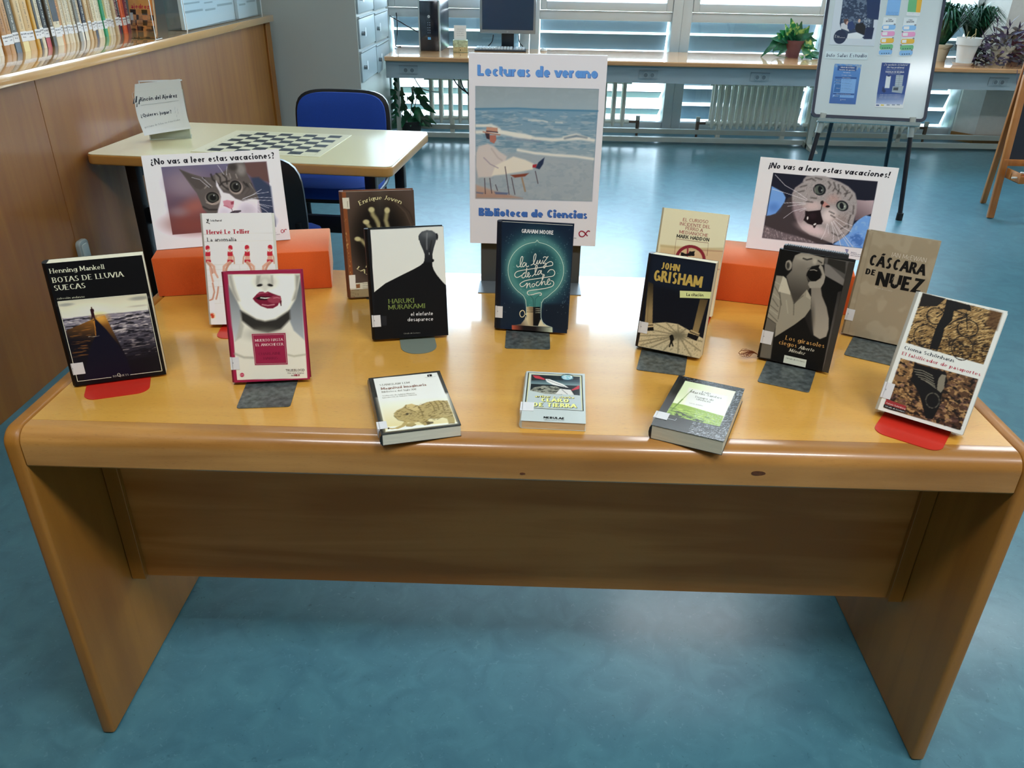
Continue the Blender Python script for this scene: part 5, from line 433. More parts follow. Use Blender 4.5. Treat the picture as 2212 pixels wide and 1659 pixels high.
'sign_right': ([('fill','dadade'),('p','191c2a',.17,1,[(33.48,177.75),(259.58,178.4),(261.37,27.7),(33.48,28.05)]),('p','3c3638',2.01,1,[(35,29.28),(33.08,79.26),(49.09,86.13),(65.84,107.03),(76.08,125.39),(88.43,131.73),(112.52,74.87),(152.09,43.86),(187.56,33.61),(172.01,27.52),(35.25,27.88)]),('p','6c6468',2.35,.9,[(33.82,28.08),(34.55,56.37),(51.94,51.05),(77.17,44.79),(112.3,39.64),(147.79,31.07),(155.12,27.98)]),('n','b0a8a8',.6,2,5,.4,.55,[(33.82,28.08),(34.55,56.37),(77.17,44.79),(147.46,32.8),(155.12,27.98)]),('p','6d9cdc',1.17,1,[(35.46,147.73),(49.28,142.02),(62.22,136.26),(70.58,124.88),(69.61,114.36),(63.43,101.56),(54.15,86.63),(43.1,81.14),(35.12,79.46)]),('e','4a78bc',.8,.7,48.29,100.11,11.83,10.53,.1),('p','6d9cdc',1.17,1,[(228.02,79.62),(235.58,90.7),(246.12,102.88),(260.28,100.87),(261.63,28.07),(221.92,27.72),(192.47,29.76),(207.03,44.46),(220.83,58.11)]),('p','3c66a8',3.02,.8,[(223.79,51.48),(241.36,62),(257.92,44.71),(254.28,30.4),(233.64,35.12)]),('n','94b8ea',.5,5,5,0,.55,[(228.02,79.62),(246.12,102.88),(260.28,100.87),(261.63,28.07),(192.47,29.76)]),('g','6c5c60','b09ca0',.84,(234.9,94.07),(256,133.57),[(222.67,134.7),(241.27,134.73),(259.8,136.97),(260.66,106.87),(246.63,100.37),(235.58,90.7),(228.73,88.3)]),('p','989290',1.51,1,[(102.29,169.89),(106.93,176.25),(126.21,179.59),(147.57,180.04),(165.08,174.44),(182.29,170.01),(200.1,162.28),(217.44,148.62),(225.1,130.68),(228.21,107.11),(226.66,86.37),(225.23,68.97),(216.67,54.2),(204.46,40.69),(190.34,32.16),(162.96,39.75),(138.23,45.92),(119.38,56.26),(106.51,70.76),(94.75,97.59),(85.97,117.64),(82.83,134.67),(86.95,148.84),(101.24,162.11)]),('p','8c7c80',3.02,.8,[(87.63,117.79),(116.68,106.66),(121.17,82.74),(114.45,64.54),(99.6,80.59),(89.13,100.53)]),('e','d2c0c0',.7,.85,142.55,58.67,32.37,10.22,-.22),('e','c9b4b0',.7,.8,132.49,111.64,18.09,10.38,.1),('e','d6cac6',.6,.9,172.68,93.06,16.3,16.45,.1),('e','b08a80',.8,.6,173.56,130.98,12.97,10.28,.09),('e','8f7f78',.8,.6,199.31,83.62,16.2,13.84,.1),('l','3a3634',2.85,1.34,.7,[(156.37,168.6),(162.51,162.35),(159.28,153.57)]),('l','3a3634',2.85,1.34,.7,[(167.99,167.92),(173.16,158.2),(169.96,149.42)]),('l','3a3634',2.85,1.34,.7,[(178.62,163.77),(182.19,153.92),(180.94,143.61)]),('l','3a3634',2.85,1.34,.7,[(187.3,161.15),(197.29,151.88)]),('l','3a3634',2.85,1.34,.7,[(200.49,152.17),(198,140.06)]),('l','3a3634',2.85,1.34,.7,[(212.06,143.05),(207.67,132.45)]),('l','3a3634',2.85,1.34,.7,[(108.51,167.86),(119.33,172.2),(128.45,167.88)]),('l','3a3634',2.85,1.34,.7,[(98.2,151.56),(110.72,156.09)]),('l','3a3634',2.85,1.34,.7,[(93.8,139.12),(108.01,143.84)]),('l','3a3634',2.85,1.34,.7,[(127.17,174.57),(140.82,172.35)]),('l','3a3634',2.85,1.34,.7,[(217.56,99.21),(215.43,85.24),(218.12,71.7)]),('l','3a3634',2.85,1.34,.7,[(219.93,119.97),(221.69,103.05)]),('l','3a3634',2.85,1.34,.7,[(125.67,129.98),(137.46,129.35)]),('l','3a3634',2.85,1.34,.7,[(117.41,120.58),(130.88,120.12)]),('l','3a3634',2.85,1.34,.7,[(170.7,103.23),(181.43,99.1)]),('l','3a3634',2.85,1.34,.7,[(175.6,95.08),(184.7,90.79)]),('l','3a3634',2.85,1.34,.7,[(202.66,66.64),(212.62,74.59)]),('l','3a3634',2.85,1.34,.7,[(184.85,56.08),(201.15,49.07),(209.53,56.93)]),('l','3a3634',2.85,1.34,.7,[(195.4,144.92),(205.94,149.27)]),('l','3a3634',2.85,1.34,.7,[(173.82,154.87),(187.05,145.86)]),('n','5c5654',.3,3.2,1.6,.9,.6,[(102.29,169.89),(147.57,180.04),(200.1,162.28),(225.1,130.68),(226.66,86.37),(196.08,83.29),(173.23,132.66),(152.14,130.71),(111.19,126.91),(85.97,117.64),(86.95,148.84)]),('n','d0c8c4',.25,3,1.2,1.2,.6,[(102.29,169.89),(147.57,180.04),(200.1,162.28),(225.1,130.68),(225.23,68.97),(190.34,32.16),(119.38,56.26),(85.97,117.64)]),('p','1a1216',1.01,1,[(118.35,99.53),(125.7,98.85),(140.99,102.07),(150.56,104.38),(155.55,91.37),(161.12,79.77),(159.16,72.61),(148.66,70.67),(146.02,62.53),(143.38,63.13),(140.76,68.11),(128.39,71.23),(118.34,78.08),(120.21,87.87)]),('e','2c1e24',.6,.6,136.7,89.5,8.25,6.95,.1),('e','efe8da',.2,1,126.46,83.26,1.66,3.84,.1),('e','efe8da',.2,1,144.71,71.14,3.23,1.96,.57),('p','b5837a',1.34,1,[(148.55,123.5),(156.69,124.27),(168.08,116.75),(169.71,112.61),(161,110.57),(152.95,113.59)]),('e','181012',.3,1,151.48,121.2,3.61,4.48,.09),('e','181012',.3,1,164.99,113.88,4.57,2.41,.09),('l','181012',1.51,.5,1,[(152.3,116.97),(152.29,108.35),(151.63,103.1)]),('e','10141a',.08,1,140.61,149.34,14.23,12.24,-.51),('e','545c54',.15,1,140.02,148.95,10.82,9.54,-.51),('e','10141a',.2,1,142.24,149.49,4.78,8.23,.37),('e','c8d0cc',.4,.7,145.75,148.44,1.47,2.06,.09),('e','10141a',.08,1,195.78,118.19,13.8,10.92,-.51),('e','7c8478',.15,1,195.21,117.79,10.48,8.52,-.51),('e','10141a',.2,1,194.49,118.06,4.43,7.37,.38),('e','c8d0cc',.4,.7,200.87,117.3,1.46,2.05,.1),('l','cbb8b0',1.34,.84,.5,[(127.1,157.54),(134.54,135.95),(144.98,133.48)]),('l','ececf2',.84,.34,.85,[(118.16,125.49),(93.8,139.12),(64.43,152.01),(38.43,173.87)]),('l','ececf2',.84,.34,.85,[(117.85,122.7),(85.12,131.42),(56.9,137.51),(37.53,140.97)]),('l','ececf2',.84,.34,.85,[(114.76,116.88),(91.43,115.54),(69.99,112.31)]),('l','ececf2',.84,.34,.85,[(116.79,114.99),(92.54,109.57),(78.02,105.57)]),('l','ececf2',.84,.34,.85,[(116.84,105.81),(91.74,95.55),(73.75,77.66)]),('l','ececf2',.84,.34,.85,[(118.81,104.26),(106.7,97.01)]),('l','ececf2',.84,.34,.85,[(179.55,79.02),(188.58,58.21),(192.31,30.62)]),('l','ececf2',.84,.34,.85,[(180.2,79.96),(196.57,55.56),(210.07,29.05)]),('l','ececf2',.84,.34,.85,[(183.76,82.92),(207.91,56.76),(236.62,28.46)]),('l','ececf2',.84,.34,.85,[(185.86,84.86),(206.84,70.54),(224.81,62.87)]),('l','ececf2',.84,.34,.85,[(188.11,90.27),(208.05,81.04),(225.48,75.91)]),('l','ececf2',.84,.34,.85,[(171.09,75.56),(170.15,54.54),(164.93,38.2)]),('l','ececf2',.84,.34,.85,[(183.28,81.13),(206.97,53.18),(228.38,28.43)]),('l','ececf2',.84,.34,.85,[(173.05,74.02),(177.84,53.6)])],
[('t','¡No vas a leer estas vacaciones!','geo','14141e',21.01,187.53,280.48,188.51,12.83,.17,.0),('f',[(220.61,21.79),(228.39,21.77),(228.05,20.16),(221.44,20.12)],'38448c'),('f',[(222.29,19.17),(224.95,19.11),(225.29,17.39),(222.96,17.48)],'38448c'),('f',[(225.6,19.18),(227.93,19.09),(227.95,17.34),(225.94,17.47)],'38448c'),('f',[(224.06,16.91),(226.72,16.85),(226.97,14.77),(224.64,14.86)],'38448c'),('f',[(221.37,13.79),(228.7,13.56),(228.58,12.49),(221.25,12.72)],'38448c'),('f',[(220.48,11.58),(229.79,11.4),(229.71,10.16),(220.39,10.34)],'38448c'),('t','Biblioteca','sansb','3c4468',234.24,15.59,246.61,15.57,1.74,0,.0),('t','Facultad de Ciencias','sansb','3c4468',234.44,12.1,259.23,12.44,1.75,0,.0),('t','Universidad Zaragoza','sansb','3c4468',234.88,8.28,260.7,8.4,1.75,0,.0)]),
'poster': ([('fill','d5d4da'),('g','8c999e','93a4ac',.28,(145.68,351.08),(147.31,306.09),[(14.21,350.24),(280.81,349.64),(281.63,303.82),(14.24,303.03)]),('n','98a6ac',.3,14,9,0,.5,[(14.21,350.24),(280.81,349.64),(281.63,303.82),(14.24,303.03)]),('g','6f91a6','8f9fa6',.57,(147.4,303.41),(151.71,184.39),[(14.24,304.11),(281.53,305.16),(280.79,106.6),(14.33,106.81)]),('l','4c7c98',3.69,1.14,.9,[(14.52,303.04),(105.14,306.19),(161.41,304.81),(281.01,304.61)]),('n','a4b0b4',.6,16,4,0,.52,[(14.24,299),(281.26,301.12),(280.47,187.59),(14.29,186.7)]),('n','5c8094',.6,18,3.5,0,.56,[(14.24,299),(281.26,301.12),(279.93,215.89),(14.28,223.47)]),('p','98a2a8',3.41,.9,[(14.29,200.93),(107.49,211.69),(278.91,197.51),(280.79,106.6),(14.33,106.81)]),('n','a2aaac',.35,14,9,0,.5,[(14.29,195.25),(278.91,197.51),(280.79,106.6),(14.33,106.81)]),('n','8896a0',.5,10,7,0,.55,[(14.29,195.25),(278.91,197.51),(280.79,106.6),(14.33,106.81)]),('l','dcd8cc',6.25,1.99,.9,[(15.68,267.82),(49.24,268.61),(66.41,260.79)]),('l','dcd8cc',6.81,1.99,.9,[(15.69,254.08),(83.62,254.32),(123.67,249.75),(146.72,243.38),(186.79,241.57),(249.34,245.84),(276.65,242.34)]),('l','dcd8cc',8.52,1.99,.9,[(66.46,256.66),(106.59,247.96),(135.25,244.49)]),('l','dcd8cc',5.68,1.99,.9,[(108.79,217.35),(147.86,211.26),(194.09,208.16),(237.4,206.4),(278.04,201.74)]),('l','dcd8cc',1.99,1.99,.9,[(131.21,281.97),(162.33,281.61),(172.34,279.13)]),('l','dcd8cc',1.7,1.99,.9,[(190.74,278.74),(204.9,278.26)]),('l','dcd8cc',3.98,1.99,.9,[(209.32,247.65),(237.46,253.84),(266.41,246.24)]),('l','5c6c7c',3.98,1.99,.7,[(212.32,244.95),(237.62,251.08),(260.63,247.49)]),('l','7c8494',3.41,2.27,.7,[(83.85,241.88),(123.95,240.06),(158.4,236.72)]),('g','b29888','a48474',2.84,(50.51,138.44),(50.8,108.95),[(14.32,137.52),(59.51,123.98),(121.88,109.01),(14.33,106.81)]),('p','4c5c80',1.42,.8,[(56.57,122.43),(89.07,121.2),(86.21,116.39),(59.59,116.89)]),('p','4c5c80',1.42,.7,[(15.21,121.36),(32.95,119.75),(30.01,116.72),(15.21,118.11)]),('p','c4bab4',2.27,1,[(20.9,223.63),(41,229.71),(55.42,224.47),(67.08,213.52),(84.59,202.65),(79.15,182.59),(50.34,155.93),(19.59,153.7),(14.59,178.12),(15.15,209.43)]),('p','d8d0c0',1.99,1,[(58.81,182.08),(99.03,203.01),(125.23,196.56),(144.31,188.49),(143.3,175.58),(114.38,169.11),(79.5,162.46),(50.31,158.83)]),('l','8c8090',1.99,1.14,.8,[(32.54,198.54),(47.15,184.65),(64.7,176.5)]),('l','a89c98',2.56,1.7,.7,[(49.72,218.72),(64.39,199.32),(73.16,193.85)]),('p','a86a5c',.85,1,[(44.29,247.86),(59.44,248.22),(60.42,238.54),(55.36,230.06),(46.71,234.04)]),('p','3a2c34',1.14,1,[(35.12,252.34),(45.12,252.02),(45.23,238.18),(38.62,240.8)]),('p','b88a74',.85,1,[(38.45,265.61),(62.94,264),(63.07,254.65),(37.39,254.6)]),('l','4a3440',2.56,.57,1,[(38.51,256.55),(63.07,254.65)]),('l','a87a68',2.56,.57,1,[(30.82,254.99),(49.4,251.57),(68,249.25)]),('p','24324c',1.14,1,[(149.01,178.6),(155.79,191.62),(168.96,202.46),(166.09,187.6),(158.41,175.96)]),('p','a02c34',.85,1,[(142.96,185.6),(152.19,187.26),(150.44,179.2),(142.59,179.58)]),('p','7c4030',1.14,1,[(92.67,161.34),(114.52,163.92),(134.86,166.74),(126.33,159.3),(103.03,155.81)]),('l','463840',1.99,.57,.85,[(34.25,152.62),(35.93,117.46)]),('l','463840',1.99,.57,.85,[(45.97,152.92),(50.7,119.32)]),('l','463840',1.99,.57,.85,[(80.66,179.76),(90.63,117.39)]),('l','463840',1.99,.57,.85,[(95.72,155.62),(103.92,117.74)]),('l','463840',1.99,.57,.85,[(149.27,171.42),(156.1,144.06)]),('l','463840',1.99,.57,.85,[(59.33,138.67),(63.91,125.57)]),('l','94785c',3.98,.85,.8,[(119.11,156.21),(127.31,125.72)])],
[('s',[(14.21,350.24),(280.81,349.64),(280.79,106.6),(14.33,106.81)],.57,'4c6a84',True,False),('t','Lecturas de verano','geox','4a64a8',20.85,370.96,277.61,370.91,21.62,0,.0),('t','Lecturas de verano','geox','5c90cf',19.74,371.97,276.44,371.92,21.6,0,.0),('t','Biblioteca de Ciencias','geox','2c4a86',22.75,65.53,272.85,65.51,18.14,0,.0),('t','Biblioteca de Ciencias','geox','3e68ac',21.55,66.41,271.6,66.39,18.13,0,.0),('s',[(281.16,35.12),(276.84,36.86),(272.92,32.43),(268.56,25.2),(263.32,22.26),(257.72,24.9),(256.12,31.36),(260.66,35.8),(266.79,34.12),(271.95,28.7),(276.45,24.48)],2.56,'8c1c38',False,True),('t','Zaragoza','sansb','5a565c',224.3,17.77,249.99,17.86,2.48,0,.0)]),
'paper_hours': ([('fill','6494cc'),('g','5488c4','3c64a4',1.06,(94.53,283.83),(97.86,2.01),[(.0,297),(210,297),(210,.0),(.0,.0)]),('n','a0a8b0',.7,14,9,0,.5,[(.0,297),(210,297),(210.47,257.01),(1.49,255.64)]),('p','28508c',.7,1,[(27.98,283.39),(175.74,282.98),(175.03,246.44),(27.23,247.54)]),('p','28508c',.7,1,[(19.36,200.65),(188.47,201.76),(187.2,190.05),(19.57,188.95)]),('p','7ca8d8',.7,1,[(17.69,186.88),(186.04,187.98),(189,47.16),(20.73,47.44)]),('p','3468a4',.7,1,[(20.05,185.52),(70.63,185.85),(69.46,167.95),(19.24,167.62)]),('p','3468a4',.7,1,[(22.95,164.9),(71.79,165.22),(70.62,147.33),(19.98,147)]),('p','3468a4',.7,1,[(25.86,144.29),(72.94,144.6),(74.1,85.53),(22.19,85.19)]),('p','3468a4',.7,1,[(37.26,63.32),(77.5,63.59),(76.29,46.43),(23.59,46.08)]),('p','28508c',.7,1,[(21.96,79.69),(187.94,80.78),(187.49,68.42),(21.53,67.34)])],
[('t','SALAS DE ESTUDIO','sansb','e8f0f8',50.56,266.99,159.23,266.32,9.73,0,.0),('t','horarios de apertura','sansb','e8f0f8',44.2,250.4,164.42,249.82,9.73,0,.0),('t','Zaragoza','sans','e8f0f8',76.55,231.33,132.31,231,7.64,0,.0),('t','29 mayo - 1 julio','sans','e8f0f8',68.41,211.99,145.12,211.8,6.25,0,.0),('t','LUNES A DOMINGO','sans','dce8f4',74.72,192.76,139.85,192.5,4.86,0,.0),('t','BIBLIOTECA','sans','dce8f4',26.66,174.55,66.49,174.13,4.86,0,.0),('t','INTERFAC','sans','dce8f4',29.75,152.56,69.57,152.14,4.86,0,.0),('t','SALAS','sans','dce8f4',38.97,112.76,67.94,112.27,4.85,0,.0),('t','Días 10, 15, 21 y 24 de junio','sans','dce8f4',48.47,70.94,160.41,70.99,4.85,0,.0),('t','HYPATIA','sans','dce8f4',29.33,52.98,65.5,52.53,4.85,0,.0),('t','de 8 a 21 horas aula','sans','284878',81.51,180.42,152.41,180.19,4.17,0,.0),('t','de 8 a 21 horas aula','sans','284878',81.42,170.78,145.09,170.51,4.16,0,.0),('t','de 8 a 21 horas aula','sans','284878',82.09,155.66,138.53,155.34,4.16,0,.0),('t','de 8 a 21 horas aula','sans','284878',81.61,148.78,156.82,148.58,4.16,0,.0),('t','de 8 a 21 horas aula','sans','284878',82.29,133.66,150.26,133.42,4.16,0,.0),('t','de 8 a 21 horas aula','sans','284878',83.15,117.18,143.89,116.89,4.16,0,.0),('t','de 8 a 21 horas aula','sans','284878',82.67,110.3,162.18,110.14,4.16,0,.0),('t','de 8 a 21 horas aula','sans','284878',83.15,96.57,155.43,96.36,4.16,0,.0),('t','de 8 a 21 horas aula','sans','284878',87.1,58.16,152.13,57.9,4.15,0,.0),('t','Universidad','sans','e8f0f8',95.46,29.41,126.57,28.93,5.53,0,.0),('s',[(85.85,25.92),(91.62,25.96),(87.48,34.84)],2.11,'e8f0f8',False,False)]),
'paper_lockers': ([('fill','e4e6ea'),('g','24407c','2c4c8c',.95,(106.23,291.03),(89.01,109.51),[(1.4,292.6),(207.98,293.19),(204.74,84.62),(.13,86.53)]),('g','2c4c8c','b8c0d8',1.91,(90,103.39),(97.22,17.8),[(.58,87.8),(205.73,90.77),(201.23,23.68),(2.99,21.72)]),('p','d8dce0',1.27,1,[(48.11,207.24),(83.19,207.41),(84.75,127.86),(49.83,127.46)]),('p','1c2c54',.64,1,[(56.48,208.83),(75.01,208.95),(75.16,203.95),(56.63,203.83)]),('p','a8b4bc',1.27,1,[(119.5,215.11),(174.24,216.05),(174.89,144.41),(121.48,144.42)]),('l','788490',1.91,.64,1,[(119.95,203.91),(174.66,204.91)]),('l','788490',1.91,.64,1,[(119.95,191.47),(174.61,192.52)]),('l','788490',1.91,.64,1,[(119.94,179.04),(174.57,180.16)]),('l','788490',1.91,.64,1,[(119.93,166.64),(174.52,167.81)]),('l','788490',1.91,.64,1,[(119.93,154.25),(174.48,155.47)]),('l','788490',1.91,.64,1,[(145.74,214.91),(148.89,144.44)]),('p','9ca8b0',1.27,1,[(106.91,141.27),(187.56,146.22),(182.22,96.91),(106.46,102.96)]),('p','3c4854',1.91,1,[(114.88,132.37),(150.23,135.88),(150.15,115.56),(114.26,115.67)]),('p','101c3c',3.81,.7,[(34.85,137.95),(62.88,108.24),(51.78,95.31),(33.34,106.8)])],
[('t','¿Te quedaste sin batería?','sans','e8ecf4',19.18,274.18,194.73,277.77,12.65,0,.0),('t','¡No hay problema!','sans','e8ecf4',42.64,257.32,170.19,259.43,12.63,0,.0),('t','TAQUILLAS DE RECARGA','sansb','e8ecf4',36.73,228.13,173.26,230.91,10.07,0,.0),('t','La biblioteca te ofrece el préstamo de','sans','c0c8dc',40.7,244.64,168.75,247.54,5.04,0,.0),('t','para dispositivos móviles','sans','c0c8dc',57.97,220.17,153.12,222.04,5.03,0,.0),('t','Puedes cargar tu móvil en la biblioteca y','sans','d8dcec',24.44,80.32,177.59,85.06,4.95,0,.0),('t','Puedes cargar tu móvil en la biblioteca y','sans','d8dcec',23.43,70.37,177.17,75.27,4.94,0,.0),('t','Puedes cargar tu móvil en la biblioteca y','sans','d8dcec',22.43,60.42,176.75,65.48,4.93,0,.0),('f',[(6.55,16.37),(29.73,16.45),(29.63,9.07),(6.46,8.98)],'24407c'),('f',[(41.31,18.33),(64.35,18.4),(64.24,11.04),(41.21,10.96)],'d8b840'),('f',[(83.67,20.71),(106.54,20.77),(106.41,13.44),(83.55,13.36)],'8890a0'),('f',[(122.5,22.89),(145.22,22.95),(145.08,15.64),(122.36,15.56)],'8890a0'),('f',[(157.87,24.87),(180.46,24.93),(180.3,17.64),(157.72,17.57)],'8890a0')]),
'paper_photo': ([('fill','c4ccd4'),('p','2c3c54',.62,1,[(48.58,295.25),(294.83,294.26),(301.39,166.62),(272.34,165.97),(278.26,44.15),(225.77,42.8),(199.24,62.85),(111.22,41.18),(68.89,91.62),(50.07,135.12)]),('n','6c7c90',.8,12,9,0,.5,[(48.58,295.25),(199.26,292.44),(270.94,152.51),(196.57,88.37),(52.4,147.54)]),('n','c8d0d8',.8,6,6,0,.55,[(197.31,199.28),(246.44,200.34),(250.54,114.88),(193.29,119.78)]),('p','203458',1.24,1,[(204.61,298.2),(294.83,294.26),(301.55,165.41),(224.64,175.83)]),('p','c8c8cc',1.85,1,[(59.52,135.33),(84,145.17),(104.56,123.94),(120.33,86.51),(87.52,98.41),(61.66,104.1)]),('p','5c4440',1.85,1,[(73.25,163.34),(101.09,167.01),(109.85,136.5),(91.47,129.86),(77.95,141.95)]),('e','d0a898',.3,1,100.03,141.22,7.53,11.17,.02),('p','283c68',1.85,1,[(103.06,142.52),(133.32,155.52),(156.11,112.64),(132.51,93.16),(106.07,105.17)]),('p','14181f',1.85,1,[(160.04,137.65),(203.19,144.82),(224.7,120.52),(224.04,69.89),(171.81,81.4),(156.71,106.37)]),('e','c8a898',.3,1,176.97,156.5,8.72,12.31,.02),('p','d8dce0',1.85,1,[(115.01,73.6),(171.5,84.58),(224.75,63.49),(201.26,43.48),(111.12,42.48)]),('p','182848',1.85,1,[(230.97,120.67),(281.91,115.63),(278.26,44.15),(225.77,42.8)]),('e','1c2c48',.03,1,65.24,51.72,42.48,44.68,.03)],
[('t','Biblioteca','sansb','d8dce8',45.82,52.53,61.98,52.29,5.18,0,.0),('t','Universidad Zaragoza','sans','d8dce8',46.32,44.74,99.26,45.43,5.21,0,.0),('s',[(29.13,61.82),(38.78,62.06),(34.02,55.47),(29.93,48.23),(39.62,48.47)],1.85,'d8dce8',False,False)]),
'paper_book': ([('fill','d4dce4')],
[('t','Cómo','serifb','1c2844',38.34,280.67,70.81,281.64,11.11,.2,.0),('t','RESERVAR','sansb','1c2844',24.71,264.15,83.31,266.58,11.87,.2,.0),('f',[(9.02,241.21),(96.63,246.15),(107.28,237.37),(108.72,218.73),(99.79,207.29),(12.42,202.14),(1.34,212.47),(.02,229.68)],'7cacdc'),('f',[(8.52,234.89),(53.2,237.43),(54.2,212.42),(10.87,211.45)],'e8ecf0'),('f',[(104.78,248.18),(103.89,243.59),(100.18,240.98),(95.41,241.57),(91.81,245.09),(91.07,249.88),(93.56,253.69),(98.09,254.73),(102.54,252.5)],'1c2844'),('f',[(95.64,252.36),(98.69,252.54),(100.31,242.45),(97.25,242.28)],'e8ecf0'),('f',[(10.51,190.28),(97.84,195.5),(108.45,186.81),(109.89,168.28),(100.99,156.89),(13.9,151.46),(2.86,161.68),(1.54,178.79)],'d890b8'),('f',[(10.01,183.99),(49.96,186.4),(50.95,161.54),(12.35,160.71)],'e8ecf0'),('f',[(12.57,191.97),(11.69,187.38),(7.96,184.75),(3.14,185.32),(-.52,188.82),(-1.28,193.61),(1.21,197.43),(5.78,198.49),(10.27,196.28)],'1c2844'),('f',[(3.31,196.11),(6.39,196.3),(8.08,186.22),(5,186.04)],'e8ecf0'),('f',[(12.64,135.82),(99.66,141.34),(110.24,132.75),(111.66,114.35),(102.79,103),(16.01,97.27),(5.01,107.39),(3.7,124.37)],'d8a83c'),('f',[(12.14,129.57),(47.36,131.82),(48.36,107.13),(14.47,106.46)],'e8ecf0'),('f',[(107.76,143.4),(106.87,138.86),(103.19,136.26),(98.44,136.8),(94.87,140.25),(94.14,144.98),(96.61,148.76),(101.11,149.81),(105.53,147.65)],'1c2844'),('f',[(98.67,147.46),(101.71,147.65),(103.31,137.71),(100.28,137.51)],'e8ecf0'),('f',[(13.86,87.08),(100.61,92.86),(111.15,84.36),(112.57,66.07),(103.72,54.76),(17.22,48.77),(6.25,58.79),(4.94,75.67)],'64ac78'),('f',[(26.36,63.25),(35.51,63.87),(35.38,55.41),(26.87,55.59)],'284058'),('f',[(44.65,64.5),(53.78,65.12),(53.64,56.66),(45.15,56.85)],'284058'),('f',[(62.89,65.74),(72,66.36),(71.85,57.92),(63.39,58.1)],'284058'),('f',[(81.09,66.99),(90.18,67.61),(90.02,59.17),(81.58,59.35)],'284058'),('f',[(15.9,88.76),(15.02,84.22),(11.32,81.6),(6.53,82.13),(2.9,85.57),(2.14,90.29),(4.61,94.08),(9.15,95.15),(13.62,93)],'1c2844'),('f',[(6.7,92.79),(9.77,92.99),(11.44,83.06),(8.38,82.85)],'e8ecf0'),('f',[(14.04,44.71),(100.56,50.72),(111.08,42.29),(112.5,24.1),(103.68,12.82),(17.39,6.61),(6.45,16.55),(5.15,33.33)],'7cacdc'),('f',[(26.51,21.04),(35.64,21.69),(35.51,13.26),(27.02,13.42)],'284058'),('f',[(44.75,22.33),(53.86,22.98),(53.72,14.57),(45.25,14.73)],'284058'),('f',[(62.95,23.63),(72.03,24.27),(71.89,15.87),(63.44,16.03)],'284058'),('f',[(81.1,24.92),(90.16,25.56),(90.01,17.17),(81.58,17.33)],'284058'),('f',[(108.62,52.81),(107.73,48.32),(104.07,45.72),(99.35,46.23),(95.8,49.61),(95.08,54.28),(97.53,58.04),(102.01,59.11),(106.4,56.99)],'1c2844'),('f',[(99.58,56.77),(102.6,56.98),(104.2,47.15),(101.18,46.94)],'e8ecf0')]),
'paper_renew': ([('fill','d4dce4')],
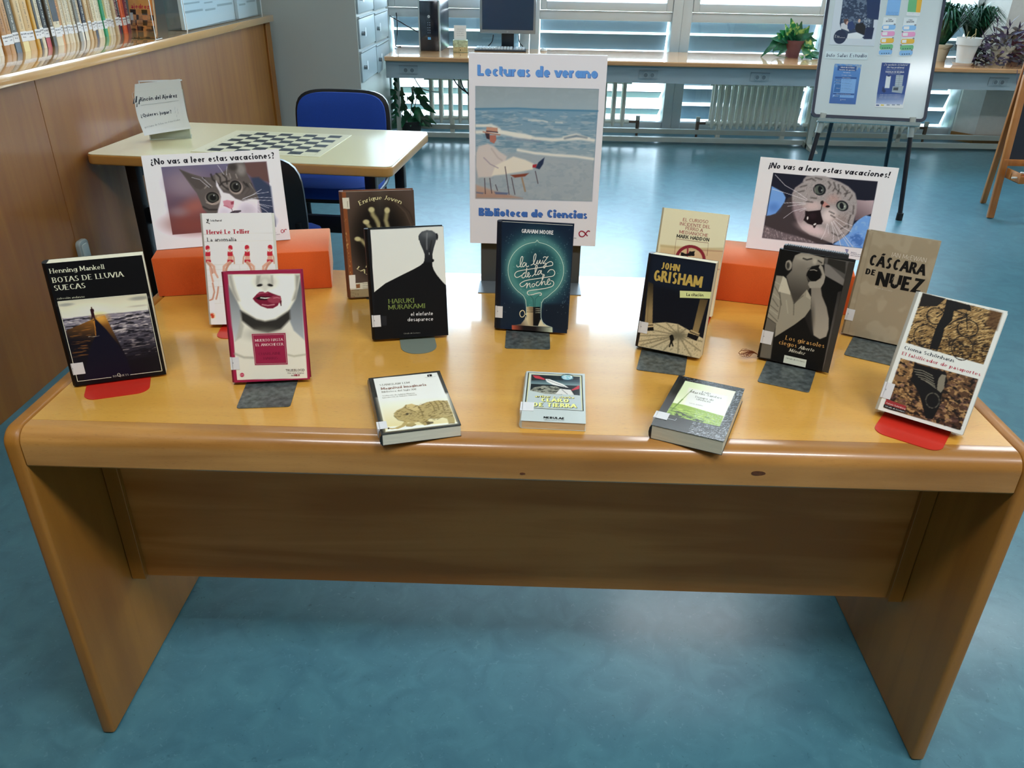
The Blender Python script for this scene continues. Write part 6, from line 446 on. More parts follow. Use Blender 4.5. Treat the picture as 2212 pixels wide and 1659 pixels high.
[('t','Cómo','serifb','1c2844',38.34,280.67,70.81,281.64,11.11,.2,.0),('t','RENOVAR','sansb','1c2844',24.71,264.15,83.31,266.58,11.87,.2,.0),('f',[(9.02,241.21),(96.63,246.15),(107.28,237.37),(108.72,218.73),(99.79,207.29),(12.42,202.14),(1.34,212.47),(.02,229.68)],'7cacdc'),('f',[(8.52,234.89),(53.2,237.43),(54.2,212.42),(10.87,211.45)],'e8ecf0'),('f',[(104.78,248.18),(103.89,243.59),(100.18,240.98),(95.41,241.57),(91.81,245.09),(91.07,249.88),(93.56,253.69),(98.09,254.73),(102.54,252.5)],'1c2844'),('f',[(95.64,252.36),(98.69,252.54),(100.31,242.45),(97.25,242.28)],'e8ecf0'),('f',[(10.51,190.28),(97.84,195.5),(108.45,186.81),(109.89,168.28),(100.99,156.89),(13.9,151.46),(2.86,161.68),(1.54,178.79)],'d890b8'),('f',[(10.01,183.99),(49.96,186.4),(50.95,161.54),(12.35,160.71)],'e8ecf0'),('f',[(12.57,191.97),(11.69,187.38),(7.96,184.75),(3.14,185.32),(-.52,188.82),(-1.28,193.61),(1.21,197.43),(5.78,198.49),(10.27,196.28)],'1c2844'),('f',[(3.31,196.11),(6.39,196.3),(8.08,186.22),(5,186.04)],'e8ecf0'),('f',[(12.64,135.82),(99.66,141.34),(110.24,132.75),(111.66,114.35),(102.79,103),(16.01,97.27),(5.01,107.39),(3.7,124.37)],'d8a83c'),('f',[(12.14,129.57),(47.36,131.82),(48.36,107.13),(14.47,106.46)],'e8ecf0'),('f',[(107.76,143.4),(106.87,138.86),(103.19,136.26),(98.44,136.8),(94.87,140.25),(94.14,144.98),(96.61,148.76),(101.11,149.81),(105.53,147.65)],'1c2844'),('f',[(98.67,147.46),(101.71,147.65),(103.31,137.71),(100.28,137.51)],'e8ecf0'),('f',[(13.86,87.08),(100.61,92.86),(111.15,84.36),(112.57,66.07),(103.72,54.76),(17.22,48.77),(6.25,58.79),(4.94,75.67)],'64ac78'),('f',[(26.36,63.25),(35.51,63.87),(35.38,55.41),(26.87,55.59)],'284058'),('f',[(44.65,64.5),(53.78,65.12),(53.64,56.66),(45.15,56.85)],'284058'),('f',[(62.89,65.74),(72,66.36),(71.85,57.92),(63.39,58.1)],'284058'),('f',[(81.09,66.99),(90.18,67.61),(90.02,59.17),(81.58,59.35)],'284058'),('f',[(15.9,88.76),(15.02,84.22),(11.32,81.6),(6.53,82.13),(2.9,85.57),(2.14,90.29),(4.61,94.08),(9.15,95.15),(13.62,93)],'1c2844'),('f',[(6.7,92.79),(9.77,92.99),(11.44,83.06),(8.38,82.85)],'e8ecf0'),('f',[(14.04,44.71),(100.56,50.72),(111.08,42.29),(112.5,24.1),(103.68,12.82),(17.39,6.61),(6.45,16.55),(5.15,33.33)],'7cacdc'),('f',[(26.51,21.04),(35.64,21.69),(35.51,13.26),(27.02,13.42)],'284058'),('f',[(44.75,22.33),(53.86,22.98),(53.72,14.57),(45.25,14.73)],'284058'),('f',[(62.95,23.63),(72.03,24.27),(71.89,15.87),(63.44,16.03)],'284058'),('f',[(81.1,24.92),(90.16,25.56),(90.01,17.17),(81.58,17.33)],'284058'),('f',[(108.62,52.81),(107.73,48.32),(104.07,45.72),(99.35,46.23),(95.8,49.61),(95.08,54.28),(97.53,58.04),(102.01,59.11),(106.4,56.99)],'1c2844'),('f',[(99.58,56.77),(102.6,56.98),(104.2,47.15),(101.18,46.94)],'e8ecf0')]),
'paper_title': ([('fill','c8d6da')],
[('t','Info Salas Estudio','serif','1c2c4c',7.53,10.7,284.75,16.69,23.83,.12,.0)]),
'paper_blue': ([('fill','7cacdc')],
[('t','Biblioteca de la universidad','sans','4878b0',12.48,20.44,96.01,19.49,6.56,0,.0),('t','servicio de salas','sans','4878b0',11.37,8.76,93.12,7.91,6.63,0,.0)]),
'paper_yellow': ([('fill','d8dce0'),('p','64ac78',1.15,1,[(-5.28,160),(66.73,160),(72.34,28.53),(2.67,29.53)]),('p','d8a83c',1.15,1,[(63.08,160),(103.57,160),(112.33,26.63),(69.99,28.45)])],
[('t','sala de estudio y consulta','sans','8890a0',5.13,12.92,95.74,13.76,5.82,0,.0)]),
'notice': ([('fill','dfe3e4')],
[('t','Rincón del Ajedrez','sansb','1c2434',16.04,135.49,130.78,134.7,17.07,0,.0),('t','¿Quieres jugar?','sansb','1c2434',9.22,71.33,105.43,73.18,13.76,0,.0),('t','préstamo de fichas en el mostrador','serif','8c9298',10.43,27.23,125.59,39.61,7.37,0,.0),('s',[(17.18,119.48),(133.86,121.39)],1.18,'8c9498',False,False),('s',[(-2.28,177.79),(132.74,174.27),(136.62,167.82),(132.9,20.9),(129.03,15.42),(8.76,9.27),(1.62,21.92),(-7.5,171.6),(-2.28,177.79)],.51,'c0c6ca',False,False),('f',[(-2.72,150.88),(.11,151.38),(-1.57,131.85),(-.31,130.51),(-6,128.88)],'1c2434'),('f',[(4.87,159.42),(8.21,159.77),(6.1,136.44),(7.58,134.83),(.79,132.89)],'1c2434'),('f',[(5.47,130.06),(7.47,130.77),(6.17,117.22),(7.02,116.31),(3.13,115.17)],'1c2434'),('f',[(13.27,144.47),(15.78,145.04),(14.05,127.68),(15.13,126.5),(10.12,125.04)],'1c2434'),('s',[(116.92,96.26),(118.51,92.25),(116.11,88.36),(117.51,85.35)],1.01,'aab0b6',False,True),('s',[(115.8,82.21),(117.38,78.33),(115.01,74.51),(116.4,71.59)],1.01,'aab0b6',False,True),('s',[(124.01,89.12),(125.55,85.2),(123.16,81.36),(124.52,78.42)],1.01,'aab0b6',False,True),('s',[(124.02,76.79),(125.54,72.98),(123.18,69.21),(124.52,66.35)],1.01,'aab0b6',False,True),('s',[(117.26,64.54),(118.8,60.81),(116.47,57.09),(117.83,54.3)],1.01,'aab0b6',False,True)]),
'chessbook': ([('fill','d08a50'),('p','2a1512',.74,1,[(7.6,100.4),(43.02,100.4),(41.6,76.26),(5.78,76.26)]),('p','2a1512',.74,1,[(78.43,100.4),(113.85,100.4),(113.24,76.26),(77.42,76.26)]),('p','2a1512',.74,1,[(149.26,100.4),(184.68,100.4),(184.88,76.26),(149.06,76.26)]),('p','2a1512',.74,1,[(41.99,76.26),(77.81,76.26),(76.78,51.55),(40.55,51.55)]),('p','2a1512',.74,1,[(113.63,76.26),(149.45,76.26),(149.25,51.55),(113.01,51.55)]),('p','2a1512',.74,1,[(4.71,51.55),(40.94,51.55),(39.47,26.27),(2.81,26.27)]),('p','2a1512',.74,1,[(77.17,51.55),(113.41,51.55),(112.78,26.27),(76.12,26.27)]),('p','2a1512',.74,1,[(149.64,51.55),(185.87,51.55),(186.09,26.27),(149.44,26.27)]),('p','2a1512',.74,1,[(39.86,26.27),(76.52,26.27),(75.45,.4),(38.36,.4)]),('p','2a1512',.74,1,[(113.18,26.27),(149.83,26.27),(149.63,.4),(112.54,.4)]),('p','e09a58',.74,1,[(.0,215),(150,215),(142.5,102.21),(2.12,102.21)]),('p','b07848',2.22,1,[(17.65,65.47),(33.61,65.47),(33.1,42.81),(30.94,7.91),(3.62,7.91),(14.28,42.81)]),('e','c88c58',.3,1,25.9,67.34,9.31,10.61,.0),('l','6a3c28',2.96,1.48,.7,[(8.9,42.81),(35.79,42.81)]),('l','6a3c28',2.96,1.48,.7,[(5.98,23.56),(33.11,23.56)]),('e','2a1512',.4,.8,16.82,4.75,16.41,5.6,.0),('p','b07848',2.22,1,[(57.85,76.63),(78.4,76.63),(79.14,54.2),(78.53,19.67),(43.36,19.67),(54.91,54.2)]),('e','c88c58',.3,1,68.36,78.47,11.97,10.46,.0),('l','6a3c28',2.96,1.48,.7,[(47.99,54.2),(82.6,54.2)]),('l','6a3c28',2.96,1.48,.7,[(45.44,35.15),(80.36,35.15)]),('e','2a1512',.4,.8,60.55,16.54,21.13,5.52,.0),('p','b07848',2.22,1,[(110.15,65.47),(128.93,65.47),(129.9,42.81),(129.78,7.91),(97.63,7.91),(107.75,42.81)]),('e','c88c58',.3,1,119.73,67.34,10.95,10.55,.0),('l','6a3c28',2.96,1.48,.7,[(101.43,42.81),(133.06,42.81)]),('l','6a3c28',2.96,1.48,.7,[(99.34,23.56),(131.25,23.56)]),('e','2a1512',.4,.8,113.39,4.75,19.31,5.57,.0)],
[('t','ajedrez','sansb','c02840',16.02,105.09,129.32,105.09,22.26,0,.0)]),
}
# ================================================================== THE ROOM
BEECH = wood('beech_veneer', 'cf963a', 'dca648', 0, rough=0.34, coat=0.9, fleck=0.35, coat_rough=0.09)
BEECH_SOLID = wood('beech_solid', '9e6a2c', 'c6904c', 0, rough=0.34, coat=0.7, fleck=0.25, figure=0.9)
BEECH_LEG_SHADED = wood('beech_panel_shaded', '96601e', 'a87028', 2, rough=0.45, coat=0.08, fleck=0.2, figure=0.8)  # same beech as the top, darkened for the shade below the table
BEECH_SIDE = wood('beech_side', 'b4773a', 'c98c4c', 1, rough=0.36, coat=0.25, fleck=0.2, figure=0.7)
BEECH_MODESTY_SHADED = wood('beech_front_panel_shaded', 'b06c24', 'cc8a44', 0, rough=0.5, coat=0.04, fleck=0.15, figure=1.0)  # beech toned darker than the top; shade under the overhang is in the colour
COUNTER_WOOD = wood('counter_veneer', '80480e', '96601c', 2, rough=0.5, coat=0.05, fleck=0.3)
COUNTER_TOP = wood('counter_top_wood', 'd09a5c', 'dba86a', 1, rough=0.16, coat=0.8, fleck=0.15, coat_rough=0.03)
DESK_TOP = wood('desk_top_wood', 'c08a5c', 'cc9a6a', 0, rough=0.2, coat=0.6, fleck=0.1, coat_rough=0.05)
GREY_FRAME = mat('grey_painted_metal', 'ccd4d8', 0.4)
DESK_METAL = mat('desk_grey_metal', '95a4aa', 0.4)
RAIL_METAL = mat('rail_metal', 'c0c6be', 0.35)
WHITE_WALL = mat('white_plaster', 'dcdad4', 0.8, noise=0.03, nscale=30, bump=0.15)

def floor_mat():
    m = bpy.data.materials.new('marbled_linoleum'); m.use_nodes = True; nt = m.node_tree; b = nt.nodes['Principled BSDF']; L = nt.links
    tc = nt.nodes.new('ShaderNodeTexCoord')
    n1 = nt.nodes.new('ShaderNodeTexNoise'); n1.inputs['Scale'].default_value = 11; n1.inputs['Detail'].default_value = 8; n1.inputs['Distortion'].default_value = 1.2; L.new(tc.outputs['Object'], n1.inputs['Vector'])
    n2 = nt.nodes.new('ShaderNodeTexNoise'); n2.inputs['Scale'].default_value = 60; n2.inputs['Detail'].default_value = 4; n2.inputs['Distortion'].default_value = 2.0; L.new(tc.outputs['Object'], n2.inputs['Vector'])
    r = nt.nodes.new('ShaderNodeValToRGB'); e = r.color_ramp.elements; e[0].position = .32; e[0].color = lin('3c6876'); e[1].position = .68; e[1].color = lin('487884')
    L.new(n1.outputs[0], r.inputs[0])
    dk = nt.nodes.new('ShaderNodeMapRange'); dk.inputs[1].default_value = .66; dk.inputs[2].default_value = .74; dk.inputs[4].default_value = .6; L.new(n2.outputs[0], dk.inputs[0])
    lt = nt.nodes.new('ShaderNodeMapRange'); lt.inputs[1].default_value = .38; lt.inputs[2].default_value = .26; lt.inputs[4].default_value = .18; L.new(n2.outputs[0], lt.inputs[0])
    m1 = nt.nodes.new('ShaderNodeMix'); m1.data_type = 'RGBA'; m1.inputs[7].default_value = lin('234a58'); L.new(dk.outputs[0], m1.inputs[0]); L.new(r.outputs[0], m1.inputs[6])
    m2 = nt.nodes.new('ShaderNodeMix'); m2.data_type = 'RGBA'; m2.inputs[7].default_value = lin('8ab4bc'); L.new(lt.outputs[0], m2.inputs[0]); L.new(m1.outputs[2], m2.inputs[6])
    L.new(m2.outputs[2], b.inputs['Base Color']); b.inputs['Roughness'].default_value = 0.34; b.inputs['Specular IOR Level'].default_value = 0.5; b.inputs['Coat Weight'].default_value = 0.15; b.inputs['Coat Roughness'].default_value = 0.14
    bp = nt.nodes.new('ShaderNodeBump'); bp.inputs['Strength'].default_value = .0; bp.inputs['Distance'].default_value = .002; L.new(n1.outputs[0], bp.inputs['Height']); L.new(bp.outputs[0], b.inputs['Normal'])
    return m

YW = 6.62            # inner face of the window wall
XL, XR, YB, ZC = -4.2, 5.6, -3.6, 3.75
struct(box('floor', XL, XR, YB, YW + .3, -.12, 0, floor_mat()))
struct(box('ceiling', XL, XR, YB, YW + .3, ZC, ZC + .1, mat('ceiling_paint', 'e4e4e0', .85)))
struct(box('wall_left', XL - .12, XL, YB, YW, 0, ZC, WHITE_WALL))
struct(box('wall_right', XR, XR + .12, YB, YW, 0, ZC, WHITE_WALL))
struct(box('wall_front', XL, XR, YB - .12, YB, 0, ZC, mat('unseen_dark_wall', '8a7864', .8)))  # unseen wall toned dark to cut light bounced from behind the camera
# solid parts of the window wall: left of the glazing, the pier on the right with its splayed reveal
struct(box('wall_back', XL, -1.30, YW, YW + .3, 0, ZC, mat('wall_grey', '9aa3a6', .7)))
wr = MB().prism([(3.93, YW + .28), (3.93, 6.60), (4.05, 6.44), (XR, 6.44), (XR, YW + .3)], 0, ZC).build('wall_pier', WHITE_WALL); struct(wr)
struct(MB().prism([(3.925, 6.60), (4.046, 6.432), (XR, 6.432), (XR, 6.418), (4.04, 6.418), (3.912, 6.592)], 0, .075).build('baseboard_right', wood('baseboard_wood', 'a8743c', 'b88448', 0, fleck=.1)))
# windows: four bays, each with low louvred pane, transom and tall upper panes
bays = [(-1.287, -.113), (.061, 1.235), (1.405, 2.579), (2.753, 3.925)]
G = glass_mat()
def louver_mats(): return mat('louver_aluminium', '8a969c', .5, .2)
for i, (x0, x1) in enumerate(bays):
    w = empty('window_%d' % (i + 1), ((x0 + x1) / 2, YW + .05, 0)); w['kind'] = 'structure'
    hw = (x1 - x0) / 2; mb = MB()
    a, b_ = -.01, .07
    mb.box(-hw - .085, -hw, a - .03, b_ + .06, 0, ZC).box(hw, hw + .085, a - .03, b_ + .06, 0, ZC)
    mb.box(-hw, hw, a, b_, 0, .085).box(-hw, hw, a, b_, .945, 1.02)
    mb.build('frame', GREY_FRAME, w, bevel=.006)
    s = MB()   # upper sash
    s.box(-hw + .004, -hw + .06, a - .025, b_, 1.026, 2.38).box(hw - .06, hw - .004, a - .025, b_, 1.026, 2.38).box(-hw + .06, hw - .06, a - .025, b_, 1.026, 1.095).box(-hw + .06, hw - .06, a - .025, b_, 2.31, 2.38)
    s.build('sash', GREY_FRAME, w, bevel=.006)
    MB().box(-hw, hw, a, b_, 2.386, 2.5).box(-hw, hw, a, b_, 3.55, ZC).build('transom', GREY_FRAME, w, bevel=.006)
    MB().box(-hw, hw, .03, .036, .085, .945).build('pane', G, w)
    MB().box(-hw + .06, hw - .06, .03, .036, 1.095, 2.31).build('pane', G, w)
    MB().box(-hw, hw, .03, .036, 2.5, 3.55).build('pane', G, w)
    # horizontal adjustable louvres outside the low pane
    opened = i < 2
    for k in range(6):
        z = .15 + .152 * k
        ang = math.radians((28 if opened else 66) if z < .6 else 72)
        m_ = MB(); th = .004; yy = .17
        P = [(yy + .070 * math.cos(ang), z - .070 * math.sin(ang)), (yy - .070 * math.cos(ang), z + .070 * math.sin(ang))]
        nx, nz = -math.sin(ang) * th, math.cos(ang) * th
        q = [(P[0][0] + nx, P[0][1] + nz), (P[1][0] + nx, P[1][1] + nz), (P[1][0] - nx, P[1][1] - nz), (P[0][0] - nx, P[0][1] - nz)]
        m_.prism(q, -hw + .01, hw - .01, lambda A, B, h: (h, A, B)).build('louver', louver_mats(), w)
# outdoors: lawn, paved path and a low pale wall catching the daylight
outg = box('lawn_ground', -30, 34, YW + .35, 60, -.45, -.3, mat('lawn', '98a886', .9, noise=.35, nscale=3)); struct(outg)
struct(box('paved_path', -30, 34, 8.4, 12.5, -.3, -.285, mat('pale_paving', 'c8c4bc', .8, noise=.08, nscale=2)))
struct(box('paved_path', -30, 34, 16.5, 20.5, -.3, -.285, mat('pale_paving', 'c8c4bc', .8, noise=.08, nscale=2)))

# ================================================================== LONG DESK UNDER THE WINDOWS
DZ = .72
def long_desk():
    t = tag(empty('long_desk', (1.5, 5.7, 0)), 'long window desk with a wooden top on a grey metal apron and rails', 'desk')
    X0, X1 = -1.172 - 1.5, 4.95 - 1.5
    MB().prism(rrect(0, 0, .035, .0351, .008)[:0] or [(-.045, DZ - .034), (-.05, DZ - .028), (-.05, DZ - .006), (-.044, DZ), (.74, DZ), (.74, DZ - .034)], X0, X1, lambda a, b, h: (h, a, b)).build('desk_top', DESK_TOP, t, smooth=30)
    MB().box(X0, X1, 0, .03, .555, DZ - .036).box(X0, X1, -.006, 0, DZ - .062, DZ - .036).build('apron', DESK_METAL, t)
    for x in (-2.64, 2.43 - 1.5, 4.6 - 1.5):
        MB().box(x - .02, x + .02, .32, .36, 0, DZ - .036).build('leg', RAIL_METAL, t)
    MB().box(X0, X1, .42, .47, .012, .05).build('foot_rail', RAIL_METAL, t)
    MB().box(X0, X1, .62, .66, .045, .085).build('foot_rail', RAIL_METAL, t)
    for x in (2.43 - 1.5,): MB().add([(x - .02, .12, .012), (x + .02, .12, .012), (x + .02, .40, .05), (x - .02, .40, .05), (x - .02, .12, .0), (x + .02, .12, .0), (x + .02, .44, .0), (x - .02, .44, .0)], [(0, 1, 2, 3), (4, 7, 6, 5), (0, 4, 5, 1), (1, 5, 6, 2), (3, 2, 6, 7), (0, 3, 7, 4)]).build('leg_foot', RAIL_METAL, t)
    return t
long_desk()
SKT = ['leftmost double socket in the grey desk apron, beside the lockers', 'double socket in the desk apron just right of the beach poster', 'double socket in the desk apron below the variegated pothos', 'double socket in the desk apron below the purple trailing plant']
for i, x in enumerate((-.99, .94, 1.83, 3.72)):
    o = tag(empty('double_socket', (x, 5.698, .618)), SKT[i], 'socket')
    MB().prism(rrect(-.075, -.03, .075, .03, .006), 0, .004, lambda a, b, h: (a, -h, b)).build('cover_plate', mat('socket_plate', '8b999e', .4), o)
    MB().box(-.075, .075, -.012, -.004, .028, .034).build('cover_lip', mat('socket_lip', '6c7a80', .4), o)
    for k in (-.022, .03):
        d = MB().prism([(k + .021 * math.cos(a * PI / 8), -.002 + .021 * math.sin(a * PI / 8)) for a in range(16)], .004, .009, lambda a, b, h: (a, -h, b)).build('socket_ring', mat('socket_face', '93a1a6', .4), o)
        MB().prism([(k + .016 * math.cos(a * PI / 8), -.002 + .016 * math.sin(a * PI / 8)) for a in range(16)], .009, .0094, lambda a, b, h: (a, -h, b)).build('socket_well', mat('socket_well', '59666c', .5), d)

# ================================================================== RADIATORS
RAD = mat('radiator_enamel', 'eceee4', .35)
def radiator(x0, x1, n, label, valve):
    t = tag(empty('radiator', ((x0 + x1) / 2, 6.34, 0)), label, 'radiator'); hw = (x1 - x0) / 2; p = (x1 - x0) / n
    col = None
    for k in range(n):
        cx = -hw + p * (k + .5)
        if col is None:
            m_ = MB()
            for yy in (-.045, .045): m_.tube([(0, yy, .105), (0, yy, .14), (0, yy, .46), (0, yy, .50)], [.009, .0175, .0175, .009], 8)
            m_.tube([(0, -.05, .475), (0, .05, .475)], .017, 8).tube([(0, -.05, .145), (0, .05, .145)], .017, 8)
            col = m_.build('column', RAD, t, smooth=50); o = col
        else: o = col.copy(); C.objects.link(o); o.parent = t
        o.location = (cx, 0, 0)
    MB().tube([(-hw - .02, 0, .478), (hw + .02, 0, .478)], .019, 8).tube([(-hw - .02, 0, .142), (hw + .02, 0, .142)], .019, 8).build('header_pipe', RAD, t, smooth=50)
    for x in (-hw * .75, hw * .7): MB().box(x - .02, x + .02, -.02, .02, 0, .13).build('bracket', RAD, t)
    v = MB().tube([(valve, 0, 0), (valve, 0, .085)], .011, 8).tube([(valve, 0, .085), (valve, 0, .16)], .017, 8).tube([(valve, 0, .14), (hw * (1 if valve > 0 else -1), 0, .142)], .012, 8).build('valve', mat('brass_valve', '6a5a50', .4, .6), t, smooth=50)
    MB().tube([(valve, 0, .155), (valve, 0, .195)], .02, 10).build('valve_knob', mat('valve_knob', 'b8bcb4', .4), t, smooth=50)
radiator(-.93, .87, 21, 'cream column radiator under the desk behind the beach poster', 1.0 - .0)
radiator(1.60, 2.40, 14, 'cream column radiator in the middle, left of the whiteboard easel legs', -.49)
radiator(2.47, 3.47, 17, 'cream column radiator seen beneath the whiteboard tray', .58)

# ================================================================== CHECK-IN COUNTER ON THE LEFT
CX = -1.777; CT = 1.066
def counter():
    t = tag(empty('library_counter', (CX - .5, 2.5, 0)), 'long wooden library counter with a glossy top, left of the tables', 'counter')
    X = .5
    joints = [-1.2, .6, 1.885, 4.60]
    for a, b in zip([-2.3] + joints[:-1], joints):
        box('front_panel', X - .03, X, a - 2.5 + .0015, b - 2.5 - .0015, .0, CT - .042, COUNTER_WOOD, t, bevel=.001, seg=1)
    box('end_post', X - .06, X + .012, 4.605 - 2.5, 4.70 - 2.5, 0, CT - .042, COUNTER_WOOD, t, bevel=.002, seg=1)
    box('end_panel', X - .62, X - .06, 4.66 - 2.5, 4.70 - 2.5, 0, CT - .042, COUNTER_WOOD, t)
    box('back_panel', X - .6, X - .57, -2.3 - 2.5, 4.66 - 2.5, 0, CT - .042, COUNTER_WOOD, t)
    box('countertop', X - .66, X + .035, -2.3 - 2.5, 4.72 - 2.5, CT - .04, CT, COUNTER_TOP, t, bevel=.004)
    return t
counter()
lt = tag(empty('wall_latch', (CX, 1.905, .335)), 'small pale grey plastic latch on the counter panel behind the black pier-photo book', 'latch')
MB().prism(rrect(-.033, 0, .033, .085, .02, corners=(0, 0, 1, 1)), 0, .02, lambda a, b, h: (h, a, b)).build('body', mat('latch_plastic', '9fa9a6', .45), lt, bevel=.004)
MB().prism(rrect(-.022, .006, .022, .07, .012), .02, .024, lambda a, b, h: (h, a, b)).build('cover', mat('latch_plastic_light', 'b8c2be', .4), lt, bevel=.001)

# books standing in a row on the counter, spines to the hall
random.seed(7)
row = [  # thickness mm, height mm, spine colour, second colour or None, words
 (24,205,'e6e2d6',None,'white'),(18,200,'e8e4dc','5a4a3a','white and brown'),(26,215,'dfe4dc',None,'pale green-white'),(17,205,'d9d4c4',None,'cream'),
 (22,198,'a8763c',None,'tan'),(20,206,'b5854c',None,'light brown'),(24,212,'5a5c54','4c5a68','dark grey-green'),(26,200,'cdb07c','e0d090','sand'),(30,208,'c8a468',None,'golden sand'),
 (14,196,'c89830',None,'mustard'),(12,200,'3c3a34',None,'charcoal'),(16,198,'d8ccae',None,'ivory'),(22,210,'15171c','b84a50','black over red'),(16,204,'4a4436','3a3a30','dark olive'),
 (30,206,'d8ccac','2a2c34','cream with black figures'),(16,202,'cc8e50',None,'orange-tan'),(15,200,'d8cbae',None,'cream'),(14,200,'d4c6a8',None,'pale straw'),(15,203,'dacfb4',None,'light cream'),(14,201,'cfc2a2',None,'straw'),
 (17,198,'808078','9a9a94','grey'),(16,203,'d0b894','e0d8c8','pale tan'),(20,201,'1c2030','d8d0b8','navy'),(17,199,'d0b488',None,'buff'),(15,200,'b09060',None,'brown'),
 (14,206,'d8cca8','24283c','cream with navy foot'),(18,202,'ddd2b4',None,'bone'),(15,204,'d4c8a8',None,'oat'),(16,200,'2c9a6c',None,'bright green'),(14,203,'c8bc6c',None,'yellow-olive'),
 (15,200,'dcd4b8',None,'pale cream'),(14,198,'d8ceb4',None,'light oat'),(15,202,'c8b490',None,'dusty tan'),(14,200,'6a2434',None,'burgundy'),(13,197,'30303c',None,'slate black'),(22,206,'d8643c',None,'orange-red'),(18,210,'7a2038',None,'dark red')]
yb = 2.03
ordn = ['first', 'second', 'third', 'fourth', 'fifth', 'sixth', 'seventh', 'eighth', 'ninth', 'tenth', 'eleventh', 'twelfth', 'thirteenth', 'fourteenth', 'fifteenth', 'sixteenth', 'seventeenth', 'eighteenth', 'nineteenth', 'twentieth'] + ['%d%s' % (n, {1: 'st', 2: 'nd', 3: 'rd'}.get(n % 10, 'th')) for n in range(21, 40)]
BOOKX = -2.075
scale_row = 1.80
for i, (th, h, c0, c1, words) in enumerate(row):
    T_ = th / 1000 * scale_row * 1.0; Hh = h / 1000; dx = random.uniform(-.006, .006)
    b = tag(empty('row_book', (BOOKX + dx + .03, yb + T_ / 2, CT)), '%s book spine, %s from the left in the row on the counter' % (words, ordn[i]), 'book', 'books in the row on the counter')
    cov = mat('spine_card', c0, .5)
    MB().prism(rrect(-T_ / 2, 0, T_ / 2, .02, .006, 3, corners=(1, 1, 0, 0)), 0, Hh, lambda a, q, hh: (-q, a, hh)).build('spine', cov, b, smooth=40)
    MB().box(-.145, -.02, -T_ / 2, -T_ / 2 + .0015, 0, Hh).box(-.145, -.02, T_ / 2 - .0015, T_ / 2, 0, Hh).build('covers', cov, b)
    MB().box(-.142, -.021, -T_ / 2 + .0015, T_ / 2 - .0015, .002, Hh - .002).build('pages', mat('page_paper', 'd8ceb2', .8), b)
    # call-number sticker low on every spine
    zs = .038 + random.uniform(-.004, .004) + .0001 * (i % 3); hs = .036
    MB().box(-.0005, .0008, -T_ * .46, T_ * .46, zs, zs + hs).build('call_number_label', mat('sticker', 'dcdcdc', .5), b)
    Lt = Letters()
    wlab = T_ * 780
    Lt.text(random.choice(['N-AUT', 'N-BEN', 'N-CAR', 'N-DEL', 'N-GAR', 'N-LEM', 'N-MAR']), 'sansb', '3c4048', -wlab / 2, 24, wlab / 2, 24, 5.5); Lt.text(random.choice(['nav', 'fra', 'nom', 'cum', 'sil']), 'sansb', '3c4048', -wlab / 4, 13, wlab / 4, 13, 5)
    Lt.build(lambda a, q, z0=zs: (.0012, a / 1000, z0 + q / 1000), b, 'label_print')
    if c1:
        MB().box(-.0004, .0006, -T_ * .42, T_ * .42, *( (.0, .036) if i != 14 else (.095, .19))).build('colour_band', mat('spine_card', c1, .5), b)
    # title running up the spine
    if i not in (9, 10):
        Lt = Letters(); tc_ = 'e8e0c8' if sum(lin(c0)[:3]) < .35 else '3a3428'
        L0 = random.uniform(90, 110); words_ = random.choice(['cuentos completos', 'la casa del mar', 'obras escogidas', 'historia breve', 'los dias azules', 'poemas y cartas'])
        Lt.text(words_, 'sans', tc_, 0, 0, L0, 0, min(9, T_ * 350))
        Lt.build(lambda a, q, T=T_: (.0008, -q / 1000 + .004, .085 + a / 1000), b, 'title_print')
    yb += T_ + .0012
YROW = yb
# chess manual facing out beside the row
cb = tag(empty('chess_manual', (-1.90, 3.185, CT), (0, 0, math.radians(78))), 'orange chess manual with chess pieces on its cover, standing on the counter', 'book')
cb.matrix_world = Matrix.Translation((-2.085, 3.36, CT)) @ Matrix.Rotation(math.radians(-14), 4, 'Z') @ Matrix.Rotation(-.12, 4, 'X')
box('cover', 0, .145, 0, .002, .0, .215, mat('card_orange', 'c88850', .4), cb); box('cover', 0, .145, .016, .018, 0, .215, mat('card_orange', 'c88850', .4), cb); box('pages', .001, .143, .002, .016, .001, .213, mat('page_paper', 'd8ceb2', .8), cb)
print_art('chessbook', 150, 215, lambda a, b, l: (a / 1000 * .967, -l / 1000, b / 1000), cb)
MB().box(.004, .022, -.0008, -.0004, .05, .085).build('call_number_label', mat('sticker', 'dcdcdc', .5), cb)
# clear acrylic bookend and leaflet screen at the end of the counter
ac = tag(empty('acrylic_bookend', (-1.775, 2.93, CT)), 'thin clear acrylic bookend at the right end of the row of books', 'bookend')
MB().box(-.12, .0, 0, .003, 0, .23).box(-.12, 0, 0, .08, 0, .003).build('panel', glass_mat('clear_acrylic'), ac)
MB().box(0, .0025, -.0005, .0035, 0, .23).build('polished_edge', mat('acrylic_edge', 'eef4f6', .2), ac)
sc_ = tag(empty('leaflet_holder', (-1.80, 4.06, CT)), 'clear acrylic leaflet holder full of white papers at the end of the counter', 'leaflet holder')
MB().box(0, .003, -.68, .60, 0, .32).box(-.10, 0, -.68, -.677, 0, .32).box(-.10, 0, .597, .60, 0, .32).box(-.10, 0, -.68, .60, 0, .003).build('panel', glass_mat('clear_acrylic'), sc_)
for y_ in (-.681, .60): MB().box(.0, .004, y_ - .002, y_ + .002, 0, .32).build('polished_edge', mat('acrylic_edge', 'eef4f6', .2), sc_)
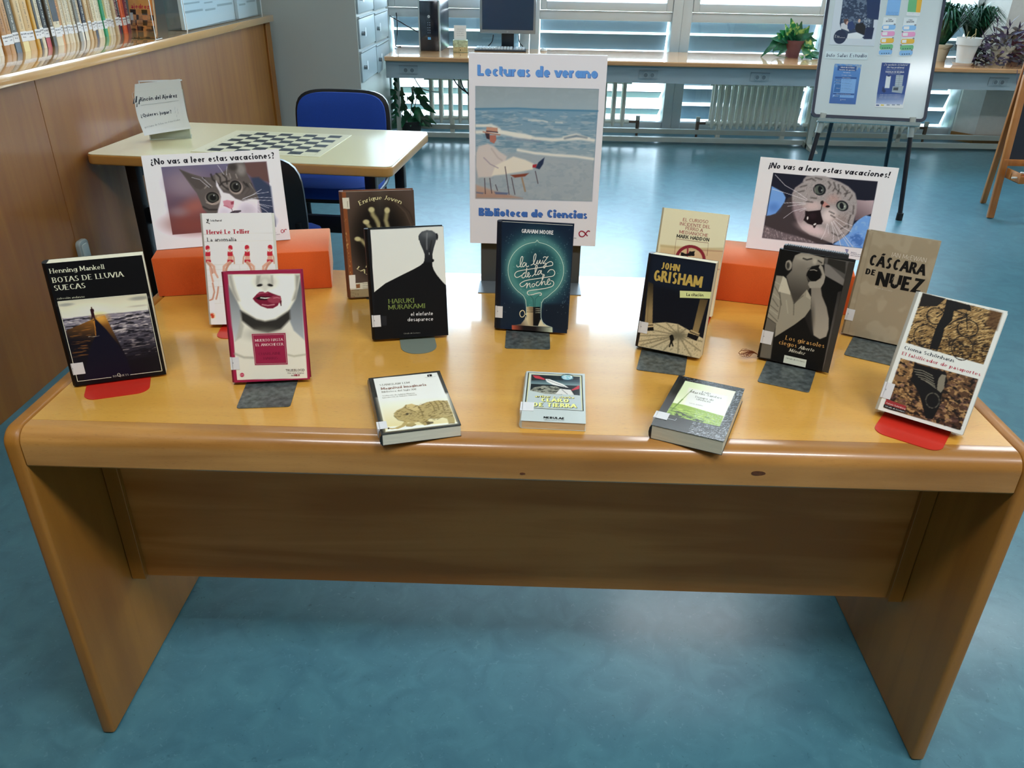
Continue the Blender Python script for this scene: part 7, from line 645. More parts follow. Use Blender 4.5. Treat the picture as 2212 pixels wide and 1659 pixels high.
for k, (y0, y1, h) in enumerate(((-.67, -.36, .27), (-.36, -.14, .25), (-.14, .18, .29), (.18, .36, .25), (.36, .59, .28))):
    q = box('leaflet_stack', -.03 - .012 * (k % 3), -.012 - .01 * (k % 3), y0, y1, .004, h, mat('leaflet_white', 'e8ecee', .5), sc_)
    MB().box(-.011 - .01 * (k % 3), -.0108 - .01 * (k % 3), y0 + .03, y1 - .03, h * .3, h * .34).box(-.011 - .01 * (k % 3), -.0108 - .01 * (k % 3), y0 + .03, y1 - .06, h * .45, h * .48).build('leaflet_print', mat('leaflet_grey', 'b0b8bc', .5), q)

# ================================================================== LOCKERS
LM = mat('locker_enamel', 'aeb2ac', .42); LD = mat('locker_door_enamel', 'a0aeb2', .4)
def lockers():
    t = tag(empty('locker_cabinet', (-1.55, 5.4, 0)), 'tall grey metal locker cabinet with small doors, behind the blue chair', 'locker cabinet')
    x0, x1, y0, y1 = -.36, .345, -.57, .63
    box('body', x0, x1, y0, y1, .04, 1.95, LM, t, bevel=.003, seg=1); box('plinth', x0 + .02, x1 - .02, y0 + .02, y1 - .02, 0, .04, mat('plinth', '4a5254', .6), t)
    zt = 1.925; ph = .2215
    for c_ in range(2):
        ya = y0 + .02 + c_ * .6; yb_ = ya + .575
        for r in range(6):
            z1 = zt - r * ph - (.0 if c_ == 0 else .012); z0 = z1 - ph + .034
            d = box('door', x1 + .0005, x1 + .014, ya, yb_, z0, z1, LD, t, bevel=.003)
            MB().box(x1, x1 + .018, ya, yb_, z1 + .006, z1 + .016).build('door_lip', mat('locker_lip', 'b8c4c8', .35, .2), t)
            MB().tube([(x1 + .014, ya + .07, (z0 + z1) / 2), (x1 + .036, ya + .07, (z0 + z1) / 2)], .014, 10).build('lock_knob', mat('chrome_knob', '8a9094', .25, .9), d, smooth=50)
            MB().prism(rrect(-.020, -.030, .020, .030, .012), 0, .002, lambda a, b, h: (x1 + .0145 + h, ya + .20 + a, (z0 + z1) / 2 + b)).build('number_tag', mat('tag_white', 'dfe6ea', .4), d)
lockers()

# ================================================================== THINGS ON THE LONG DESK
pc = tag(empty('desktop_computer', (-.845, 6.32, DZ), (0, 0, math.radians(-6))), 'black desktop computer tower with a round white logo, on the window desk', 'computer')
box('case', -.088, .088, -.17, .2, .0, .39, mat('case_black', '1c2430', .3, .1), pc, bevel=.004)
box('front_bezel', -.078, .078, -.196, -.17, .0, .385, mat('bezel_navy', '141c2a', .18, coat=.6), pc, bevel=.006)
MB().box(-.091, -.079, -.192, -.17, 0, .388).box(.079, .091, -.192, -.17, 0, .388).build('bezel_trim', mat('silver_trim', 'b8bcb8', .3, .5), pc)
lg = Letters(); lg.stroke([(9 * math.cos(a * PI / 8) + 0, 9 * math.sin(a * PI / 8)) for a in range(16)], 3, 'e4ecf2', closed=True); lg.stroke([(-2, -5), (1, 6)], 2.2, 'e4ecf2'); lg.stroke([(2, -6), (4, 2), (1, 3)], 2, 'e4ecf2')
lg.build(lambda a, b: (a / 1000, -.1975, .265 + b / 1000), pc, 'logo')
pl = MB()
for k, z in enumerate((.215, .198, .178, .158, .138)): pl.box(-.012, -.006, -.1972, -.196, z, z + .006).box(.004, .011, -.1972, -.196, z, z + .006)
pl.build('front_ports', mat('port_grey', '8a94a0', .4), pc)
box('sticker', -.013, .013, -.1974, -.196, .088, .108, mat('sticker_blue', '6cb0e4', .4), pc)
mn = tag(empty('monitor', (-.215, 6.44, DZ)), 'grey-framed computer monitor seen on the window desk above the poster', 'monitor')
box('foot', -.10, .10, -.09, .09, 0, .012, mat('stand_black', '1e2630', .35), mn, bevel=.004); box('stand', -.055, .055, -.01, .03, .012, .2, mat('stand_black', '1e2630', .35), mn, bevel=.005)
sx = .243
box('housing', -sx, sx, -.05, .0, .125, .50, mat('housing_grey', '8a9298', .35, .2), mn, bevel=.008)
box('screen', -sx + .022, sx - .022, -.0515, -.0505, .155, .478, mat('lcd_black', '26405c', .22, coat=.5), mn)
lg = Letters(); lg.stroke([(4 * math.cos(a * PI / 6), 4 * math.sin(a * PI / 6)) for a in range(12)], 1.5, 'c4ccd2', closed=True); lg.build(lambda a, b: (a / 1000, -.0518, .14 + b / 1000), mn, 'logo')
kb = tag(empty('keyboard', (-.27, 6.24, DZ)), 'white-keyed keyboard lying in front of the monitor', 'keyboard')
box('body', -.22, .22, -.06, .07, 0, .016, mat('kb_body', '3a4450', .4), kb, bevel=.004)
kk = MB(); random.seed(2)
for r in range(5):
    for c_ in range(16):
        if c_ == 12: continue
        x = -.205 + c_ * .026; y = -.045 + r * .023; kk.box(x, x + .021, y, y + .018, .016, .027 + .001 * r)
tag(kk.build('keycaps', mat('key_white', 'dfe6ea', .4), kb), kind='stuff')
tag(MB().lathe([(.001, 0), (.026, .0), (.03, .010), (.022, .024), (.006, .03)], (.10, 6.27, DZ), 14).build('mouse', mat('mouse_white', 'e0e6ea', .35), smooth=60), 'small pale computer mouse right of the keyboard', 'mouse')
cd = tag(empty('card_box', (-.60, 6.08, DZ), (0, 0, math.radians(4))), 'small green map-print card box holding a white printed card, beside the computer', 'card box')
box('box', -.062, .062, -.035, .035, 0, .095, mat('map_print', 'b8c4a0', .5, noise=.45, nscale=45), cd, bevel=.003); MB().box(-.058, .058, -.0358, -.035, .004, .042).build('box_flap', mat('map_sand', 'c8b888', .5, noise=.3, nscale=60), cd)
MB().lathe([(.001, 0), (.005, 0), (.005, .002)], (0, 0, 0), 10).build('clasp', mat('clasp', '3a3020', .4), cd, loc=(0, -.036, .02), rot=(PI / 2, 0, 0))
box('card', -.052, .050, -.012, -.009, .09, .207, mat('card_white', 'e8eaea', .6), cd)
lt_ = Letters()
for k, s_ in enumerate(('PARA VERTER', 'LAS PAPELETAS', 'DE LOS LIBROS', 'QUE VAS A DEJAR')): lt_.text(s_, 'sans', '70787c', -30, 84 - k * 16, 30, 84 - k * 16, 5)
lt_.build(lambda a, b: (a / 1000, -.0125, .092 + b / 1000), cd, 'lettering')
CB = mat('cable_black', '20262e', .4)
def cable(name, pts, r, label, m=CB): return tag(MB().tube(smoothpath(pts, 6), r, 6).build(name, m, smooth=60), label, 'cable')
cable('cable', [(-1.2, 6.2, .98), (-1.12, 6.25, .93), (-1.05, 6.3, .885), (-.99, 6.34, .85), (-.945, 6.36, .845)], .005, 'thin black cable drooping from the lockers to the computer tower')
cable('cable', [(-1.215, 6.625, .98), (-1.21, 6.622, .90), (-1.215, 6.622, .80), (-1.20, 6.42, .7255), (-1.15, 6.40, .7255)], .005, 'thin black cable hanging straight down the window frame by the lockers')
cable('cable', [(-.66, 5.86, .565), (-.6, 5.85, .48), (-.50, 5.84, .42), (-.38, 5.83, .40), (-.25, 5.83, .43), (-.1, 5.84, .54)], .006, 'black cable looping under the desk in front of the radiator, upper loop')
cable('cable', [(-.6, 5.9, .565), (-.56, 5.88, .46), (-.48, 5.86, .38), (-.36, 5.85, .32), (-.2, 5.85, .27), (0, 5.85, .25)], .006, 'black cable under the desk in front of the radiator, lower one')
cable('cable', [(-1.06, 6.3, .56), (-1.03, 6.3, .48), (-.97, 6.28, .40), (-.88, 6.27, .375), (-.8, 6.27, .37)], .005, 'white cable hanging beside the left radiator', mat('cable_white', 'd8dee2', .4))
cable('cable', [(-.34, 6.42, .83), (-.35, 6.38, .78), (-.39, 6.34, .74), (-.42, 6.32, .728)], .005, 'short black cable hanging left of the monitor stand')
cable('cable', [(-.12, 6.42, .83), (-.11, 6.39, .78), (-.08, 6.36, .745), (-.07, 6.33, .728)], .004, 'short thin cable hanging right of the monitor stand')
# ================================================================== CHESS TABLE, NOTICE, CHAIRS
TY = math.radians(-5.0); TZ = .718
ct = tag(empty('reading_table', (-1.770, 2.076, 0), (0, 0, TY)), 'cream-topped table with wooden edges and a printed chessboard, against the counter', 'table')
TW, TD = 1.252, .715
MB().prism(rrect(0.004, .004, TW - .004, TD - .004, .03, 4), TZ - .006, TZ).build('tabletop', mat('cream_laminate', 'ece2b2', .3, coat=.8, coat_rough=.12), ct)
MB().prism(rrect(0, 0, TW, TD, .035, 5), TZ - .042, TZ - .0015).build('edge_band', wood('table_edge_wood', 'b88442', 'c89450', 0, fleck=.2), ct, bevel=.008, seg=3)
BLK = mat('black_steel', '0c0e12', .4, .3)
for x in (.10, TW - .14):
    for y in (.10, TD - .14): box('leg', x, x + .045, y, y + .045, 0.0, TZ - .042, BLK, ct, bevel=.004)
box('rail', .12, TW - .12, .125, .15, .405, .475, BLK, ct); box('side_rail', .11, .135, .12, TD - .12, .60, .66, BLK, ct); box('side_rail', TW - .13, TW - .105, .12, TD - .12, .60, .66, BLK, ct)
# printed chessboard sheet lying on it
cbz = TZ + .0004
ch = tag(empty('chessboard', (0, 0, 0)), 'cream printed chessboard sheet with black squares, lying on the reading table', 'chessboard')
ch.matrix_world = Matrix.Translation((-1.770, 2.076, cbz)) @ Matrix.Rotation(TY, 4, 'Z')
bx0, by0, sw_, sd_ = .445, .145, .0565, .0485
MB().box(bx0 - .055, bx0 + 8 * sw_ + .032, by0 - .03, by0 + 8 * sd_ + .03, 0, .0012).build('sheet', mat('board_sheet', 'ece6c4', .3, coat=.3), ch, bevel=.0003, seg=1)
sq = None
for r in range(8):
    for c_ in range(8):
        if (r + c_) % 2: continue
        if sq is None: sq = MB().box(0, sw_ * .985, 0, sd_ * .985, .0012, .0016).build('dark_square', mat('board_ink', '181c22', .6), ch); o = sq
        else: o = sq.copy(); C.objects.link(o); o.parent = ch
        o.location = (bx0 + (7 - c_) * sw_, by0 + (7 - r) * sd_, 0)
lt_ = Letters()
for k in range(8):
    lt_.text('12345123'[k], 'sans', '8a8a70', (bx0 - .018) * 1000, (by0 + sd_ * (k + .35)) * 1000, (bx0 - .012) * 1000, (by0 + sd_ * (k + .35)) * 1000, 10); lt_.text('abcdefgh'[k], 'sans', '8a8a70', (bx0 + sw_ * (k + .4)) * 1000, (by0 - .02) * 1000, (bx0 + sw_ * (k + .55)) * 1000, (by0 - .02) * 1000, 9)
lt_.stroke([((bx0 - .003) * 1000, (by0 - .003) * 1000), ((bx0 + 8 * sw_ + .003) * 1000, (by0 - .003) * 1000), ((bx0 + 8 * sw_ + .003) * 1000, (by0 + 8 * sd_ + .003) * 1000), ((bx0 - .003) * 1000, (by0 + 8 * sd_ + .003) * 1000)], 1.5, '8a8a78', closed=True)
lt_.build(lambda a, b: (a / 1000, b / 1000, .0016), ch, 'border_print')
# the curled paper notice on its acrylic stand
nt_ = tag(empty('paper_notice', (-1.628, 2.365, TZ), (0, 0, math.radians(20))), 'curled white paper notice about the chess corner, on a clear stand on the table', 'notice')
MB().box(.0, .17, .0, .003, 0.003, .238).box(.0, .17, -.01, .07, 0, .003).build('stand', glass_mat('clear_acrylic'), nt_)
MB().box(.0, .0035, -.0005, .0035, 0, .24).box(.0, .17, -.0005, .0035, .236, .24).build('stand_edge', mat('acrylic_edge', 'eef4f6', .2), nt_)
box('stand_card', .004, .166, .004, .006, .003, .20, mat('card_ivory', 'c8c0a8', .6), nt_)
def sheet_pt(u, v, lift=0):   # u 0..150 mm across, v 0..210 up: curls forward at the left and at the foot
    x = -.012 + u * .00117; z = .030 + v * .00096 + .00008 * u
    curl = .00000135 * (150 - u) ** 2 + .030 * math.exp(-v / 28.0) * (1 - u / 220) + .004 * math.sin(v / 30.0)
    x += .012 * math.exp(-v / 40.) * (u / 150) - .016 * math.sin(PI * v / 210) * (1 - u / 150) + .0
    return (x, -.004 - curl - lift / 1000, z)
N1, N2 = 16, 22; g = MB(); vs = [sheet_pt(150 * i / N1, 210 * j / N2) for j in range(N2 + 1) for i in range(N1 + 1)]
vs += [(x, y + .0008, z) for x, y, z in vs]; nn = (N1 + 1) * (N2 + 1); fs = []
for j in range(N2):
    for i in range(N1):
        a = j * (N1 + 1) + i; fs += [(a, a + 1, a + N1 + 2, a + N1 + 1), (a + nn, a + N1 + 1 + nn, a + N1 + 2 + nn, a + 1 + nn)]
g.add(vs, fs).build('sheet', mat('notice_paper', 'e2e6e8', .6), nt_, smooth=60)
Lt = Letters()
for t in ART['notice'][1]:
    if t[0] == 't': Lt.text(*t[1:])
    elif t[0] == 's': Lt.stroke(*t[1:])
    else: Lt.poly(t[1], t[2])
Lt.build(lambda a, b: sheet_pt(a, b, .5), nt_)

BLUE = mat('blue_fabric', '0f3f9c', .85, noise=.12, nscale=300)
def shell_pts(w, h, r): return rrect(-w / 2, 0, w / 2, h, r, 8)
def blue_chair(name, loc, rz, label, back_t=.055):
    t = tag(empty(name, loc, (0, 0, rz)), label, 'chair', 'blue office chairs at the chess table')
    # local: sitter faces +y; back at y<0
    def curved(poly, y0, y1, zb, lean=.12, bow=.35, shrink=1.0):
        def fr(a, b, h): return (a * shrink, y0 + h - b * lean + bow * a * a, zb + b)
        m_ = MB(); nx, nz = 14, 12; hw = max(p[0] for p in poly); hh = max(p[1] for p in poly); pts = []
        for side in (0, 1):
            for j in range(nz + 1):
                for i in range(nx + 1):
                    u = -1 + 2 * i / nx; v = -1 + 2 * j / nz
                    # square -> superellipse outline
                    e = 4.5; k = (abs(u) ** e + abs(v) ** e) ** (1 / e) or 1; q = max(abs(u), abs(v)) / k; X = u * q * hw; Z = (v * q + 1) / 2 * hh
                    d = max(abs(u), abs(v)); edge = (1 - d ** 8); pts.append(fr(X, Z, (y1 - y0) * (.5 + (side - .5) * (.35 + .65 * edge))))
        n = (nx + 1) * (nz + 1); fs = []
        for j in range(nz):
            for i in range(nx):
                a = j * (nx + 1) + i; fs += [(a, a + 1, a + nx + 2, a + nx + 1), (a + n, a + nx + 1 + n, a + nx + 2 + n, a + 1 + n)]
        rim = [i for i in range(nx + 1)] + [j * (nx + 1) + nx for j in range(1, nz + 1)] + [nz * (nx + 1) + i for i in range(nx - 1, -1, -1)] + [j * (nx + 1) for j in range(nz - 1, 0, -1)]
        for k in range(len(rim)): a, b = rim[k], rim[(k + 1) % len(rim)]; fs.append((b, a, a + n, b + n))
        return m_.add(pts, fs)
    curved([(-.226, 0), (.226, .35)], -.225, -.185, .475).build('backrest', BLUE, t, smooth=60)
    curved([(-.243, 0), (.243, .37)], -.262, -.214, .466).build('back_shell', mat('black_plastic', '0b0e14', .35), t, smooth=60)
    seat = MB(); ns = 28; rings = []
    for k, (s_, z) in enumerate(((.90, .405), (.985, .42), (1.0, .44), (.965, .462), (.80, .475), (.3, .478))):
        for j in range(ns):
            a = 2 * PI * j / ns; ca, sa = math.cos(a), math.sin(a); e = 3.4; k_ = (abs(ca) ** e + abs(sa) ** e) ** (1 / e); rings.append((ca / k_ * .235 * s_, sa / k_ * .225 * s_, z))
    fs = [(k * ns + j, k * ns + (j + 1) % ns, (k + 1) * ns + (j + 1) % ns, (k + 1) * ns + j) for k in range(5) for j in range(ns)] + [tuple(range(ns))[::-1], tuple(range(5 * ns, 6 * ns))]
    seat.add(rings, fs).build('seat', BLUE, t, smooth=50)
    MB().prism(rrect(-.21, -.20, .21, .20, .06), .385, .408).build('seat_pan', mat('black_plastic', '0b0e14', .35), t, bevel=.006)
    for sx_ in (-1, 1):
        MB().tube([(sx_ * .205, .19, .395), (sx_ * .225, .235, 0.0)], .0125, 10).build('leg', BLK, t, smooth=60)
        MB().tube([(sx_ * .205, -.17, .395), (sx_ * .225, -.255, 0.0)], .0125, 10).build('leg', BLK, t, smooth=60)
        MB().tube(smoothpath([(sx_ * .205, .15, .40), (sx_ * .215, -.16, .40), (sx_ * .215, -.225, .46), (sx_ * .21, -.25, .60)], 4), .013, 8).build('back_support', BLK, t, smooth=60)
    return t
blue_chair('office_chair', (-.955, 2.82, 0), PI - .04, 'blue fabric chair on the far side of the chess table, facing the camera')
blue_chair('office_chair', (-1.03, 1.86, 0), .06, 'blue chair with a black back shell, behind the wide-eyed cat sign')

# ================================================================== WHITEBOARD EASEL
bd = tag(empty('whiteboard_easel', (1.754, 4.10, 0)), 'whiteboard flipchart easel with black frame and legs, in front of the radiators', 'whiteboard')
BM = Matrix.Translation((0, 0, .585)) @ Matrix.Rotation(-.156, 4, 'Z') @ Matrix.Rotation(-.294, 4, 'X')
def bl(a, b, l=0): return tuple(BM @ Vector((a, -l, b)))
BWd, BHt = .676, 1.02
MB().prism(rrect(.012, .012, BWd - .012, BHt - .012, .02), -.012, .0, bl).build('board', mat('whiteboard_enamel', 'ccd8da', .25, coat=.4), bd)
fo = rrect(0, 0, BWd, BHt, .03, 6); fi = rrect(.017, .017, BWd - .017, BHt - .017, .018, 6); fm = MB(); n = len(fo)
vv = [bl(a, b, .006) for a, b in fo] + [bl(a, b, .006) for a, b in fi] + [bl(a, b, -.016) for a, b in fo] + [bl(a, b, -.016) for a, b in fi]
ff = []
for i in range(n): j = (i + 1) % n; ff += [(i, j, n + j, n + i), (2 * n + i, 3 * n + i, 3 * n + j, 2 * n + j), (i, 2 * n + i, 2 * n + j, j), (n + i, n + j, 3 * n + j, 3 * n + i)]
fm.add(vv, ff).build('frame', mat('frame_navy', '14203a', .4), bd)
MB().prism([(0, 0), (.008, -.008), (.05, -.008), (.056, .012), (.05, .012), (.046, -.002), (0, .004)], .04, BWd - .04, lambda a, b, h: bl(h, b - .022, a - .004)).build('pen_tray', mat('tray_grey', 'b8bcb6', .4), bd)
for sx_ in (.07, BWd - .075):
    p0 = Vector(bl(sx_, -.01, .0)); p1 = Vector((p0.x + (.02 if sx_ > .3 else -.09), p0.y - .10, 0)); d = p1 - p0
    MB().tube([p0 + d * -.06, p0 + d * .14], .0185, 12).build('leg_socket', mat('tray_grey', 'b8bcb6', .4), bd, smooth=50)
    MB().tube([p0 + d * .12, p1 + Vector((0, 0, .02))], .0145, 12).build('leg', mat('leg_black', '0c1220', .35), bd, smooth=50)
    MB().tube([p1 + Vector((0, 0, .045)), p1], .02, 12).build('rubber_foot', mat('rubber', '0a0c10', .6), bd, smooth=50)
for a, q in ((.17, (.30, .50)), (.50, (.75, .46))):
    p0 = Vector(bl(a, .35, -.02)); MB().tube([p0, Vector((q[0], q[1], 0.0))], .013, 10).build('rear_leg', mat('leg_black', '0c1220', .35), bd, smooth=50)
PAPER = [  # art, a0, b0, w, h (board metres), label
 ('paper_hours', .098, .085, .157, .232, 'blue printed sheet of study-room hours, lower left on the whiteboard'),
 ('paper_lockers', .370, .075, .165, .262, 'dark blue printed sheet about charging lockers, lower right on the whiteboard'),
 ('paper_photo', .050, .425, .262, .27, 'printed sheet with a group photo and dark disc, upper left on the whiteboard'),
 ('paper_book', .340, .372, .075, .217, 'narrow step-by-step sheet with coloured pills, left of the two'),
 ('paper_renew', .457, .372, .075, .217, 'narrow step-by-step sheet with coloured pills, right of the two'),
 ('paper_title', .035, .345, .248, .041, 'white title strip on the whiteboard reading about study rooms'),
 ('paper_blue', .350, .602, .075, .114, 'pale blue printed sheet at the top centre of the whiteboard'),
 ('paper_yellow', .468, .602, .075, .114, 'green and yellow printed sheet at the top right of the whiteboard')]
from math import inf
bdw = bd.matrix_world.copy(); bdw = Matrix.Translation((1.754, 4.10, 0))
for k, a0, b0, w_, h_, lab in PAPER:
    e = tag(empty('printed_sheet'), lab, 'paper', 'sheets on the whiteboard'); e.matrix_world = bdw @ BM @ Matrix.Translation((a0, -.0007, b0))
    W_, H_ = {'paper_photo': (300, 300), 'paper_book': (105, 300), 'paper_renew': (105, 300), 'paper_title': (290, 48), 'paper_blue': (105, 160), 'paper_yellow': (105, 160)}.get(k, (210, 297))
    MB().box(0, w_, -.0002, .0006, 0, h_).build('sheet', mat('sheet_paper', 'dfe4e6', .6), e)
    print_art(k, W_, H_, lambda a, b, l, w_=w_, h_=h_, W_=W_, H_=H_: (a / W_ * w_, -.0003 - l / 1000, b / H_ * h_), e, res=2.2, gain=1.2)

# ================================================================== WOODEN CHALK EASEL
ae = tag(empty('wooden_easel', (2.985, 3.99, 0)), 'folding wooden chalkboard easel with a tray, at the right edge', 'easel')
PINE = wood('varnished_pine', 'a8642c', 'c47c3c', 2, rough=.35, coat=.3, fleck=.1, figure=1.2)
def beam(p0, p1, w, d, m=PINE, name='leg', par=ae, ch_=.004):
    p0, p1 = Vector(p0), Vector(p1); z = (p1 - p0).normalized(); x = Vector((1, 0, 0)); x = (x - z * x.dot(z)).normalized(); y = z.cross(x); L = (p1 - p0).length
    M = Matrix((( x.x, y.x, z.x, p0.x), (x.y, y.y, z.y, p0.y), (x.z, y.z, z.z, p0.z), (0, 0, 0, 1)))
    return MB().box(-w / 2, w / 2, -d / 2, d / 2, 0, L, M).build(name, m, par, bevel=ch_)
beam((0, 0, 0.003), (.035, .16, 1.15), .042, .024); beam((.135, .364, 0.003), (.05, .19, 1.15), .036, .022)
beam((.62, 0, 0.003), (.60, .16, 1.15), .042, .024); beam((.60, .364, 0.003), (.605, .19, 1.15), .036, .022)
def eY(z): return .16 * z / 1.15
MB().box(.0, .60, eY(.345) - .012, eY(.345) + .012, .325, .365).build('cross_rail', PINE, ae, bevel=.003)
MB().add([(0.005, eY(.365) - .004, .365), (.595, eY(.365) - .004, .365), (.595, eY(1.1) - .004, 1.1), (.005, eY(1.1) - .004, 1.1), (0.005, eY(.365) + .006, .365), (.595, eY(.365) + .006, .365), (.595, eY(1.1) + .006, 1.1), (.005, eY(1.1) + .006, 1.1)], [(0, 1, 2, 3), (4, 7, 6, 5), (0, 4, 5, 1), (1, 5, 6, 2), (2, 6, 7, 3), (3, 7, 4, 0)]).build('chalkboard', mat('slate', '1c2230', .6), ae)
tr = MB().box(.03, .57, -.13, -.035, .255, .262).box(.03, .57, -.135, -.125, .255, .30).box(.03, .042, -.13, .03, .255, .315).box(.558, .57, -.13, .03, .255, .315).box(.03, .57, -.04, -.03, .255, .30).build('tray', PINE, ae, bevel=.002)
MB().tube([(.0, -.1, .285), (.03, -.1, .285)], .006, 8).build('tray_peg', mat('peg_white', 'd8d4cc', .5), ae)
er = tag(box('board_eraser', 3.045, 3.13, 3.87, 3.94, .263, .288, mat('felt_red', 'a83828', .8), bevel=.003), 'red felt eraser in the tray of the wooden easel', 'eraser')
tag(MB().tube([(3.035, 3.90, .315), (3.15, 3.91, .296)], .006, 8).build('chalk_stick', mat('chalk', 'e0e0dc', .8)), 'white chalk stick leaning in the tray of the wooden easel', 'chalk')

# ================================================================== PLANTS
def leaf(mb, base, tip, w, up=Vector((0, 0, 1)), fold=.15, n=4, droop=0.0, blunt=.5):
    base, tip = Vector(base), Vector(tip); d = tip - base; L = d.length; s = d.cross(up); s = s.normalized() if s.length > 1e-6 else Vector((1, 0, 0)); nn_ = s.cross(d).normalized(); vs = []
    for i in range(n + 1):
        t = i / n; c = base + d * t - Vector((0, 0, droop * t * t)); ww = w * math.sin(PI * min(t ** blunt, 1)) * .5 if 0 < t < 1 else (w * .06)
        vs += [c - s * ww + nn_ * fold * ww, c, c + s * ww + nn_ * fold * ww]
    fs = []
    for i in range(n): a = i * 3; fs += [(a, a + 1, a + 4, a + 3), (a + 1, a + 2, a + 5, a + 4)]
    return mb.add(vs, fs)
def leafmat(name, c0, c1, sc=30):
    m = mat(name, c0, .35, noise=.0)
    if 'var' in m: return m
    nt = m.node_tree; b = nt.nodes['Principled BSDF']; tc = nt.nodes.new('ShaderNodeTexCoord'); nz = nt.nodes.new('ShaderNodeTexNoise'); nz.inputs['Scale'].default_value = sc; nz.inputs['Detail'].default_value = 3
    mx = nt.nodes.new('ShaderNodeMix'); mx.data_type = 'RGBA'; mx.inputs[6].default_value = lin(c0); mx.inputs[7].default_value = lin(c1); r = nt.nodes.new('ShaderNodeMapRange'); r.inputs[1].default_value = .5; r.inputs[2].default_value = .66
    nt.links.new(tc.outputs['Object'], nz.inputs['Vector']); nt.links.new(nz.outputs[0], r.inputs[0]); nt.links.new(r.outputs[0], mx.inputs[0]); nt.links.new(mx.outputs[2], b.inputs['Base Color'])
    m['var'] = 1; return m
def pot(name, par, r0, r1, h, m, lip=.012, loc=(0, 0, 0)):
    MB().lathe([(r0, 0), (r1 * .97, h * .8), (r1 + lip * .5, h * .8), (r1 + lip, h), (r1 - .002, h), (r1 - .006, h - .012), (.001, h - .014)], loc, 26).build(name, m, par, smooth=35)
    MB().lathe([(.001, h - .03), (r1 - .008, h - .03), (r1 - .008, h - .013), (.001, h - .01)], loc, 16).build('soil', mat('soil', '2a221c', .95, noise=.3, nscale=120), par)
# variegated pothos
random.seed(11)
po = tag(empty('potted_pothos', (2.205, 6.19, DZ)), 'variegated green pothos in a dark terracotta pot on the window desk', 'plant')
pot('pot', po, .052, .070, .135, mat('dark_terracotta', '6a4248', .5))
VAR = leafmat('variegated_leaf', '1f7a44', 'c8d878', 28); DKL = leafmat('green_leaf', '1a5c40', '2a7a50', 28)
def lobed(par, base, tip, w, m, droop=.01): return leaf(MB(), base, tip, w, up=Vector((random.uniform(-.5, .5), -1, random.uniform(.1, .9))), fold=.25, n=5, droop=droop, blunt=.62).build('leaf', m, par, smooth=60)
PL = [((0, 0, .14), (-.06, -.02, .30), .07, 0), ((.01, -.01, .14), (-.02, -.05, .27), .075, 0), ((.02, 0, .14), (.06, -.03, .23), .08, 0), ((-.02, 0, .14), (-.13, -.03, .21), .075, 0), ((-.04, 0, .13), (-.19, -.04, .15), .075, 1), ((.03, 0, .14), (.16, -.02, .14), .07, 1), ((.02, -.02, .14), (.11, -.06, .19), .06, 1),
      ((-.06, 0, .12), (-.16, -.04, .06), .07, 1), ((-.13, 0, .14), (-.20, -.03, .07), .05, 1), ((-.17, -.02, .10), (-.24, -.03, .01), .035, 1), ((-.05, -.01, .09), (-.12, -.03, .02), .04, 1), ((.05, 0, .12), (.12, -.03, .03), .05, 0), ((.08, 0, .10), (.17, -.04, .07), .04, 0), ((.07, -.02, .06), (.15, -.08, .02), .05, 0),
      ((.09, -.02, .03), (.20, -.09, .012), .05, 1), ((.12, -.03, .03), (.24, -.07, .03), .05, 1), ((.06, -.05, .02), (.04, -.14, .01), .04, 0), ((.10, -.06, .02), (.11, -.16, .01), .045, 1), ((.15, -.04, .02), (.20, -.13, .01), .05, 1), ((-.02, -.02, .14), (-.07, -.06, .18), .06, 1), ((0, -.03, .14), (.03, -.08, .19), .055, 1), ((-.03, 0, .14), (-.03, -.03, .22), .05, 1), ((.20, -.03, .02), (.27, -.08, .01), .045, 1), ((-.08, 0, .14), (-.14, -.03, .10), .06, 1)]
for b0, t0, w_, k in PL + [((x * .5, y, .13), (x, y - .03, z), .065, q) for x, y, z, q in ((-.10, 0, .26, 0), (-.05, -.02, .19, 1), (.08, -.01, .25, 0), (.12, 0, .20, 1), (-.15, 0, .19, 0), (.02, 0, .28, 1), (.14, -.02, .10, 0), (-.11, -.02, .15, 1))]: lobed(po, b0, (t0[0] * 1.12, t0[1], t0[2] * 1.04), w_ * 1.15, (VAR, DKL)[k])
st = MB()
for q in ([(-.02, 0, .13), (-.09, 0, .16), (-.15, -.01, .12), (-.17, -.02, .04), (-.12, -.03, .01), (-.05, -.04, .004)], [(.02, 0, .13), (.06, -.01, .19), (.10, -.01, .19), (.15, -.02, .15)], [(.03, -.01, .13), (.09, -.02, .09), (.13, -.04, .02), (.22, -.05, .01)], [(0, 0, .13), (0, -.02, .2)], [(-.01, 0, .13), (-.05, -.02, .24)]): st.tube(smoothpath(q, 4), .0028, 5)
st.build('stem', mat('stem_green', '2c6a40', .5), po)
# floor plant by the lockers
fp = tag(empty('potted_fig', (-1.06, 6.14, 0)), 'dark green leafy plant on the floor between the lockers and the radiator', 'plant')
pot('pot', fp, .08, .105, .15, mat('pot_dark', '2a2e30', .6))
for i in range(52):
    a = random.uniform(0, 6.28); r = random.uniform(.03, .12); z = .10 + random.uniform(0, .32); L = random.uniform(.08, .13); b0 = (r * math.cos(a), r * math.sin(a), z)
    lobed(fp, b0, (b0[0] + L * math.cos(a), b0[1] + L * math.sin(a) * .7, z + random.uniform(-.07, .03)), .06, DKL if i % 3 else leafmat('fig_leaf', '143c2c', '1c5038'), .02)
st = MB()
for i in range(5): a = i * 1.3; st.tube([(0, 0, .13), (.05 * math.cos(a), .05 * math.sin(a), .28), (.09 * math.cos(a), .09 * math.sin(a), .42)], .004, 5)
st.build('stem', mat('stem_brown', '4a3c28', .6), fp)
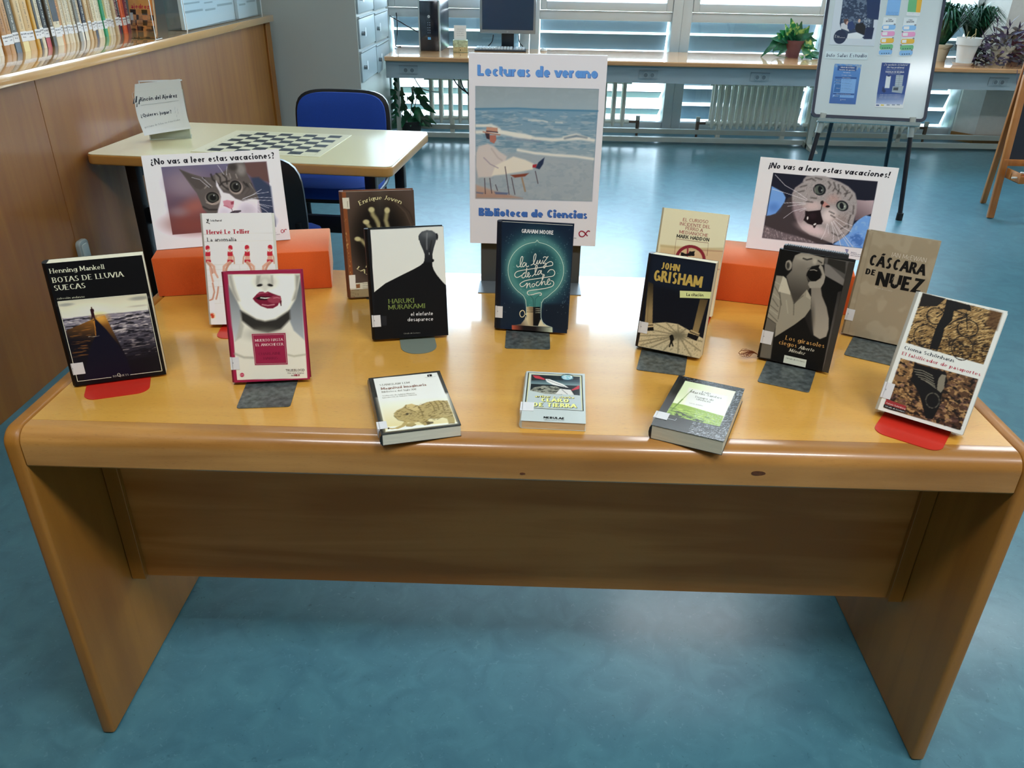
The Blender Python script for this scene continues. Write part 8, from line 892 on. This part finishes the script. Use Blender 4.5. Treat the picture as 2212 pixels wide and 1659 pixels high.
vine = tag(empty('hanging_vine', (-1.17, 6.02, 0)), 'dark leafy vine hanging down beside the lockers', 'plant')
st = MB().tube(smoothpath([(0, 0, .66), (.01, 0, .5), (0, 0, .35), (.01, 0, .22)], 4), .003, 5).build('stem', mat('stem_brown', '4a3c28', .6), vine)
for i in range(12): z = .62 - .035 * i; s_ = 1 if i % 2 else .4; lobed(vine, (.005, 0, z), (.005 + .035 * s_, -.03, z - .035), .028, DKL, 0)
# grassy pots at the right end of the desk
def grass_plant(name, loc, label, n, R, Hh, potm, pr, ph, seed, cols=('12402c', '1c5a38')):
    random.seed(seed); t = tag(empty(name, loc), label, 'plant')
    if pr: pot('pot', t, pr * .75, pr, ph, potm)
    g = MB()
    for i in range(n):
        a = random.uniform(0, 6.28); r = R * random.uniform(.3, 1); z0 = ph - .01; hh = Hh * random.uniform(.55, 1); b0 = Vector((.03 * math.cos(a), .03 * math.sin(a), z0)); m1 = Vector((r * .55 * math.cos(a), r * .55 * math.sin(a), z0 + hh * .85)); t1 = Vector((r * math.cos(a), r * math.sin(a), z0 + hh * (1 - .5 * (r / R) ** 2)))
        pts = [b0, b0.lerp(m1, .5) + Vector((0, 0, .01)), m1, t1]; s = Vector((-math.sin(a), math.cos(a), 0)); w = random.uniform(.005, .0105); vs = []
        for k, p in enumerate(pts): ww = w * (.7, 1, .8, .08)[k]; vs += [p - s * ww, p + s * ww]
        g.add(vs, [(0, 1, 3, 2), (2, 3, 5, 4), (4, 5, 7, 6)])
    tag(g.build('leaf_blades', leafmat('blade_' + cols[0], *cols), t), kind='stuff'); return t
WP = mat('white_plastic_pot', 'dcdcd8', .4)
grass_plant('grass_plant', (3.42, 6.18, DZ), 'tall dark grassy plant directly right of the whiteboard', 420, .30, .38, mat('cream_pot', 'd0c8b0', .5), .085, .13, 3, ('13422e', '2a6e44'))
grass_plant('grass_plant', (3.72, 6.28, DZ), 'tall dark grassy plant behind the empty-looking white pot', 420, .28, .36, mat('pot_dark', '2a2e30', .6), .085, .13, 4)
grass_plant('trailing_grass', (3.62, 6.08, DZ), 'low tangle of dark trailing grass behind the white pot', 260, .24, .12, mat('pot_dark', '2a2e30', .6), .06, .05, 5, ('14281f', '2c4a34'))
wp = tag(empty('white_flower_pot', (3.487, 5.86, DZ)), 'white plastic pot on a white saucer at the right end of the window desk', 'plant pot')
MB().lathe([(.056, .012), (.078, .15), (.088, .152), (.094, .205), (.086, .205), (.08, .19), (.001, .185)], (0, 0, 0), 30).build('pot', WP, wp, smooth=35)
MB().lathe([(.066, 0), (.08, .022), (.076, .022), (.064, .008), (.001, .008)], (-.005, 0, 0), 30).build('saucer', WP, wp, smooth=35)
MB().lathe([(.001, .188), (.079, .188), (.079, .194), (.001, .196)], (0, 0, 0), 16).build('soil', mat('soil', '2a221c', .95), wp)
MB().tube(smoothpath([(-.03, 0, .19), (-.025, 0, .22), (-.02, 0, .25)], 3), .003, 5).tube(smoothpath([(0, 0, .19), (.02, 0, .22), (.035, 0, .235), (.03, 0, .27)], 3), .004, 5).tube(smoothpath([(.03, 0, .19), (.04, .0, .23), (.03, 0, .255)], 3), .003, 5).build('dry_stem', mat('dry_stem', 'a8986c', .7), wp)
random.seed(21)
pp = tag(empty('purple_tradescantia', (3.83, 5.98, DZ)), 'purple trailing plant in a pale pot at the right end of the desk', 'plant')
pot('pot', pp, .06, .082, .14, mat('cream_pot', 'c8c2b0', .5))
PUR = leafmat('purple_leaf', '3c3048', '6a5878'); DRY = leafmat('dry_leaf', '3a3028', '7a684c')
for i in range(170):
    a = random.uniform(0, 6.28); r = random.uniform(.02, .26); z = max(.012, .20 - r * .75 + random.uniform(-.06, .09)); b0 = (r * math.cos(a) * 1.2, r * math.sin(a) * .75 - .02, z); L = random.uniform(.05, .085); da = a + random.uniform(-.8, .8)
    o = leaf(MB(), b0, (b0[0] + L * math.cos(da), b0[1] + L * math.sin(da) * .8, max(.006, z + random.uniform(-.05, .05))), .026, up=Vector((random.uniform(-.6, .6), -1, random.uniform(0, 1))), n=3, fold=.3).build('leaf', PUR if i % 3 else DRY, pp, smooth=60)
for i in range(150):
    a = random.uniform(0, 6.28); r = random.uniform(.10, .30); z = random.uniform(.008, .07); b0 = (r * math.cos(a) * 1.1, r * math.sin(a) * .6 - .06, z); da = random.uniform(0, 6.28); L = random.uniform(.035, .07)
    leaf(MB(), b0, (b0[0] + L * math.cos(da), b0[1] + L * math.sin(da) * .7, max(.006, z + random.uniform(-.03, .03))), .022, up=Vector((random.uniform(-.6, .6), -1, random.uniform(0, 1))), n=3, fold=.3).build('leaf', (PUR, DRY, leafmat('dark_leaf', '26222c', '443848'))[i % 3], pp, smooth=60)
for bx_, hh, lx in ((-.10, .24, -.02), (-.02, .20, .02), (.03, .18, .06), (-.16, .12, -.05)):
    MB().tube(smoothpath([(bx_ * .5, -.02, .12), (bx_, -.03, .12 + hh * .5), (bx_ + lx, -.04, .12 + hh)], 4), .003, 5).build('stem', mat('stem_purple', '5a4a60', .5), pp)
    for k in range(5):
        z = .12 + hh * (.35 + .15 * k); s_ = (-1) ** k; leaf(MB(), (bx_ + lx * .7, -.035, z), (bx_ + lx + .035 * s_, -.05, z + .06), .02, n=3, fold=.3).build('leaf', PUR, pp, smooth=60)
# strand hanging from the desk edge
hs = MB().tube(smoothpath([(-.03, -.36, .0), (-.02, -.39, -.10), (.0, -.40, -.19), (.05, -.40, -.26), (.09, -.40, -.29), (.07, -.40, -.36)], 5), .0028, 5).tube(smoothpath([(.01, -.40, -.20), (.06, -.4, -.17), (.09, -.4, -.13)], 4), .0025, 5).build('stem', mat('stem_purple', '5a4a60', .5), pp)
for x, z, dx, dz in ((.02, -.46, -.06, .02), (.03, -.45, -.03, .05), (.02, -.48, -.07, -.02), (.03, -.50, -.05, -.04), (.03, -.46, .03, .04), (.03, -.55, -.05, -.03), (.07, -.3, .05, .02)): leaf(MB(), (x + .02, -.40, z), (x + dx, -.42, z + dz), .022, n=3).build('leaf', PUR, pp, smooth=60)
plr = tag(empty('dark_red_planter', (4.20, 6.22, DZ)), 'dark red oblong planter with small reddish shoots at the far right of the desk', 'planter')
MB().add([(-.20, -.07, .0), (.20, -.07, .0), (.20, .07, .0), (-.20, .07, .0), (-.235, -.10, .20), (.235, -.10, .20), (.235, .10, .20), (-.235, .10, .20)], [(0, 3, 2, 1), (0, 1, 5, 4), (1, 2, 6, 5), (2, 3, 7, 6), (3, 0, 4, 7)]).box(-.24, .24, -.105, -.09, .185, .205).box(-.24, .24, .09, .105, .185, .205).box(-.24, -.225, -.105, .105, .185, .205).box(.225, .24, -.105, .105, .185, .205).box(-.22, .22, -.09, .09, .17, .18).build('trough', mat('planter_red', '4a1c2c', .35), plr)
RL = leafmat('red_shoot', '4a3038', '6a4a48')
for x, h in ((-.16, .06), (-.08, .10), (-.02, .13), (.06, .07), (.14, .05)):
    MB().tube([(x, 0, .17), (x, 0, .2 + h)], .004, 5).build('stem', mat('stem_purple', '5a4a60', .5), plr)
    for k in range(8): a = k * .9; leaf(MB(), (x, 0, .19 + h * (.5 + .07 * k)), (x + .05 * math.cos(a), .05 * math.sin(a), .20 + h * (.5 + .07 * k) + .015), .014, n=3).build('leaf', RL, plr, smooth=60)
# ================================================================== DISPLAY TABLE
W, HT, D, PT, BT = 1.70, .7383, .795, .0275, .068
tb = tag(empty('display_table', (0, 0, 0)), 'large honey-coloured beech display table with panel legs, in the foreground', 'table')
hw = W / 2; R_ = .030
def side_profile(grow=0): return [(D, 0), (D, HT - .02), (D - .02, HT)] + [(R_ - R_ * math.sin(a), HT - R_ + R_ * math.cos(a)) for a in [k * PI / 16 for k in range(9)]] + [(0, 0)]
for sx_ in (-1, 1):
    x0, x1 = (sx_ * hw, sx_ * (hw - PT)); m_ = MB().prism(side_profile(), min(x0, x1), max(x0, x1), lambda a, b, h: (h, a - .003, b + .001)); m_.build('side_panel', BEECH_LEG_SHADED, tb, bevel=.007, seg=3)
xi = hw - PT - .0015
prof = [(D - .003, HT - BT), (D - .003, HT - .006), (D - .01, HT), (.042, HT)]
MB().prism([(.0425, HT - .028), (D - .003, HT - .028), (D - .003, HT - .004), (D - .007, HT), (.0425, HT)], -xi, xi, lambda a, b, h: (h, a, b)).build('tabletop', BEECH, tb)
ed = [(.042, HT - BT), (.042, HT)] + [(R_ * .9 - R_ * .9 * math.sin(a), HT - R_ * .9 + R_ * .9 * math.cos(a)) for a in [k * PI / 16 for k in range(9)]] + [(0, HT - BT + .004), (.003, HT - BT)]
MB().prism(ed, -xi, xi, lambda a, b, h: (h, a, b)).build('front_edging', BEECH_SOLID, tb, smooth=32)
box('rear_rail', -xi, xi, D - .045, D - .004, HT - BT, HT - .0285, BEECH_SOLID, tb)
box('modesty_panel', -xi, xi, .203, .222, .2489, HT - .0285, BEECH_MODESTY_SHADED, tb, bevel=.0015, seg=1)
for sx_ in (-1, 1):
    box('cleat', min(sx_ * xi, sx_ * (xi - .03)), max(sx_ * xi, sx_ * (xi - .03)), .191, .203, .2489, HT - BT, BEECH_LEG_SHADED, tb, bevel=.001, seg=1)
for x, z, a, b in ((.395, .699, .015, .0045), (.01, .685, .006, .0022)): MB().prism([(x + a * math.cos(t * PI / 7) * (1 if math.cos(t * PI / 7) > 0 else .6), z + b * math.sin(t * PI / 7)) for t in range(14)], 0, .0004, lambda p, q, h: (p, -h, q)).build('knot', mat('dark_knot', '5c3418', .6, noise=.5, nscale=150), tb)

# foam blocks
def foam_mat():
    m = mat('orange_foam', 'dc5c1c', .95, noise=.06, nscale=500, bump=.3); b = m.node_tree.nodes['Principled BSDF']
    b.inputs['Sheen Weight'].default_value = 1.0; b.inputs['Sheen Roughness'].default_value = .35; b.inputs['Sheen Tint'].default_value = (1, .75, .5, 1)
    return m
def foam(name, x, y, yaw, w, d, h, label):
    t = empty(name, (x, y, HT + .0002), (0, 0, yaw)); tag(t, label, 'foam block', 'orange foam blocks')
    box('block', 0, w, 0, d, 0, h, foam_mat(), t, bevel=.003); return t
foam('foam_block', -.833, .585, .211, .39, .178, .092, 'orange foam block under the wide-eyed cat sign, on the left')
foam('foam_block', .375, .672, -.255, .37, .175, .092, 'orange foam block under the open-mouthed cat sign, on the right')

# ================================================================== BOOKENDS
def bookend(x, y, yaw, w, fwd, back, h, m, label, round_=.006, up_w=None, rmax=None, up_h=None):
    """origin: middle of the upright's foot; tongue runs forward (-y)"""
    t = tag(empty('bookend', (x, y, HT + .0002), (0, 0, yaw)), label, 'bookend')
    MB().prism(rrect(-w / 2, -fwd, w / 2, 0, rmax or round_, 8, corners=(1, 1, 0, 0)), 0, .0012).build('base_plate', m, t)
    uw = up_w or w; MB().prism(rrect(-uw / 2, 0.0, uw / 2, h, min(.02, uw / 3), 6, corners=(0, 0, 1, 1)), 0, .0012, lambda a, b, q: (a, q + back * b, b + .0012)).build('upright', m, t)
    return t
STEEL = mat('worn_grey_steel', '626a68', .36, .5, noise=.5, nscale=90, bump=.2)
REDM = mat('red_enamel', 'c42a1c', .42, coat=.15)
GRN = mat('grey_green_enamel', '7a8478', .45, .1)
DKM = mat('charcoal_enamel', '4a4c4a', .55, .2)
BLKM = mat('black_ribbed_plastic', '1a1c20', .5)

# ================================================================== BOOKS STANDING ON THE TABLE
POSE = {  # x, y, z of the cover's lower left corner, yaw, width, height, lean, thickness
'mankell': (-0.7997, 0.1526, 0.7423, 0.3659, 0.1518, 0.2268, 0.0842, 0.03) ,
'anomalia': (-0.6501, 0.4201, 0.7481, 0.1129, 0.1393, 0.2285, 0.3001, 0.028) ,
'muerto': (-0.5193, 0.1757, 0.7456, 0.153, 0.135, 0.2007, 0.2679, 0.022) ,
'joven': (-0.393, 0.5944, 0.7437, 0.2048, 0.156, 0.2383, 0.12, 0.032) ,
'murakami': (-0.2969, 0.3735, 0.7448, 0.2142, 0.1503, 0.2233, 0.1943, 0.026) ,
'moore': (-0.0519, 0.4476, 0.7438, -0.1111, 0.1496, 0.2247, 0.1339, 0.03) ,
'grisham': (0.2375, 0.3697, 0.7464, -0.3867, 0.1258, 0.1893, 0.1935, 0.034) ,
'haddon': (0.287, 0.5775, 0.7462, -0.3351, 0.1395, 0.2212, 0.2697, 0.024) ,
'girasoles': (0.4752, 0.3399, 0.7432, -0.4548, 0.1319, 0.2176, 0.1715, 0.02) ,
'cascara': (0.6857, 0.47, 0.7431, -0.5152, 0.1335, 0.2193, 0.1625, 0.02) ,
'cioma': (0.6284, 0.1276, 0.7529, -0.6217, 0.1347, 0.2126, 0.451, 0.03)}
BOOKS = {  # cover colour, hard cover?, sticker outline in mm (x0,y0,x1,y1), label
'mankell': ('0a0a0c', 0, (1, 22, 20, 44), 'black paperback with a photo of a man on a pier, on a red bookend', 'd8d0b4'),
'anomalia': ('dbd8d0', 0, None, 'white paperback with women in red swimsuits, behind the crimson lips book', 'e0dccc'),
'muerto': ('8c1c3c', 1, (-1, 24, 12, 47), 'crimson-bordered book with a licking red-lipped mouth on the cover', 'c8b0a0'),
'joven': ('6a4230', 1, None, 'brown hardback with a ghostly hand, behind the black and white book', 'd8ccb0'),
'murakami': ('06080c', 1, (-1, 27, 14, 51), 'black and white hardback with an elephant head silhouette', 'd8d0c0'),
'moore': ('0b1c30', 1, (-1, 24, 12, 49), 'dark teal hardback with a glowing light bulb, in front of the poster', 'd8d0c0'),
'grisham': ('060b16', 0, (-1, 30, 15, 53), 'navy paperback with big golden lettering and stone columns', 'd0c4a4'),
'haddon': ('cfc8a4', 0, None, 'cream paperback with red capitals, behind the navy columns book', 'dcd4bc'),
'girasoles': ('141210', 1, (-1, 31, 18, 57), 'black hardback with a grey photo of a shouting boy', 'b89478'),
'cascara': ('93866e', 1, (-1, 30, 13, 54), 'plain taupe hardback with heavy black title lettering', 'c8bca4'),
'cioma': ('cdcec6', 1, (-2, 22, 13, 50), 'white-framed book with a bicycle shadow on cobbles, on a red bookend', 'd0c8b4')}
PAGE = {}
def book_body(t, w, h, th, cover, hard, page):
    cm = mat('cover_card', cover, .45, coat=.0, spec=.25)
    ov = .003 if hard else .0; ct_ = .0025 if hard else .0006
    MB().box(0, w, 0, ct_, 0, h).build('front_cover', cm, t, bevel=.0006 if hard else 0, seg=1)
    MB().box(0, w, th - ct_, th, 0, h).build('back_cover', cm, t, bevel=.0006 if hard else 0, seg=1)
    r = th * .18
    MB().prism([(0.0012, 0), (-r, th * .15), (-r * 1.3, th * .5), (-r, th * .85), (.0012, th), (.0022, th - .001), (.0022, .001)], 0, h, lambda a, b, z: (a, b, z)).build('spine', cm, t, smooth=50)
    pm = mat('page_block', page, .8, noise=.10, nscale=900, stretch=(.02, 1, .02)); MB().box(.0022, w - ov - .0004, ct_, th - ct_, ov, h - ov - .0004).build('pages', pm, t)
for k, (x, y, z, yaw, w, h, lean, th) in POSE.items():
    cover, hard, st_, label, page = BOOKS[k]
    t = tag(empty('paperback_book' if not hard else 'hardback_book'), label, 'book')
    t.matrix_world = Matrix.Translation((x, y, z + .0002)) @ Matrix.Rotation(yaw, 4, 'Z') @ Matrix.Rotation(-lean, 4, 'X')
    book_body(t, w, h, th, cover, hard, page)
    print_art(k, w * 1000, h * 1000, lambda a, b, l: (a / 1000, -l / 1000, b / 1000), t, rough=.48, coat=.0, gain=1.35)
    if st_:
        a0, b0, a1, b1 = [v / 1000 for v in st_]; MB().box(max(a0, -.0005), a1, -.0009, -.0004, b0, b1).box(-.0035 if a0 < 0 else -.0001, .0005, -.0009, .010, b0, b1).build('call_number_sticker', mat('sticker', 'dcdcdc', .5), t)
        Ls = Letters(); Ls.text('N', 'sansb', '70747c', .6, (st_[1] + st_[3]) / 2, 2.2, (st_[1] + st_[3]) / 2, 2.4); Ls.build(lambda a, b: (a / 1000, -.001, b / 1000), t, 'sticker_print')
    if k == 'girasoles':   # jacket flap edge and the frayed ribbon
        MB().box(w - .010, w + .0008, -.0012, -.0006, .0, h * .985).build('jacket_flap', mat('flap_grey', '38342f', .35, coat=.3), t)
        fr_ = MB(); random.seed(5)
        for i in range(26):
            a = random.uniform(-.5, .5); L = random.uniform(.012, .034)
            fr_.tube(smoothpath([(-.001, .004, .004), (-.006 - L * .3, -.004 - .004 * a, .010 + .004 * a), (-.006 - L * .8, -.008 + .012 * a, .006 + .014 * a), (-.006 - L, -.006 + .018 * a, .001 + abs(.012 * a))], 3), .00035, 4)
        fr_.build('frayed_ribbon', mat('brown_thread', '7a3c14', .8), t)

def end_at(k, u, w, fwd, m, label, gap=.0, h=.12, rr=.006, lean=0.0, dy=0):
    x, y, z, yaw, bw, bh, bl_, th = POSE[k]; c, s = math.cos(yaw), math.sin(yaw)
    dist = th / math.cos(bl_) + .002 + abs(math.sin(dy)) * w / 2; px, py = x + c * u - s * dist, y + s * u + c * dist
    return bookend(px, py, yaw + dy, w, fwd, math.tan(bl_) * 1.0 + .002, h, m, label, rmax=rr)
end_at('mankell', .070, .108, .088, REDM, 'red bookend under the black pier-photo book at the far left', rr=.022)
end_at('anomalia', .070, .105, .082, REDM, 'red bookend under the white swimsuit book, mostly hidden', rr=.022)
end_at('muerto', .066, .092, .112, STEEL, 'worn grey steel bookend under the crimson lips book', dy=-.03)
end_at('joven', .08, .09, .035, STEEL, 'grey steel bookend hidden under the brown ghostly hand book')
end_at('murakami', .086, .072, .094, GRN, 'grey-green bookend with a rounded tongue under the elephant book', rr=.033)
end_at('moore', .063, .092, .116, STEEL, 'worn grey steel bookend under the light bulb book', dy=.11)
end_at('grisham', .048, .092, .124, STEEL, 'worn grey steel bookend under the navy columns book', dy=.16)
end_at('haddon', .083, .108, .088, REDM, 'red bookend under the cream book with red capitals', rr=.022)
end_at('girasoles', .062, .094, .118, STEEL, 'worn grey steel bookend under the shouting boy book', dy=.03)
end_at('cascara', .068, .092, .122, STEEL, 'worn grey steel bookend under the taupe book', dy=.0)
end_at('cioma', .062, .108, .092, REDM, 'red bookend under the white-framed bicycle book at the far right', rr=.022)
# black ribbed bookend seen above the shouting-boy book
x, y, z, yaw, bw, bh, bl_, th = POSE['girasoles']; c, s = math.cos(yaw), math.sin(yaw)
bb = tag(empty('bookend'), 'black ribbed plastic bookend behind the shouting boy book', 'bookend')
bb.matrix_world = Matrix.Translation((x + c * .0 - s * (th + .036), y + s * 0 + c * (th + .036), HT + .0002)) @ Matrix.Rotation(yaw, 4, 'Z')
MB().box(0, .118, .0, .012, 0, .222).build('upright', BLKM, bb, bevel=.002)
rb = MB()
for i in range(28): rb.box(.006 + i * .0039, .008 + i * .0039, .001, .011, .222, .2232)
rb.build('ribs', BLKM, bb)
MB().box(0, .118, .012, .09, 0, .002).build('base_plate', BLKM, bb)

# ================================================================== BOOKS LYING FLAT
FLAT = {
'lem': (-0.2176, -0.0101, 0.2851, 0.1311, 0.1989, .021, '24201b', 'dcd8c4', (-.6, 17, 13, 40), 'flat dark-bordered book with a drawing of a sleeping elephant'),
'clarke': (0.0057, 0.0565, -0.0445, 0.1091, 0.18, .015, 'b4bcb8', 'cdb48c', (0, 33, 20, 62), 'flat silvery paperback with spaceships, lying at the middle of the table'),
'santos': (0.2201, 0.0359, -0.3946, 0.1193, 0.1936, .026, '191b1d', 'cfc8b0', (0, 25, 20, 48), 'thick flat black-bordered paperback with a green grass picture')}
for k, (x, y, yaw, w, h, th, cover, page, st_, label) in FLAT.items():
    t = tag(empty('flat_book', (x, y, HT + .0003), (0, 0, yaw)), label, 'book'); cm = mat('cover_card', cover, .3, coat=.3)
    MB().box(0, w, 0, h, th - .0006, th).build('front_cover', cm, t); MB().box(0, w, 0, h, 0, .0006).build('back_cover', cm, t)
    MB().prism([(.001, 0), (-.002, th * .2), (-.003, th * .5), (-.002, th * .8), (.001, th), (.002, th - .001), (.002, .001)], 0, h, lambda a, b, q: (a, q, b)).build('spine', cm, t, smooth=50)
    pm = mat('page_block_flat', page, .8, noise=.12, nscale=1200, stretch=(.02, .02, 1))
    MB().box(.002, w - .001, .0008, h - .0008, .0006, th - .0006).build('pages', pm, t)
    print_art(k, w * 1000, h * 1000, lambda a, b, l, th=th: (a / 1000, b / 1000, th + l / 1000), t, rough=.22, coat={'lem': .2, 'santos': .3}.get(k, .5), gain=1.25)
    a0, b0, a1, b1 = [v / 1000 for v in st_]; MB().box(max(a0, 0), a1, b0, b1, th + .0004, th + .0009).box(-.0036, .0005, b0, b1, th * .25, th + .0009).build('call_number_sticker', mat('sticker', 'dcdcdc', .5), t)

# ================================================================== SIGNS AND POSTER
def sign(k, x, y, z, yaw, w, lean, h, label, th=.005):
    t = tag(empty('cardboard_sign'), label, 'sign', 'cat signs on the foam blocks'); t.matrix_world = Matrix.Translation((x, y, z)) @ Matrix.Rotation(yaw, 4, 'Z') @ Matrix.Rotation(-lean, 4, 'X')
    MB().box(0, w, .0, th, 0, h).build('foam_board', mat('foam_board_white', 'e6e8ea', .6), t)
    MB().box(.006, w - .006, -.0004, 0, .006, h - .006).build('paper', mat('sign_paper', 'dedade', .5), t)
    print_art(k, w * 1000, h * 1000, lambda a, b, l: (a / 1000, -.0004 - l / 1000, b / 1000), t, rough=.45, gain=1.3)
    # folding strut behind
    d = math.tan(lean) * .12 + .03
    MB().add([(w * .4, th, .13), (w * .6, th, .13), (w * .6, th + .05, .004 + .05 * math.tan(lean)), (w * .4, th + .05, .004 + .05 * math.tan(lean)), (w * .4, th + .002, .13), (w * .6, th + .002, .13), (w * .6, th + .052, .004 + .05 * math.tan(lean)), (w * .4, th + .052, .004 + .05 * math.tan(lean))], [(0, 1, 2, 3), (4, 7, 6, 5), (0, 4, 5, 1), (1, 5, 6, 2), (2, 6, 7, 3), (3, 7, 4, 0)]).build('strut', mat('foam_board_white', 'e6e8ea', .6), t)
    return t
sign('sign_left', -.842, .640, HT + .0935, .3375, .2985, .2841, .2090, 'white sign with a wide-eyed tabby kitten photo, standing on the left foam block')
sign('sign_right', .533, .758, HT + .0935, -.2866, .2968, .1688, .2105, 'white sign with a meowing tabby cat photo, standing on the right foam block')

ps = tag(empty('beach_poster', (-.127, .7205, .840), (-.018, 0, -.012)), 'tall white foam-board poster with a beach painting and blue lettering, centre rear', 'poster')
MB().box(0, .2955, 0, .010, 0, .4165).build('foam_board', mat('foam_board_white', 'e6e8ea', .6), ps)
print_art('poster', 295.5, 416.5, lambda a, b, l: (a / 1000, -.0002 - l / 1000, b / 1000), ps, rough=.5, gain=1.28)
sb = tag(empty('poster_stand', (-.102, .7335, HT + .0002)), 'wide grey metal bookend stand holding up the beach poster', 'stand')
MB().box(0, .238, 0, .0016, 0, .24).build('upright', DKM, sb)
MB().box(-.003, .240, -.0755, 0, 0, .0016).build('base_plate', mat('stand_grey', '70767a', .4, .4), sb)
